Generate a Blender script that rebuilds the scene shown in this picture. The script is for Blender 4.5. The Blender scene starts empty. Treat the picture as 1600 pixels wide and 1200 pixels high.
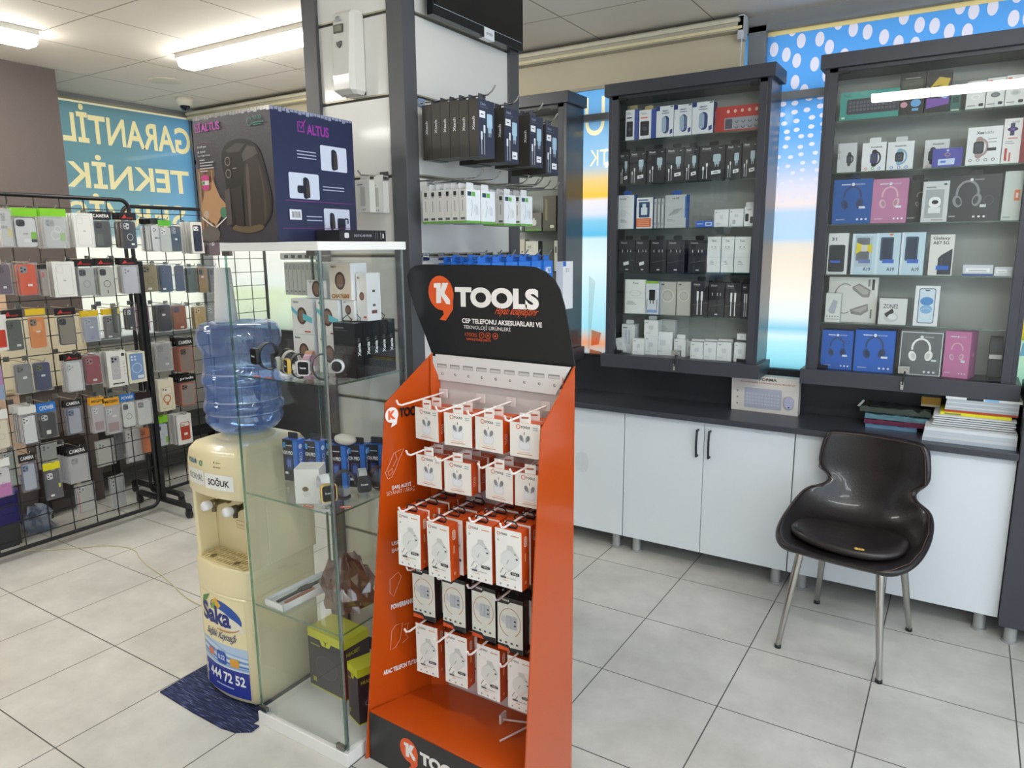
import bpy, math, random
import numpy as np
from mathutils import Matrix, Vector
random.seed(7)
SC = bpy.context.scene
COL = SC.collection
# ------------------------------------------------------------------ camera
FPX, CAMH = 1122.785, 1.615
def _axes(yaw, pitch, roll):
    cy, sy = math.cos(yaw), math.sin(yaw)
    fwd = np.array([-sy*math.cos(pitch), cy*math.cos(pitch), -math.sin(pitch)])
    right = np.array([cy, sy, 0.]); up = np.cross(right, fwd)
    c, s = math.cos(roll), math.sin(roll)
    return c*right+s*up, -s*right+c*up, fwd
AR, AU, AW = _axes(.561625, .187261, -.0083356)
AC = np.array([0, 0, CAMH])
cam_d = bpy.data.cameras.new('camera'); cam = bpy.data.objects.new('camera', cam_d); COL.objects.link(cam)
cam.matrix_world = Matrix(((AR[0], AU[0], -AW[0], 0), (AR[1], AU[1], -AW[1], 0), (AR[2], AU[2], -AW[2], CAMH), (0, 0, 0, 1)))
cam_d.sensor_width = 36; cam_d.lens = FPX/1600*36; cam_d.clip_start = .05
SC.camera = cam
SC.view_settings.view_transform = 'Standard'; SC.view_settings.look = 'None'
SC.view_settings.gamma = 1; SC.view_settings.use_curve_mapping = False
SC.view_settings.exposure = 0.52
SC.cycles.transparent_max_bounces = 32
SC.cycles.max_bounces = 10
SC.cycles.caustics_reflective = False; SC.cycles.caustics_refractive = False
SC.cycles.sample_clamp_indirect = 6
# ------------------------------------------------------------------ world and daylight
wd = bpy.data.worlds.new('sky'); SC.world = wd; wd.use_nodes = True
wn = wd.node_tree.nodes; wl = wd.node_tree.links
bg = wn['Background']; bg.inputs['Strength'].default_value = 1.4
tc = wn.new('ShaderNodeTexCoord'); sep = wn.new('ShaderNodeSeparateXYZ'); rmp = wn.new('ShaderNodeValToRGB')
wl.new(tc.outputs['Generated'], sep.inputs[0]); wl.new(sep.outputs['Z'], rmp.inputs[0]); wl.new(rmp.outputs[0], bg.inputs['Color'])
rmp.color_ramp.elements[0].position = .45; rmp.color_ramp.elements[0].color = (.62, .62, .60, 1)
rmp.color_ramp.elements[1].position = .62; rmp.color_ramp.elements[1].color = (.80, .90, 1.0, 1)
def area(name, loc, rot, sx, sy, power, col):
    l = bpy.data.lights.new(name, 'AREA'); l.shape = 'RECTANGLE'; l.size = sx; l.size_y = sy; l.energy = power; l.color = col
    o = bpy.data.objects.new(name, l); COL.objects.link(o); o.location = loc; o.rotation_euler = rot
    return o
# daylight through the glazed shop front behind and beside the camera
area('daylight_shopfront_east', (2.42, -.2, 1.35), (0, math.radians(90), 0), 2.2, 5.0, 34, (.50, .72, 1.0))
# ------------------------------------------------------------------ pixel rays on real planes
def ray(x, y): return AW+AR*(x-800)/FPX+AU*(600-y)/FPX
def on(x, y, ax, v):
    d = ray(x, y); return AC+(v-AC[ax])/d[ax]*d
def onX(x, y, v): return on(x, y, 0, v)
def onY(x, y, v): return on(x, y, 1, v)
def onZ(x, y, v): return on(x, y, 2, v)
def onP(x, y, p0, n):
    d = ray(x, y); return AC+np.dot(p0-AC, n)/np.dot(d, n)*d
# ------------------------------------------------------------------ materials
def lin(c):
    c = c/255
    return c/12.92 if c <= .04045 else ((c+.055)/1.055)**2.4
def rgb(h):
    h = h.lstrip('#'); h = ''.join(c*2 for c in h) if len(h) == 3 else h
    return tuple(lin(int(h[i:i+2], 16)) for i in (0, 2, 4))+(1,)
MC = {}
def M(h, rough=.45, metal=0., bump=0., scale=60., coat=0., var=0.):
    k = (h, rough, metal, bump, scale, coat, var)
    if k in MC: return MC[k]
    m = bpy.data.materials.new('surface_'+h.strip('#')); m.use_nodes = True; MC[k] = m
    nt = m.node_tree; b = nt.nodes['Principled BSDF']
    b.inputs['Base Color'].default_value = rgb(h); b.inputs['Roughness'].default_value = rough
    b.inputs['Metallic'].default_value = metal; b.inputs['Coat Weight'].default_value = coat
    b.inputs['Coat Roughness'].default_value = .08
    if bump or var:
        t = nt.nodes.new('ShaderNodeTexCoord'); n = nt.nodes.new('ShaderNodeTexNoise'); n.inputs['Scale'].default_value = scale; n.inputs['Detail'].default_value = 5
        nt.links.new(t.outputs['Object'], n.inputs['Vector'])
        if bump:
            bp = nt.nodes.new('ShaderNodeBump'); bp.inputs['Strength'].default_value = bump; bp.inputs['Distance'].default_value = .004
            nt.links.new(n.outputs['Fac'], bp.inputs['Height']); nt.links.new(bp.outputs[0], b.inputs['Normal'])
        if var:
            mx = nt.nodes.new('ShaderNodeMix'); mx.data_type = 'RGBA'; c = rgb(h)
            mx.inputs[6].default_value = tuple(max(0, x*(1-var)) for x in c[:3])+(1,); mx.inputs[7].default_value = tuple(min(1, x*(1+var)) for x in c[:3])+(1,)
            nt.links.new(n.outputs['Fac'], mx.inputs[0]); nt.links.new(mx.outputs[2], b.inputs['Base Color'])
    return m
def newmat(name):
    m = bpy.data.materials.new(name); m.use_nodes = True; nt = m.node_tree; nt.nodes.clear()
    o = nt.nodes.new('ShaderNodeOutputMaterial'); return m, nt, o
def node(nt, t, **kw):
    n = nt.nodes.new(t)
    for k, v in kw.items(): setattr(n, k, v)
    return n
def mth(nt, op, a, b=None, c=None):
    n = nt.nodes.new('ShaderNodeMath'); n.operation = op
    for i, x in enumerate((a, b, c)):
        if x is None: continue
        if isinstance(x, (int, float)): n.inputs[i].default_value = x
        else: nt.links.new(x, n.inputs[i])
    return n.outputs[0]
def schlick(nt, f0, gain=1.):
    lw = nt.nodes.new('ShaderNodeLayerWeight'); lw.inputs['Blend'].default_value = .5
    p = mth(nt, 'POWER', lw.outputs['Facing'], 4.5)
    return mth(nt, 'MULTIPLY_ADD', p, gain*(1-f0), f0)
def clear(name, tint, f0=.04, rough=0., milk=0., milkcol='#ffffff', gain=.9):
    m, nt, o = newmat(name)
    tr = node(nt, 'ShaderNodeBsdfTransparent'); tr.inputs[0].default_value = tint
    gl = node(nt, 'ShaderNodeBsdfGlossy'); gl.inputs['Roughness'].default_value = rough; gl.inputs[0].default_value = (1, 1, 1, 1)
    mx = node(nt, 'ShaderNodeMixShader'); nt.links.new(schlick(nt, f0, gain), mx.inputs[0])
    src = tr.outputs[0]
    if milk:
        df = node(nt, 'ShaderNodeBsdfDiffuse'); df.inputs[0].default_value = rgb(milkcol)
        m2 = node(nt, 'ShaderNodeMixShader'); m2.inputs[0].default_value = milk
        nt.links.new(tr.outputs[0], m2.inputs[1]); nt.links.new(df.outputs[0], m2.inputs[2]); src = m2.outputs[0]
    nt.links.new(src, mx.inputs[1]); nt.links.new(gl.outputs[0], mx.inputs[2]); nt.links.new(mx.outputs[0], o.inputs[0])
    return m
GLASS = clear('clear_glass', (.985, .995, .99, 1), .028)
GLASS_EDGE = clear('green_glass_edge', (.50, .70, .63, 1), .12)
BAG = clear('clear_bag_film', (.98, .98, .98, 1), .06, .10, .05, '#f0f3f5')
FOG = clear('foggy_bag_film', (.95, .95, .95, 1), .08, .25, .28, '#f0f2f5')
BOTTLE = clear('blue_bottle_plastic', (.62, .75, .95, 1), .09, .04, .17, '#86a9f2')
WATER = clear('blue_water', (.90, .95, 1., 1), .03, .02, .08, '#b4cdf2')
def film(name, build, trans=.0):
    """printed window film: daylight from outside shines through its printed colour"""
    m, nt, o = newmat(name)
    c = build(nt)
    tl = node(nt, 'ShaderNodeBsdfTranslucent'); df = node(nt, 'ShaderNodeBsdfDiffuse'); gl = node(nt, 'ShaderNodeBsdfGlossy'); gl.inputs['Roughness'].default_value = .03
    for s in (tl, df):
        if isinstance(c, tuple): s.inputs[0].default_value = c
        else: nt.links.new(c, s.inputs[0])
    a = node(nt, 'ShaderNodeMixShader'); a.inputs[0].default_value = .12; nt.links.new(tl.outputs[0], a.inputs[1]); nt.links.new(df.outputs[0], a.inputs[2])
    b = node(nt, 'ShaderNodeMixShader'); nt.links.new(schlick(nt, .04, .6), b.inputs[0]); nt.links.new(a.outputs[0], b.inputs[1]); nt.links.new(gl.outputs[0], b.inputs[2])
    nt.links.new(b.outputs[0], o.inputs[0]); return m
def emit(name, col, st):
    m, nt, o = newmat(name); e = node(nt, 'ShaderNodeEmission'); e.inputs[0].default_value = col; e.inputs[1].default_value = st
    nt.links.new(e.outputs[0], o.inputs[0]); return m
WHITE = '#eceef0'
CHROME = M('#c9c9c6', .16, 1.)
STEEL = M('#8d8d8a', .3, 1.)
BLACKM = M('#15161a', .35)
# ------------------------------------------------------------------ mesh builder
TXT = {}
def clipx(q, c, sgn):
    out = []
    for i in range(len(q)):
        a, b = q[i-1], q[i]; da, db = (a[0]-c)*sgn, (b[0]-c)*sgn
        if (da > 0) != (db > 0): t = da/(da-db); out.append((a[0]+(b[0]-a[0])*t, a[1]+(b[1]-a[1])*t))
        if db > 0: out.append(b)
    return out
def text_mesh(s, bold=0., res=2):
    k = (s, bold, res)
    if k in TXT: return TXT[k]
    cu = bpy.data.curves.new('t', 'FONT'); cu.body = s; cu.size = 1; cu.offset = bold; cu.resolution_u = res
    ob = bpy.data.objects.new('t', cu); COL.objects.link(ob)
    dg = bpy.context.evaluated_depsgraph_get(); dg.update(); ev = ob.evaluated_get(dg); me = ev.to_mesh()
    vs = [(v.co.x, v.co.y) for v in me.vertices]; fs = [tuple(p.vertices) for p in me.polygons]
    ev.to_mesh_clear(); bpy.data.objects.remove(ob); bpy.data.curves.remove(cu)
    xs = [v[0] for v in vs] or [0, 1]; ys = [v[1] for v in vs] or [0, 1]
    TXT[k] = (vs, fs, min(xs), max(xs), min(ys), max(ys)); return TXT[k]
def rrect(x0, y0, x1, y1, r, n=5):
    r = min(r, abs(x1-x0)/2.01, abs(y1-y0)/2.01); p = []
    for cx, cy, a in ((x1-r, y1-r, 0), (x0+r, y1-r, 90), (x0+r, y0+r, 180), (x1-r, y0+r, 270)):
        for i in range(n+1):
            t = math.radians(a+90*i/n); p.append((cx+r*math.cos(t), cy+r*math.sin(t)))
    return p
class MB:
    def __init__(s): s.v = []; s.f = []; s.mi = []; s.mats = []; s.sm = []; s.T = None
    def _m(s, m):
        if isinstance(m, str): m = M(m)
        if m not in s.mats: s.mats.append(m)
        return s.mats.index(m)
    def add(s, vs, fs, m, smooth=False):
        n = len(s.v)
        if s.T is not None: vs = [tuple(s.T @ Vector(v)) for v in vs]
        s.v += [tuple(float(c) for c in v) for v in vs]; i = s._m(m)
        for f in fs: s.f.append(tuple(a+n for a in f)); s.mi.append(i); s.sm.append(smooth)
        return s
    def box(s, x0, x1, y0, y1, z0, z1, m):
        v = [(x, y, z) for z in (z0, z1) for y in (y0, y1) for x in (x0, x1)]
        return s.add(v, [(0, 2, 3, 1), (4, 5, 7, 6), (0, 1, 5, 4), (2, 6, 7, 3), (0, 4, 6, 2), (1, 3, 7, 5)], m)
    def hexa(s, b, t, m):
        """four bottom and four top corners, both anticlockwise from above"""
        return s.add(list(b)+list(t), [(3, 2, 1, 0), (4, 5, 6, 7)]+[(i, (i+1) % 4, (i+1) % 4+4, i+4) for i in range(4)], m)
    def prism(s, pts, a, d, m, smooth=False):
        """closed outline pts (3-D), extruded by vector d"""
        n = len(pts); q = [tuple(p[i]+d[i] for i in range(3)) for p in pts]
        s.add(list(pts)+q, [tuple(range(n-1, -1, -1)), tuple(range(n, 2*n))], m)
        return s.add(list(pts)+q, [(i, (i+1) % n, (i+1) % n+n, i+n) for i in range(n)], m, smooth)
    def slabXZ(s, poly, y0, y1, m, smooth=False):
        p = [(x, y0, z) for x, z in poly]
        return s.prism(p, 1, (0, y1-y0, 0), m, smooth)
    def slabXY(s, poly, z0, z1, m, smooth=False):
        return s.prism([(x, y, z0) for x, y in poly], 2, (0, 0, z1-z0), m, smooth)
    def slabYZ(s, poly, x0, x1, m, smooth=False):
        return s.prism([(x0, y, z) for y, z in poly], 0, (x1-x0, 0, 0), m, smooth)
    def lathe(s, prof, m, n=32, c=(0, 0, 0), ax=2, smooth=True):
        v = []; f = []
        for r, h in prof:
            for i in range(n):
                a = 2*math.pi*i/n; p = [r*math.cos(a), r*math.sin(a), h]
                if ax == 1: p = [p[0], p[2], p[1]]
                if ax == 0: p = [p[2], p[0], p[1]]
                v.append((p[0]+c[0], p[1]+c[1], p[2]+c[2]))
        for k in range(len(prof)-1):
            for i in range(n):
                j = (i+1) % n; q = (k*n+i, k*n+j, (k+1)*n+j, (k+1)*n+i); f.append(q if ax != 1 else q[::-1])
        return s.add(v, f, m, smooth)
    def cyl(s, c, r, h, m, n=20, ax=2):
        return s.lathe([(0.0001, 0), (r, 0), (r, h), (0.0001, h)], m, n, c, ax, False)
    def tube(s, path, r, m, n=8, caps=True, rs=None):
        P = [Vector(p) for p in path]; v = []; f = []; up = None
        for i, p in enumerate(P):
            t = (P[min(i+1, len(P)-1)]-P[max(i-1, 0)]).normalized()
            if up is None:
                up = Vector((0, 0, 1)) if abs(t.z) < .9 else Vector((1, 0, 0))
            a = up.cross(t)
            if a.length < 1e-4: a = Vector((1, 0, 0)).cross(t)
            a.normalize(); b = t.cross(a).normalized(); up = b
            rr = rs[i] if rs else r
            for k in range(n):
                g = 2*math.pi*k/n; v.append(tuple(p+a*rr*math.cos(g)+b*rr*math.sin(g)))
        for i in range(len(P)-1):
            for k in range(n): j = (k+1) % n; f.append((i*n+k, i*n+j, (i+1)*n+j, (i+1)*n+k))
        s.add(v, f, m, True)
        if caps: s.add(v, [tuple(range(n-1, -1, -1)), tuple(range((len(P)-1)*n, len(P)*n))], m)
        return s
    # ---- prints lying on a face: F maps (u, v, lift) -> point; W, H in metres
    def prints(s, F, W, H, items, cols=None):
        for li, it in enumerate(items):
            k = it[0]; e = .0003*(1+li*.4)
            def put(pts, fs, m):
                if cols is None: return s.add([F(x/W, y/H, e) for x, y in pts], fs, m)
                for f in fs:          # cut into columns so that the print follows a bowed face
                    q = [pts[i] for i in f]
                    for c0, c1 in zip(cols[:-1], cols[1:]):
                        r = clipx(clipx(q, c0*W, 1), c1*W, -1)
                        if len(r) > 2: s.add([F(x/W, y/H, e) for x, y in r], [tuple(range(len(r)))], m)
            if k == 'r':
                _, a, b, c, d, m = it; put([(a*W, b*H), (c*W, b*H), (c*W, d*H), (a*W, d*H)], [(0, 1, 2, 3)], m)
            elif k == 'rr':
                _, a, b, c, d, r, m = it; p = rrect(a*W, b*H, c*W, d*H, r*W, 4); put(p, [tuple(range(len(p)))], m)
            elif k == 'p':
                _, ps, m = it; put([(x*W, y*H) for x, y in ps], [tuple(range(len(ps)))], m)
            elif k == 'c':   # smooth closed shape through the points
                _, ps, m = it; n = len(ps); q = []
                for i in range(n):
                    p0, p1, p2, p3 = (ps[(i+j) % n] for j in (-1, 0, 1, 2))
                    for t in (0, .25, .5, .75):
                        q.append(tuple(W_*.5*(2*p1[a]+(p2[a]-p0[a])*t+(2*p0[a]-5*p1[a]+4*p2[a]-p3[a])*t*t+(3*p1[a]-p0[a]-3*p2[a]+p3[a])*t**3) for a, W_ in ((0, W), (1, H))))
                put(q, [tuple(range(len(q)))], m)
            elif k == 'o':
                _, cu, cv, ru, rv, m = it[:6]; t0 = it[6] if len(it) > 6 else 0; p = []
                for i in range(20):
                    a = 2*math.pi*i/20; x, y = ru*W*math.cos(a), rv*W*math.sin(a)
                    p.append((cu*W+x*math.cos(t0)-y*math.sin(t0), cv*H+x*math.sin(t0)+y*math.cos(t0)))
                put(p, [tuple(range(20))], m)
            elif k == 'O':
                _, cu, cv, ru, rv, th, m = it[:7]; a0, a1 = it[7:9] if len(it) > 7 else (0, 360); n = 28; v = []
                for i in range(n+1):
                    a = math.radians(a0+(a1-a0)*i/n)
                    for q in (1, -1): v.append((cu*W+(ru*W+q*th*W/2)*math.cos(a), cv*H+(rv*W+q*th*W/2)*math.sin(a)))
                put(v, [(2*i, 2*i+2, 2*i+3, 2*i+1) for i in range(n)], m)
            elif k == 'RR':
                _, a, b, c, d, r, th, m = it; p = rrect(a*W, b*H, c*W, d*H, r*W, 4); t = th*W
                q = rrect(a*W+t, b*H+t, c*W-t, d*H-t, max(r*W-t, .0005), 4); n = len(p)
                put(p+q, [(i, (i+1) % n, (i+1) % n+n, i+n) for i in range(n)], m)
            elif k == 'l':
                _, ps, th, m = it; v = []; ps = [(x*W, y*H) for x, y in ps]
                for i, p in enumerate(ps):
                    a = ps[max(i-1, 0)]; b = ps[min(i+1, len(ps)-1)]; dx, dy = b[0]-a[0], b[1]-a[1]; L = math.hypot(dx, dy) or 1
                    for q in (1, -1): v.append((p[0]-dy/L*q*th*W/2, p[1]+dx/L*q*th*W/2))
                put(v, [(2*i, 2*i+1, 2*i+3, 2*i+2) for i in range(len(ps)-1)], m)
            elif k == 't':
                _, tx, a, b, c, d, m = it[:7]; bold = it[7] if len(it) > 7 else 0.; sh = it[8] if len(it) > 8 else 0.
                vs, fs, x0, x1, y0, y1 = text_mesh(tx, bold, 8 if abs(d-b)*H > .02 else 3)
                pts = []
                for x, y in vs:
                    X = (x-x0)/(x1-x0+1e-9); Y = (y-y0)/(y1-y0+1e-9)
                    if sh: X = X*(1-sh)+Y*sh
                    if len(it) > 9 and it[9]:   # quarter turn: text runs upwards
                        X, Y = 1-Y, X
                    pts.append(((a+(c-a)*X)*W, (b+(d-b)*Y)*H))
                put(pts, fs, m)
        return s
    def build(s, name, parent=None, mod=None):
        me = bpy.data.meshes.new(name); me.from_pydata(s.v, [], s.f)
        for m in s.mats: me.materials.append(m)
        me.polygons.foreach_set('material_index', s.mi); me.polygons.foreach_set('use_smooth', s.sm)
        me.update(); o = bpy.data.objects.new(name, me); COL.objects.link(o)
        if parent: o.parent = parent
        if mod: bev(o, mod)
        return o
def bev(o, w, seg=2):
    b = o.modifiers.new('bevel', 'BEVEL'); b.width = w; b.segments = seg; b.limit_method = 'ANGLE'; b.angle_limit = .8; return o
def weld(o):
    w = o.modifiers.new('weld', 'WELD'); w.merge_threshold = 1e-5; return o
USED = {}
def tag(o, label, cat, group=None):
    o['label'] = label; o['category'] = cat
    if group: o['group'] = group
    return o
def struct(o): o['kind'] = 'structure'; return o
def empty(name, loc, rz=0., label=None, cat=None, group=None):
    o = bpy.data.objects.new(name, None); o.empty_display_size = .05; COL.objects.link(o); o.location = loc; o.rotation_euler = (0, 0, rz)
    if label: tag(o, label, cat, group)
    return o
def dup(o, loc, rz=None, label=None, group=None):
    r = o.copy(); COL.objects.link(r); r.location = loc
    if rz is not None: r.rotation_euler = (0, 0, rz)
    if label: r['label'] = label
    if group: r['group'] = group
    for ch in list(o.children):
        c = ch.copy(); COL.objects.link(c); c.parent = r
        for g in list(ch.children):
            d = g.copy(); COL.objects.link(d); d.parent = c
    return r
# face maps of a carton, local frame: x across, front at y = 0 looking to -y, z up
def FF(w, h, d): return (lambda u, v, e: (-w/2+u*w, -e, v*h)), w, h
def FR(w, h, d): return (lambda u, v, e: (w/2+e, u*d, v*h)), d, h
def FL(w, h, d): return (lambda u, v, e: (-w/2-e, d-u*d, v*h)), d, h
def FT(w, h, d): return (lambda u, v, e: (-w/2+u*w, v*d, h+e)), w, d
def carton(w, h, d, front, side, pr=(), rp=(), lp=(), top=None, tp=()):
    b = MB(); f = M(front) if isinstance(front, str) else front; sd = M(side) if isinstance(side, str) else side; t = sd if top is None else M(top)
    x = w/2
    b.add([(-x, 0, 0), (x, 0, 0), (x, 0, h), (-x, 0, h)], [(0, 1, 2, 3)], f)
    b.add([(-x, 0, 0), (x, 0, 0), (x, 0, h), (-x, 0, h), (-x, d, 0), (x, d, 0), (x, d, h), (-x, d, h)], [(1, 5, 6, 2), (4, 0, 3, 7), (5, 4, 7, 6), (0, 4, 5, 1)], sd)
    b.add([(-x, 0, h), (x, 0, h), (x, d, h), (-x, d, h)], [(0, 1, 2, 3)], t)
    b.prints(*FF(w, h, d), pr); b.prints(*FR(w, h, d), rp); b.prints(*FL(w, h, d), lp); b.prints(*FT(w, h, d), tp)
    return b
# ================================================================== ROOM
NW, WW, ZC = 3.72, -5.30, 2.68
def tiles(name, base, var, grout, x0, sx, y0, sy, gw, rough, bumpd=.0015, cloud=2.2):
    m, nt, o = newmat(name); p = node(nt, 'ShaderNodeBsdfPrincipled'); nt.links.new(p.outputs[0], o.inputs[0])
    t = node(nt, 'ShaderNodeNewGeometry'); s = node(nt, 'ShaderNodeSeparateXYZ'); nt.links.new(t.outputs['Position'], s.inputs[0])
    def edge(c, o0, st): 
        f = mth(nt, 'FRACT', mth(nt, 'DIVIDE', mth(nt, 'SUBTRACT', c, o0), st)); d = mth(nt, 'ABSOLUTE', mth(nt, 'SUBTRACT', f, .5))
        return mth(nt, 'GREATER_THAN', d, .5-gw/st)
    g = mth(nt, 'MAXIMUM', edge(s.outputs['X'], x0, sx), edge(s.outputs['Y'], y0, sy))
    n1 = node(nt, 'ShaderNodeTexNoise'); n1.inputs['Scale'].default_value = cloud; n1.inputs['Detail'].default_value = 9; n1.inputs['Roughness'].default_value = .68
    nt.links.new(t.outputs['Position'], n1.inputs['Vector'])
    r = node(nt, 'ShaderNodeValToRGB'); r.color_ramp.elements[0].position = .32; r.color_ramp.elements[1].position = .68
    r.color_ramp.elements[0].color = rgb(var); r.color_ramp.elements[1].color = rgb(base); nt.links.new(n1.outputs['Fac'], r.inputs[0])
    mx = node(nt, 'ShaderNodeMix', data_type='RGBA'); nt.links.new(g, mx.inputs[0]); nt.links.new(r.outputs[0], mx.inputs[6]); mx.inputs[7].default_value = rgb(grout)
    nt.links.new(mx.outputs[2], p.inputs['Base Color'])
    bp = node(nt, 'ShaderNodeBump'); bp.inputs['Distance'].default_value = bumpd; bp.inputs['Strength'].default_value = .6
    nt.links.new(mth(nt, 'SUBTRACT', 1, g), bp.inputs['Height']); nt.links.new(bp.outputs[0], p.inputs['Normal'])
    p.inputs['Roughness'].default_value = rough; return m
FLOORM = tiles('stone_look_floor_tiles', '#d6d4ce', '#b6b4ae', '#504e4b', -1.0668, .45, 3.2428, .4525, .0022, .38)
CEILM = tiles('ceiling_panels', '#efe6da', '#e6ddd1', '#9a9282', -3.52, .595, 2.60, .61, .0035, .8, .004, .8)
def quadobj(name, vs, m, kind=True):
    b = MB(); b.add(vs, [(0, 1, 2, 3)], m); o = b.build(name); struct(o); return o
EX, SY = 2.5, -3.0
b = MB(); b.box(WW-.1, EX, SY, NW+.2, -.05, 0, FLOORM); struct(b.build('floor'))
b = MB(); b.box(WW-.1, EX, SY, NW+.2, ZC, ZC+.05, CEILM); struct(b.build('ceiling'))
WALLW = M('#d9d8d2', .8, bump=.1, scale=40)
# east and south sides: low walls, piers and glazing of the shop front, all behind or beside the camera
b = MB(); b.box(EX, EX+.1, SY, NW+.2, 0, .3, WALLW); b.box(EX, EX+.1, SY, NW+.2, 2.45, ZC, WALLW)
for y in (SY, -.9, 1.2, NW-.2): b.box(EX, EX+.1, y, y+.14, .3, 2.45, WALLW)
struct(b.build('wall_east'))
b = MB(); b.box(WW-.1, EX, SY-.1, SY, 0, ZC, WALLW); struct(b.build('wall_south'))
GREYW = M('#6f6e70', .75)
b = MB(); b.box(WW-.1, EX, NW, NW+.1, 0, .985, M('#3a3c42', .6)); b.box(WW-.1, EX, NW, NW+.1, 2.63, ZC, M('#8f9193', .6)); struct(b.build('wall_north'))
b = MB(); b.box(WW-.1, WW, 1.2, NW+.1, 0, .95, M('#bdbab0', .7)); b.box(WW-.1, WW, 1.2, NW+.1, 2.645, ZC, M('#8f9193', .6)); struct(b.build('wall_west'))
BROWNW = M('#665c58', .85, bump=.35, scale=220, var=.10)
b = MB(); b.box(WW-.1, -4.72, SY, 2.415, 0, ZC, BROWNW); struct(b.build('wall_pillar'))
b = MB(); b.box(-4.72, -4.712, 1.3, 1.985, .3, 2.12, '#d9b89c')
b.box(-4.712, -4.708, 1.36, 1.92, .9, 1.9, '#e7cdb2'); o = b.build('wall_poster'); tag(o, 'peach wall poster on the brown pillar behind the wire rack', 'poster')
b = MB(); b.box(-4.718, -4.70, 1.78, 2.40, .80, 1.235, M('#ddd0ac', .6)); b.box(-4.70, -4.697, 1.80, 2.38, .82, 1.215, M('#e6dabb', .6)); tag(b.build('low_board'), 'cream board fixed low on the brown pillar behind the phone cases', 'board')
# frames of the north glazing
FRM = M('#8b8f93', .45, .3)
b = MB()
for x0, x1 in ((-5.3, -5.22), (-3.2, -3.12), (-.985, -.905), (1.2, 1.28)): b.box(x0, x1, 3.70, 3.78, .985, 2.63, FRM)
b.box(-5.3, EX, 3.705, 3.775, .985, 1.01, M('#2f3136', .5)); b.box(-5.3, EX, 3.70, 3.78, 2.605, 2.63, FRM); b.box(-5.3, EX, 3.70, 3.78, 2.288, 2.323, FRM)
WN = struct(b.build('window_1'))
b = MB()
for y0, y1 in ((2.415, 2.45), (3.70, 3.72)): b.box(-5.36, -5.29, y0, y1, .95, 2.645, FRM)
b.box(-5.36, -5.29, 2.415, 3.72, .95, .99, FRM); b.box(-5.36, -5.29, 2.415, 3.72, 2.640, 2.652, M('#a39c8a', .5)); WE = struct(b.build('window_2'))
# ---- printed films
def outlines(s, box, bold=0., mirror=True):
    cu = bpy.data.curves.new('t', 'FONT'); cu.body = s; cu.size = 1
    ob = bpy.data.objects.new('t', cu); COL.objects.link(ob); dg = bpy.context.evaluated_depsgraph_get(); dg.update()
    c2 = ob.evaluated_get(dg).to_curve(dg); P = []
    for sp in c2.splines:
        bp = sp.bezier_points; n = len(bp); q = []
        if n == 0: q = [(p.co.x, p.co.y) for p in sp.points]
        for i in range(n):
            a, c = bp[i], bp[(i+1) % n]
            st = (a.handle_right-a.co).cross(c.co-a.co).length < 1e-5 and (c.handle_left-a.co).cross(c.co-a.co).length < 1e-5
            for k in range(1 if st else 4):
                t = k/(1 if st else 4); v = a.co*(1-t)**3+a.handle_right*3*t*(1-t)**2+c.handle_left*3*t*t*(1-t)+c.co*t**3; q.append((v.x, v.y))
        P.append(q)
    ob.to_curve_clear(); bpy.data.objects.remove(ob); bpy.data.curves.remove(cu)
    xs = [x for q in P for x, y in q]; ys = [y for q in P for x, y in q]; x0, x1, y0, y1 = min(xs), max(xs), min(ys), max(ys)
    a, bb, c, d = box; out = []
    if bold:
        ar = lambda q: sum(q[i-1][0]*q[i][1]-q[i][0]*q[i-1][1] for i in range(len(q)))
        def inside(p, q):
            c_ = False
            for i in range(len(q)):
                (x1, y1), (x2, y2) = q[i-1], q[i]
                if (y1 > p[1]) != (y2 > p[1]) and p[0] < (x2-x1)*(p[1]-y1)/(y2-y1)+x1: c_ = not c_
            return c_
        R = []
        for q in P:
            r = []; sg = (1 if ar(q) > 0 else -1)*(-1 if any(inside(q[0], q2) for q2 in P if q2 is not q) else 1)
            for i in range(len(q)):
                p, v, nx_ = Vector(q[i-1]), Vector(q[i]), Vector(q[(i+1) % len(q)]); e1, e2 = (v-p), (nx_-v)
                if e1.length < 1e-6 or e2.length < 1e-6: r.append(q[i]); continue
                n1, n2 = Vector((e1.y, -e1.x)).normalized(), Vector((e2.y, -e2.x)).normalized(); m_ = n1+n2
                m_ = m_/max(.5, m_.length_squared/2) if m_.length > .1 else n1
                r.append((v.x+sg*bold*m_.x, v.y+sg*bold*m_.y))
            R.append(r)
        P = R
    for q in P:
        r = []
        for x, y in q:
            u = (x-x0)/(x1-x0)
            if mirror: u = 1-u
            r.append((a+(c-a)*u, bb+(d-bb)*(y-y0)/(y1-y0)))
        out.append(r)
    return out
def fill(polys):
    cu = bpy.data.curves.new('f', 'CURVE'); cu.dimensions = '2D'; cu.fill_mode = 'BOTH'
    for q in polys:
        sp = cu.splines.new('POLY'); sp.points.add(len(q)-1); sp.use_cyclic_u = True
        for i, (x, y) in enumerate(q): sp.points[i].co = (x, y, 0, 1)
    ob = bpy.data.objects.new('f', cu); COL.objects.link(ob); dg = bpy.context.evaluated_depsgraph_get(); dg.update(); ev = ob.evaluated_get(dg); me = ev.to_mesh()
    vs = [tuple(v.co[:2]) for v in me.vertices]; fs = [tuple(p.vertices) for p in me.polygons]
    ev.to_mesh_clear(); bpy.data.objects.remove(ob); bpy.data.curves.remove(cu); return vs, fs
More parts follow.
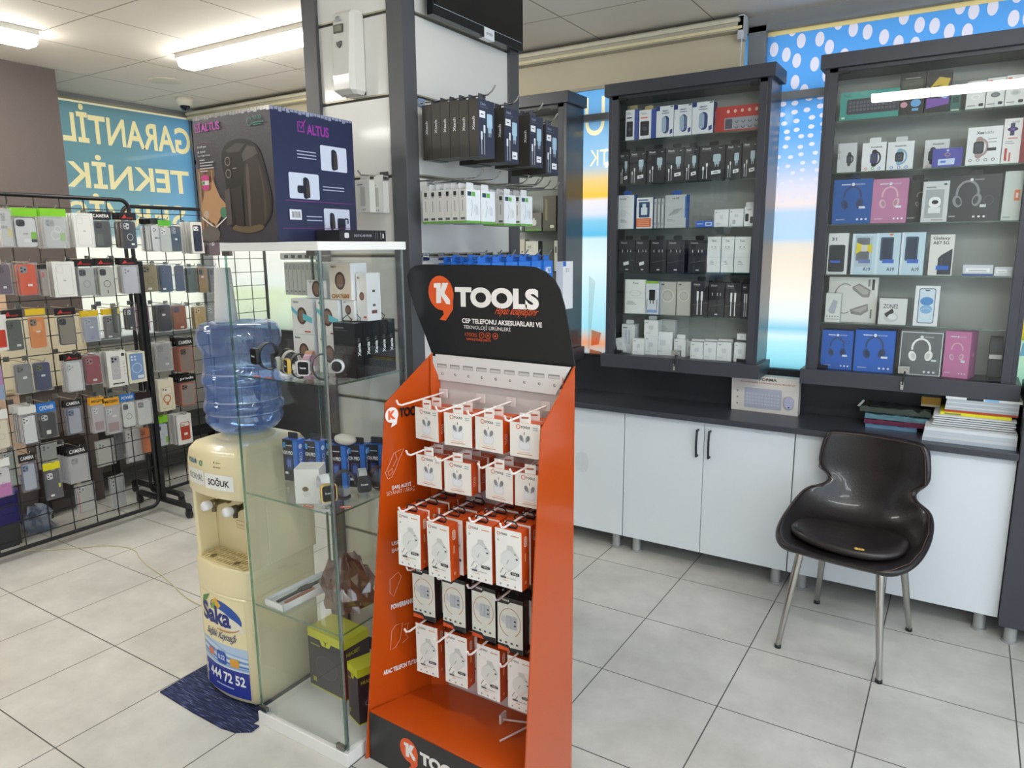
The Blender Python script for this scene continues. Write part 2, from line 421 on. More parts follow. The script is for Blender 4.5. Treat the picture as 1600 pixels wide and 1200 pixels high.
def pane(name, parent, rect, texts, mat, lmat, F):
    L = [q for t in texts for q in outlines(*t)]
    cs = [(rect[0], rect[1]), (rect[2], rect[1]), (rect[2], rect[3]), (rect[0], rect[3])]
    edge = [(cs[k][0]+(cs[(k+1) % 4][0]-cs[k][0])*t/9, cs[k][1]+(cs[(k+1) % 4][1]-cs[k][1])*t/9) for k in range(4) for t in range(9)]
    vs, fs = fill([edge]+L)
    b = MB(); b.add([F(*v) for v in vs], fs, mat); b.build(name, parent)
    if L:
        vs, fs = fill(L); b = MB(); b.add([F(*v) for v in vs], fs, lmat); b.build('film_lettering', parent)
def posz(nt):
    g = node(nt, 'ShaderNodeNewGeometry'); s = node(nt, 'ShaderNodeSeparateXYZ'); nt.links.new(g.outputs['Position'], s.inputs[0]); return g, s
def ramp(nt, src, stops, lo, hi):
    mr = node(nt, 'ShaderNodeMapRange'); mr.inputs[1].default_value = lo; mr.inputs[2].default_value = hi; nt.links.new(src, mr.inputs[0])
    r = node(nt, 'ShaderNodeValToRGB'); e = r.color_ramp.elements
    while len(e) < len(stops): e.new(.5)
    for i, (z, c) in enumerate(stops): e[i].position = (z-lo)/(hi-lo); e[i].color = rgb(c)
    nt.links.new(mr.outputs[0], r.inputs[0]); return r.outputs[0]
def teal(nt):
    g, s = posz(nt)
    c = ramp(nt, s.outputs['Z'], [(.95, '#c9cfc8'), (1.2, '#e6e8d8'), (1.70, '#f2f2e0'), (1.74, '#86b6c0'), (2.1, '#5a8490'), (2.65, '#527a84')], .95, 2.65)
    y = ramp(nt, s.outputs['Y'], [(2.4, '#65857e'), (3.2, '#6c8f94'), (3.7, '#5f9fd6')], 2.4, 3.75)
    mx = node(nt, 'ShaderNodeMix', data_type='RGBA'); nt.links.new(mth(nt, 'MULTIPLY', mth(nt, 'GREATER_THAN', s.outputs['Z'], 1.72), .45), mx.inputs[0]); nt.links.new(c, mx.inputs[6]); nt.links.new(y, mx.inputs[7]); return mx.outputs[2]
def dots(nt):
    g, s = posz(nt)
    base = ramp(nt, s.outputs['Z'], [(1.0, '#8fe4f8'), (1.14, '#b9eef8'), (1.17, '#d9f4f8'), (1.21, '#8fd0ea'), (1.27, '#e6f4f4'), (1.40, '#f6eee2'), (1.56, '#efe2d2'), (1.62, '#e4ddd4'), (1.65, '#b7d6f2'), (1.77, '#b9d4f2'), (1.81, '#f0e2e2'), (1.90, '#dcdcf0'), (2.02, '#8fc0f2'), (2.15, '#5fa9f2'), (2.6, '#58a4f2')], .985, 2.63)
    def field(sc, rot, lo, hi):
        v = node(nt, 'ShaderNodeMapping'); v.inputs['Scale'].default_value = (sc[0], 1, sc[1]); v.inputs['Rotation'].default_value = (0, rot, 0); nt.links.new(g.outputs['Position'], v.inputs[0])
        sx = node(nt, 'ShaderNodeSeparateXYZ'); nt.links.new(v.outputs[0], sx.inputs[0]); cmb = node(nt, 'ShaderNodeCombineXYZ'); nt.links.new(sx.outputs['X'], cmb.inputs[0]); nt.links.new(sx.outputs['Z'], cmb.inputs[1])
        vo = node(nt, 'ShaderNodeTexVoronoi'); vo.voronoi_dimensions = '2D'; vo.inputs['Scale'].default_value = 1; vo.inputs['Randomness'].default_value = .38; nt.links.new(cmb.outputs[0], vo.inputs['Vector'])
        th_ = mth(nt, 'MULTIPLY_ADD', mth(nt, 'SUBTRACT', s.outputs['Z'], 1.8), lo, hi); return mth(nt, 'LESS_THAN', vo.outputs['Distance'], th_)
    top = field((15.5, 9.5), -.28, 0, .30); low = field((18, 25), .12, .24, .16)
    up = mth(nt, 'GREATER_THAN', s.outputs['Z'], 2.305)
    d = mth(nt, 'ADD', mth(nt, 'MULTIPLY', top, up), mth(nt, 'MULTIPLY', low, mth(nt, 'SUBTRACT', 1, up)))
    hi = mth(nt, 'GREATER_THAN', s.outputs['Z'], 1.80)
    mx = node(nt, 'ShaderNodeMix', data_type='RGBA'); nt.links.new(mth(nt, 'MULTIPLY', d, hi), mx.inputs[0]); nt.links.new(base, mx.inputs[6]); mx.inputs[7].default_value = rgb('#dfe0f6'); return mx.outputs[2]
def dusk(nt):
    g, s = posz(nt)
    return ramp(nt, s.outputs['Z'], [(1.0, '#b8e4ee'), (1.07, '#f0a071'), (1.16, '#9fdcec'), (1.35, '#bfe6f0'), (1.52, '#dff0f0'), (1.66, '#cfe9ee'), (1.68, '#63bfe6'), (1.76, '#8ccbe9'), (1.80, '#dfe3f2'), (1.87, '#efe9ee'), (1.89, '#fbc94a'), (1.98, '#f6d28a'), (2.06, '#a5cdea'), (2.3, '#7db9ea'), (2.6, '#55a3e6')], .985, 2.63)
def pale(nt):
    g, s = posz(nt)
    return ramp(nt, s.outputs['Z'], [(1.0, '#c9d6c2'), (1.3, '#dfe8c4'), (1.36, '#eef0ea'), (1.6, '#f6efe6'), (1.7, '#e9d9d6'), (1.9, '#c9cfe6'), (2.2, '#f2f4f6'), (2.6, '#9fc6ee')], .985, 2.63)
PALE = film('pale_window_film', pale)
TEAL, DOTS, DUSK = film('teal_window_film', teal), film('dotted_blue_window_film', dots), film('dusk_window_film', dusk)
CREAM = film('cream_film_letters', lambda nt: rgb('#d8cb98')); CREAMB = film('pale_film_letters', lambda nt: rgb('#fdf4cc'))
FX = lambda v: (lambda y, z: (v, y, z)); FY = lambda v: (lambda x, z: (x, v, z))
for zr, tx in (((2.335, 2.628), ('GARANTİL', (2.735, 2.368, 3.695, 2.618), .022)), ((2.045, 2.335), ('TEKNİK', (2.73, 2.062, 3.655, 2.285), .022)), ((.99, 2.045), ('SERVİS', (2.72, 1.79, 3.60, 2.02), .008))):
    pane('window_film', WE, (2.45, zr[0], 3.70, zr[1]), [tx], TEAL, CREAM, FX(-5.33))
b = MB(); b.add([(-5.325, 2.45, 2.628), (-5.325, 3.70, 2.628), (-5.325, 3.70, 2.640), (-5.325, 2.45, 2.640)], [(0, 1, 2, 3)], CREAMB); b.build('cream_top_strip', WE)  # cream colour stands in for the daylight gap above the film
def nx(px, py): p = onY(px, py, 3.74); return p[0], p[2]
pane('window_film', WN, (-3.12, 1.01, -.985, 2.605), [('U', (nx(914, 212)[0], nx(930, 212)[1], nx(945, 180)[0], nx(941, 150)[1])), ('TK', (nx(921, 250)[0], nx(935, 259)[1], nx(951, 250)[0], nx(935, 234)[1]))], DUSK, CREAMB, FY(3.74))
pane('window_film', WN, (-5.22, 1.01, -3.2, 2.605), [], PALE, CREAMB, FY(3.74))
pane('window_film', WN, (-.905, 1.01, 1.2, 2.585), [], DOTS, CREAMB, FY(3.74))
pane('window_film', WN, (1.28, 1.01, EX, 2.585), [], DOTS, CREAMB, FY(3.74))
b = MB(); b.box(-.905, EX, 3.738, 3.742, 2.585, 2.605, CREAMB); b.build('cream_top_strip', WN)
# small orange and white print shapes low on the film between the wall cabinets
b = MB(); F = lambda u, v, e: (u, 3.738-e, v)
def P3(px, py): return tuple(nx(px, py))
for pts, c in (([(921, 430), (931, 440), (922, 545), (919, 545)], '#f4f7f4'), ([(925, 515), (940, 520), (936, 538), (924, 540)], '#f2a27c'), ([(922, 545), (941, 550), (940, 562), (921, 562)], '#ef8f66')):
    q = [P3(*p) for p in pts]; b.add([(x, 3.735, z) for x, z in q], [tuple(range(len(q)))], film('print_'+c.strip('#'), lambda nt, c=c: rgb(c)))
for pts, c in (([(1588, 440), (1650, 440), (1650, 533), (1586, 531)], '#f6c61c'), ([(1586, 531), (1650, 533), (1650, 600), (1583, 604)], '#f6edc4'), ([(1598, 536), (1650, 536), (1650, 556), (1592, 556)], '#8fbdf0')):
    q = [P3(*p) for p in pts]; b.add([(x, 3.7345-.0002*len(b.f), z) for x, z in q], [tuple(range(len(q)))], film('print_'+c.strip('#'), lambda nt, c=c: rgb(c)))
b.build('film_print', WN)
# blind cassette and roller blind along the north glazing
bl = MB(); bl.box(-5.2, -.985, 3.60, 3.69, 2.60, 2.66, '#b9b3a2'); bl.box(-5.2, -.99, 3.594, 3.60, 2.606, 2.618, '#e8dfb4'); bl.box(-5.2, -1.0, 3.588, 3.6, 2.635, 2.65, '#d8d2bf')
BL = empty('roller_blind', (0, 0, 0), 0, 'beige roller blind in a long cassette above the glazing', 'blind')
bl.build('cassette', BL); bb = MB(); bb.box(-5.15, -.988, 3.655, 3.66, 2.45, 2.61, M('#c9bfa6', .8)); bb.box(-5.15, -.988, 3.65, 3.665, 2.435, 2.452, M('#a9a291', .5)); bb.build('blind_fabric', BL)
bb = MB(); bb.box(-1.01, -.982, 3.60, 3.66, 2.56, 2.665, '#c9ccd2'); bb.tube([(-.99, 3.60, 2.58), (-.99, 3.598, 2.50), (-.99, 3.60, 2.425)], .0025, '#d8dadf'); bb.build('pull_chain', BL)
# ceiling battens seen or mirrored, then unseen ones added for light
LAMPW = emit('lamp_diffuser_light', (1.0, .975, .90, 1), 25.)
LAMPC = emit('cool_added_lamp_light', (.88, .95, 1., 1), 27.)  # cool emission for the unseen battens added on the east side
def batten(x0, x1, y0, y1, label):
    LAMP = LAMPC if x0 > .5 else LAMPW
    r = empty('ceiling_light', ((x0+x1)/2, (y0+y1)/2, ZC-.07), 0, label, 'light', 'fluorescent ceiling battens'); cx, cy = (x0+x1)/2, (y0+y1)/2
    a, c = (x1-x0)/2, (y1-y0)/2; b = MB(); b.box(-a-.01, a+.01, -c-.004, c+.004, .045, .07, '#d9d7cf'); b.build('housing', r)
    along = a > c; b = MB()
    if along: q = [(-c, .046), (-c*.86, .008), (-c*.6, 0), (c*.6, 0), (c*.86, .008), (c, .046)]; b.slabYZ(q, -a, a, LAMP, False)
    else: q = [(-a, .046), (-a*.86, .008), (-a*.6, 0), (a*.6, 0), (a*.86, .008), (a, .046)]; b.slabXZ(q, -c, c, LAMP)
    b.build('diffuser', r); return r
batten(-3.80, -2.60, 2.60, 2.73, 'long white ceiling batten glowing between the brown pillar and the display column')
batten(-4.10, -3.97, .80, 1.97, 'ceiling batten whose end shows above the brown pillar')
batten(-.69, .51, 1.03, 1.15, 'ceiling batten mirrored in the glass of the headphone cabinet')
batten(.56, 1.76, 1.03, 1.15, 'added unseen ceiling batten in line with the mirrored one, nearer the shop front')  # added to brighten the counter side, beyond the mirrored batten
batten(-4.6, -3.4, .15, .27, 'added warm ceiling batten before the wire racks, outside the picture')  # added warm light for the rack and cooler side
batten(.6, 1.8, -.9, -.78, 'unseen ceiling batten added over the shop floor behind the viewer')  # unseen fill for the floor, placed clear of the cabinet glass reflections
batten(.6, 1.8, -2.2, -2.08, 'rearmost ceiling batten, unseen and added for light')  # added fill light from the back of the room
batten(-5.1, -3.9, -1.2, -1.08, 'added ceiling batten lighting the far shop corner behind the viewer')  # unseen fill for the west side, added out of the mirror directions
# dome camera, round speaker
p = onZ(288, 153, ZC); r = empty('dome_camera', (p[0], p[1], ZC), 0, 'small white dome camera on the ceiling near the printed window', 'camera')
b = MB(); b.lathe([(.001, 0), (.058, 0), (.055, -.03), (.042, -.055), (.001, -.055)], '#e4dfcf', 24); b.build('camera_base', r)
b = MB(); b.lathe([(.036, -.045), (.034, -.065), (.022, -.082), (.0005, -.09)], M('#14182a', .1), 20); b.build('lens_dome', r)
p = onZ(259, 126, ZC); b = MB(); b.lathe([(.001, 0), (.10, 0), (.10, -.004), (.09, -.006), (.001, -.006)], '#dcd5c2', 28, (p[0], p[1], ZC)); tag(b.build('ceiling_speaker'), 'flat round speaker cover in the ceiling panel near the dome camera', 'speaker')
# ================================================================== COUNTER RUN
GR = M('#3d3f47', .42, bump=.08, scale=90); GR2 = M('#34363d', .38); WD = M('#e0e6ec', .22, coat=.3); LEGM = M('#b4b6b6', .35, .5); GRS = M('#3d3f47', .24, bump=.05, scale=90)
b = MB(); b.box(-2.75, .237, 3.352, 3.70, .775, .803, M('#3b3e46', .33, var=.08, scale=30)); o = b.build('worktop', mod=.002); tag(o, 'long dark grey worktop on the white base cabinets', 'worktop')
b = MB(); b.box(-2.75, .9, 3.70, 3.718, .803, 1.0, M('#2f3138', .4, var=.1, scale=20)); o = b.build('backsplash'); tag(o, 'dark backsplash board standing on the worktop under the glazing', 'backsplash')
def base_cabinet(x0, x1, handles, label):
    r = empty('base_cabinet', ((x0+x1)/2, 3.54, 0), 0, label, 'cabinet', 'white base cabinets under the worktop'); w = (x1-x0)/2
    b = MB(); b.box(-w+.001, w-.001, -.135, .155, .095, .774, M('#c9ccd0', .5)); b.build('body', r)
    for s, hx in ((-1, handles), (1, handles)):
        d = MB(); a, c = (-w+.0015, -.0015) if s < 0 else (.0015, w-.0015); d.box(a, c, -.156, -.137, .095, .768, WD); do = d.build('door', r, .0012)
        if handles:
            h = MB(); x = -.03 if s < 0 else .03; P = []
            for t in np.linspace(-1, 1, 9): P.append((x, -.176-.008*(1-t*t), .665+.068*t))
            h.tube(P, .0055, BLACKM, 8); h.cyl((x, -.178, .600), .006, .022, BLACKM, 10, 1); h.cyl((x, -.178, .730), .006, .022, BLACKM, 10, 1); h.build('door_handle', do)
    for sx in (-1, 1):
        for y in (-.092, .11):
            l = MB(); l.lathe([(.001, .095), (.023, .095), (.023, .010), (.030, .008), (.030, 0), (.001, 0)], LEGM, 24, (sx*(w-.058), y, 0), 2, False); l.build('leg', r)
    return r
base_cabinet(-2.285, -1.441, True, 'white base cabinet nearest the display column, partly behind the orange stand')
base_cabinet(-1.439, -.601, True, 'white base cabinet with two black bow handles showing')
base_cabinet(-.599, .236, True, 'white base cabinet behind the dark leather chair')
r = empty('side_unit', (.52, 3.54, 0), 0, 'dark grey side unit closing the end of the worktop', 'cabinet')
b = MB(); b.box(-.282, .3, -.19, .16, .075, 1.05, GR); b.build('body', r, .002)
for sx in (-.235, .24):
    for y in (-.15, .1):
        l = MB(); l.lathe([(.001, .075), (.023, .075), (.023, .010), (.030, .008), (.030, 0), (.001, 0)], LEGM, 24, (sx, y, 0), 2, False); l.build('leg', r)
# crumpled clear bag on the first door
p0 = onY(909, 722, 3.372); b = MB(); V = []; n = 7
for i in range(n):
    for j in range(n): V.append((p0[0]+(i/(n-1)-.5)*.085*(1-.25*abs(j/3-1)), 3.378-.012*random.random(), p0[2]+(j/(n-1)-.5)*.12*(1-.2*abs(i/3-1))))
b.add(V, [(i*n+j, (i+1)*n+j, (i+1)*n+j+1, i*n+j+1) for i in range(n-1) for j in range(n-1)], BAG); tag(b.build('plastic_bag'), 'small crumpled clear plastic bag stuck on a white cabinet door', 'bag')
# ================================================================== WALL CABINETS
CY = 3.48
SHZ = [1.056, 1.271, 1.486, 1.706, 1.926, 2.143]
def display_cabinet(x0, x1, label, lit=False):
    r = empty('display_cabinet', ((x0+x1)/2, CY, .985), 0, label, 'cabinet', 'dark glazed display cabinets on the wall'); w = (x1-x0)/2; bw = w-.018
    Z = lambda z: z-.985
    b = MB(); b.box(-bw, -bw+.018, .02, .218, Z(1.05), Z(2.36), GRS); b.box(bw-.018, bw, .02, .218, Z(1.05), Z(2.36), GRS)
    b.box(-bw+.018, -bw+.052, .02, .04, Z(1.05), Z(2.36), GR); b.box(bw-.052, bw-.018, .02, .04, Z(1.05), Z(2.36), GR)
    b.box(-bw+.018, bw-.018, .02, .2, Z(2.338), Z(2.36), GR2); b.build('body', r, .001)
    b = MB(); b.box(-bw+.018, bw-.018, .208, .2175, Z(1.05), Z(2.355), M('#adb1ad', .6)); b.build('back_panel', r)
    b = MB(); b.box(-w, w, 0, .222, Z(2.355), Z(2.413), GR); b.build('cornice', r, .002)
    b = MB(); b.box(-w, w, 0, .222, Z(.987), Z(1.056), GR); b.build('bottom_board', r, .002)
    for k, z in enumerate(SHZ[1:]):
        s = MB(); s.box(-bw+.02, bw-.02, .047, .205, Z(z)-.006, Z(z)-.0005, GLASS); s.box(-bw+.02, bw-.02, .044, .047, Z(z)-.006, Z(z)-.0005, GLASS_EDGE); s.build('glass_shelf', r)
    for s in (-1, 1):
        d = MB(); a, c = (-bw+.053, -.001) if s < 0 else (.001, bw-.053); d.box(a, c, .026, .031, Z(1.062), Z(2.348), GLASS); do = d.build('glass_door', r)
        hx = a+.02 if s < 0 else c-.02
        for z in (1.066, 2.335): h = MB(); h.box(hx-.022, hx+.022, .018, .036, Z(z)-.004, Z(z)+.010, BLACKM); h.build('hinge', do)
    k = MB(); k.box(-.022, .022, .004, .026, Z(1.07), Z(1.10), CHROME); k.cyl((.006, -.006, Z(1.083)), .009, .012, CHROME, 14, 1); k.tube([(.006, -.008, Z(1.08)), (.004, -.013, Z(1.05)), (.0, -.012, Z(1.02))], .0035, BLACKM, 6); k.box(-.006, .006, -.014, -.010, Z(1.0), Z(1.035), CHROME); k.build('lock', r)
    return r
display_cabinet(-1.628, -.800, 'dark display cabinet full of chargers and cables between two strips of window')
display_cabinet(-.616, .224, 'dark display cabinet with headphone boxes above the leather chair')
display_cabinet(-2.66, -1.833, 'dark display cabinet half hidden behind the display column')
# ---- print vocabulary
def headph(c, c2='#202020', x=.5, y=.52, s=1.): return [('O', x, y+.10*s, .21*s, .26*s, .05, c, -10, 190), ('o', x-.19*s, y-.08*s, .09*s, .14*s, c, .3), ('o', x+.19*s, y-.06*s, .09*s, .14*s, c, -.2), ('o', x-.17*s, y-.08*s, .05*s, .09*s, c2, .3), ('o', x+.17*s, y-.06*s, .05*s, .09*s, c2, -.2)]
def hp_box(bc, hc, mark='#e9eef5', dk='#1b2b55'):
    return headph(hc, dk)+[('o', .5, .885, .045, .045, mark), ('r', .2, .875, .43, .895, mark), ('t', 'SOUND', .57, .87, .8, .90, mark)]+[('o', .66+.11*i, .10, .03, .03, mark) for i in range(3)]+[('t', 'BASIC', .12, .085, .34, .115, mark), ('r', .68, .34, .84, .39, '#dfe5ee')]
def charger_pr(sticker=True, title='Xtech', n=2):
    L = [('t', title, .1, .885, .45, .945, '#dcdfe4', .02), ('r', .1, .85, .5, .858, '#8d9099'), ('r', .76, .9, .88, .92, '#aab0b8')]
    L += [('rr', .55, .52, .84, .74, .05, '#b9cfd9'), ('r', .60, .45, .79, .53, '#a9c2cd'), ('r', .63, .38, .66, .46, '#c9d6dc'), ('r', .73, .38, .76, .46, '#c9d6dc')]
    for i in range(n): x = .16+.14*i; t = .36+.10*i; L += [('r', x, .05, x+.035, t, '#d8dde0'), ('rr', x-.02, t-.06, x+.055, t+.04, .02, '#e9edef')]
    if sticker: L += [('p', [(.50, .16), (.86, .19), (.85, .29), (.49, .26)], '#f2f3f5'), ('r', .58, .21, .76, .235, '#5a5d66')]
    return L
def cable_pr(title='Xtech'): return [('t', title, .1, .885, .5, .94, '#cfd2d8', .02), ('r', .1, .85, .5, .858, '#777b84')]+[q for x in (.35, .6) for q in (('r', x, .05, x+.06, .5, '#e9edf0'), ('rr', x-.03, .45, x+.09, .72, .04, '#eef1f3'))]
def usb_pr(title='Xtech'): return [('t', title, .1, .885, .5, .94, '#b9bdc5', .02)]+[('r', x, .62, x+.04, .70, '#d9dde2') for x in (.2, .52, .72)]+[('l', [(.02, .30), (.98, .38)], .012, '#7d818a'), ('rr', .42, .06, .6, .10, .02, '#c9ccd2')]
def watch_pr(strap, face='#1d1f24', x=.52, y=.45, s=1.): return [('rr', x-.11*s, y-.30*s, x+.11*s, y+.30*s, .1, strap), ('O', x+.05*s, y, .20*s, .28*s, .07, strap, -80, 80), ('rr', x-.17*s, y-.17*s, x+.15*s, y+.17*s, .07, face), ('rr', x-.12*s, y-.12*s, x+.10*s, y+.12*s, .05, '#3f4654')]
def phone_pr(body, scr, x0=.2, x1=.85, y0=.05, y1=.72): return [('rr', x0, y0, x1, y1, .07, body), ('rr', x0+.03, y0+.02, x1-.03, y1-.02, .05, scr)]
def tiny(c='#8b9098', n=4, x0=.1, x1=.6, y=.3, dy=.04): return [('r', x0, y-dy*i, x0+(x1-x0)*(.6+.4*((i*37) % 5)/5), y-dy*i+.014, c) for i in range(n)]
C1 = lambda x, y: (940+x*.2333, 90+y*.2333)
C2 = lambda x, y: (940+x*.2333, 350+y*.2333)
C3 = lambda x, y: (1260+x*.2584, 40+y*.2584)
C4 = lambda x, y: (1260+x*.2584, 330+y*.2584)
BOXC = 0
def item(C, x0, x1, yt, zi, name, label, cat, d, front, side, pr=(), rp=(), top=None, Y=3.535, group=None, rz=0., z=None, hgt=None, lp=(), tab=None):
    zb = SHZ[zi] if z is None else z
    ym = (yt+80) if hgt is None else yt+20
    A = onY(*C(x0, ym), Y); B = onY(*C(x1, ym), Y); T = onY(*C((x0+x1)/2, yt), Y)
    w = B[0]-A[0]; h = (T[2]-zb) if hgt is None else hgt
    d = min(d, 3.678-Y)
    b = carton(w-.002, h, d, front, side, pr, rp, lp, top)
    o = b.build(name); o.location = ((A[0]+B[0])/2, Y, zb+.0004); o.rotation_euler = (0, 0, rz); tag(o, label, cat, group)
    if tab:
        t = MB(); t.slabXZ(rrect(-.022, h, .022, h+.022, .006), d*.35, d*.35+.0012, tab); t.build('hang_tab', o)
    return o
# -- charger cabinet, top shelf
for i, (a, c) in enumerate(((160, 245), (250, 365))):
    item(C1, a, c, 350, 5, 'earphone_box', ('slim white and blue earphone box nearest the frame, top shelf of the charger cabinet', 'second slim white and blue earphone box on the top shelf, orange lettering')[i], 'box', .05, '#eef0f4', '#3f56a5', [('r', .72, 0, 1, 1, '#3f56a5'), ('rr', .08, .12, .6, .62, .06, '#23252c'), ('r', .1, .72, .5, .76, ('#30343f', '#e06a3c')[i]), ('o', .34, .36, .14, .12, '#4c505c')]+tiny(y=.9, n=2), tab='#b5a678')
for i, (a, c, t) in enumerate(((366, 484, 325), (485, 606, 315), (607, 750, 297))):
    item(C1, a, c, t, 5, 'mouse_box', ('white and navy mouse box beside the slim earphone boxes', 'white and navy mouse box between two of the same kind', 'white and navy mouse box beside the purple box')[i], 'box', .06, '#e9edf2', '#26346e', [('r', 0, .86, .2, 1, '#2c3f86'), ('r', .8, .95, .96, .98, '#222'), ('rr', .34, .12, .74, .68, .2, '#26407a'), ('rr', .32, .16, .58, .66, .13, '#9fb6cc'), ('t', 'SMART', .34, .82, .7, .87, '#2c3f86', .02), ('r', .3, .76, .72, .78, '#2c3f86'), ('p', [(.8, .08), (.95, .12), (.95, .26), (.8, .22)], '#2c3f86')], top='#f0f2f6', group=None)
item(C1, 722, 800, 345, 5, 'speaker_box', 'small purple box between the mouse boxes and the red console box', 'box', .05, '#5a2d74', '#35204e', [('o', .5, .75, .3, .3, '#c98fe0'), ('r', .15, .1, .85, .35, '#d8c4e8')], Y=3.56)
item(C1, 760, 1056, 322, 5, 'game_console_box', 'long red box of a retro game set on the top shelf', 'box', .05, '#b8322e', '#8d2522', [('r', .22, .08, 1, .55, '#9a9da6'), ('rr', .24, .12, .40, .5, .02, '#4b4f5c')]+[('O', .5+.15*i, .42-.22*j, .035, .045, .014, '#3b3f4a', 180, 360) for i in range(4) for j in range(2)]+[('o', .3+.16*i, .8, .035, .04, '#e9b8a8') for i in range(5)], Y=3.55)
# second shelf: dark charger boxes
xs = [(120, 184, 640), (186, 300, 628), (304, 428, 612), (431, 552, 604), (556, 650, 598), (652, 828, 588), (832, 938, 578), (942, 1046, 560)]
nm = ['nearest the hinge side of the first door', 'second from the hinge side, sticker on it', 'third in the row and without a price sticker', 'fourth in the row, before the gap of the doors', 'fifth in the row, behind the meeting doors', 'sixth in the row and widest', 'seventh in the row, white sticker low', 'last in the row and standing highest']
for (a, c, t), n in zip(xs, nm): item(C1, a, c, t, 4, 'charger_box', 'dark charger box on second shelf, '+n, 'box', .07, '#35353a', '#1f2024', charger_pr('without' not in n), Y=3.535, tab='#1c1d21')
# third shelf
A_ = [('t', '14 CE', .12, .86, .5, .91, '#22262c', .03), ('rr', .1, .34, .5, .56, .04, '#dfe2e6'), ('l', [(.2, .6), (.75, .42)], .02, '#c9ced4')]+tiny(y=.28, n=3)
item(C1, 112, 218, 922, 3, 'adapter_box', 'white and blue adapter box at the frame end of the third shelf', 'box', .05, '#eceff2', '#2d6db4', A_, tab='#2f62b8')
item(C1, 233, 345, 938, 3, 'adapter_box', 'white adapter box with orange panel and dark picture, third shelf', 'box', .05, '#e9edf1', '#2d5f9e', [('r', .0, .05, .9, .33, '#e0713d'), ('rr', .14, .36, .8, .86, .05, '#2d4d78'), ('rr', .28, .44, .66, .68, .04, '#dfe9f0'), ('r', .36, .66, .58, .80, '#dfe9f0'), ('r', .1, .9, .7, .94, '#2d5f9e')]+[('r', .08, .09+.06*i, .8, .10+.06*i, '#f3d9c8') for i in range(4)])
for i in range(3): item(C1, 350+24*i, 372+24*i, 945, 3, 'cable_box', 'thin grey cable box standing on edge in a bunch of three on the third shelf', 'box', .07, '#b9bdc0', '#8f9498', [('r', .1, .1, .9, .9, '#a7acb0'), ('r', .3, .2, .6, .8, '#d9dcde')], group='thin grey cable boxes on the third shelf')
item(C1, 424, 568, 920, 3, 'adapter_box', 'silver grey adapter box with a blue side on the third shelf', 'box', .05, '#c3c8ca', '#2a63ae', [('t', '14 CE', .35, .87, .65, .92, '#22262c', .03), ('p', [(.15, .38), (.55, .42), (.85, .60), (.42, .56)], '#a6acb0'), ('l', [(.2, .36), (.6, .58)], .02, '#8f979c'), ('r', .94, .3, 1, .95, '#3a78c8')]+tiny(y=.25, n=2), tab='#2f62b8')
item(C1, 626, 748, 1095, 3, 'sim_card_box', 'flat blue card box lying on the third shelf', 'box', .05, '#3d6fd0', '#2b55ae', [('r', .55, .2, .9, .8, '#dfe6f2'), ('r', .6, .3, .85, .7, '#5b7fc8'), ('r', .08, .5, .4, .6, '#c9d8f4')])
item(C1, 752, 850, 1018, 3, 'plug_box', 'small white plug box beside the flat blue card box', 'box', .045, '#eef0f1', '#d6dadb', [('rr', .38, .45, .62, .62, .03, '#dcdfe1'), ('r', .42, .62, .45, .7, '#b9bdc0'), ('r', .55, .62, .58, .7, '#b9bdc0'), ('r', .1, .8, .16, .86, '#555')]+tiny(y=.2, n=2))
item(C1, 853, 950, 1014, 3, 'plug_box', 'small white plug box with a grey code patch, third shelf', 'box', .045, '#e9ecee', '#d6dadb', [('rr', .38, .55, .62, .7, .03, '#d2d6d9'), ('r', .25, .15, .45, .38, '#b5babd'), ('r', .1, .82, .16, .88, '#555')])
item(C1, 953, 1022, 1000, 3, 'earbud_box', 'small white box with black buds at the frame end of the third shelf', 'box', .045, '#eef0f1', '#d6dadb', [('rr', .1, .25, .45, .65, .1, '#2a2b2f'), ('rr', .6, .15, .9, .5, .1, '#37383d'), ('r', .3, .85, .7, .88, '#666')], tab='#e6e8ea')
# fourth shelf
for i, (a, c) in enumerate(((116, 224), (226, 322), (326, 436), (438, 556), (582, 706))):
    item(C2, a, c, 108, 2, 'cable_box', 'dark cable box on the fourth shelf, '+('nearest the cabinet frame', 'second from the frame with a sticker', 'third from the frame', 'behind the gap between the doors', 'next to the three white and teal boxes')[i], 'box', .07, '#2b2c31', '#1b1c20', usb_pr()+([('p', [(.30, .20), (.64, .24), (.62, .34), (.28, .30)], '#eceef2')] if i < 2 else []), tab='#18191c')
for i, (a, c) in enumerate(((708, 800), (802, 888), (890, 1000))):
    item(C2, a, c, 86, 2, 'power_bank_box', 'white and teal box on the fourth shelf, '+('touching the dark cable boxes', 'middle one of three', 'at the frame end')[i], 'box', .06, '#e9edec', '#4e8f93', [('r', 0, 0, 1, .02, '#4e8f93'), ('t', 'Torc', .3, .86, .62, .92, '#4a4e54', .02), ('r', .3, .66, .7, .675, '#c3c8ca'), ('rr', .3, .70, .38, .74, .02, '#9aa0a4'), ('rr', .55, .70, .63, .74, .02, '#9aa0a4'), ('r', 0, .43, 1, .437, '#c9cecf')]+tiny(y=.32, n=3, x0=.25))
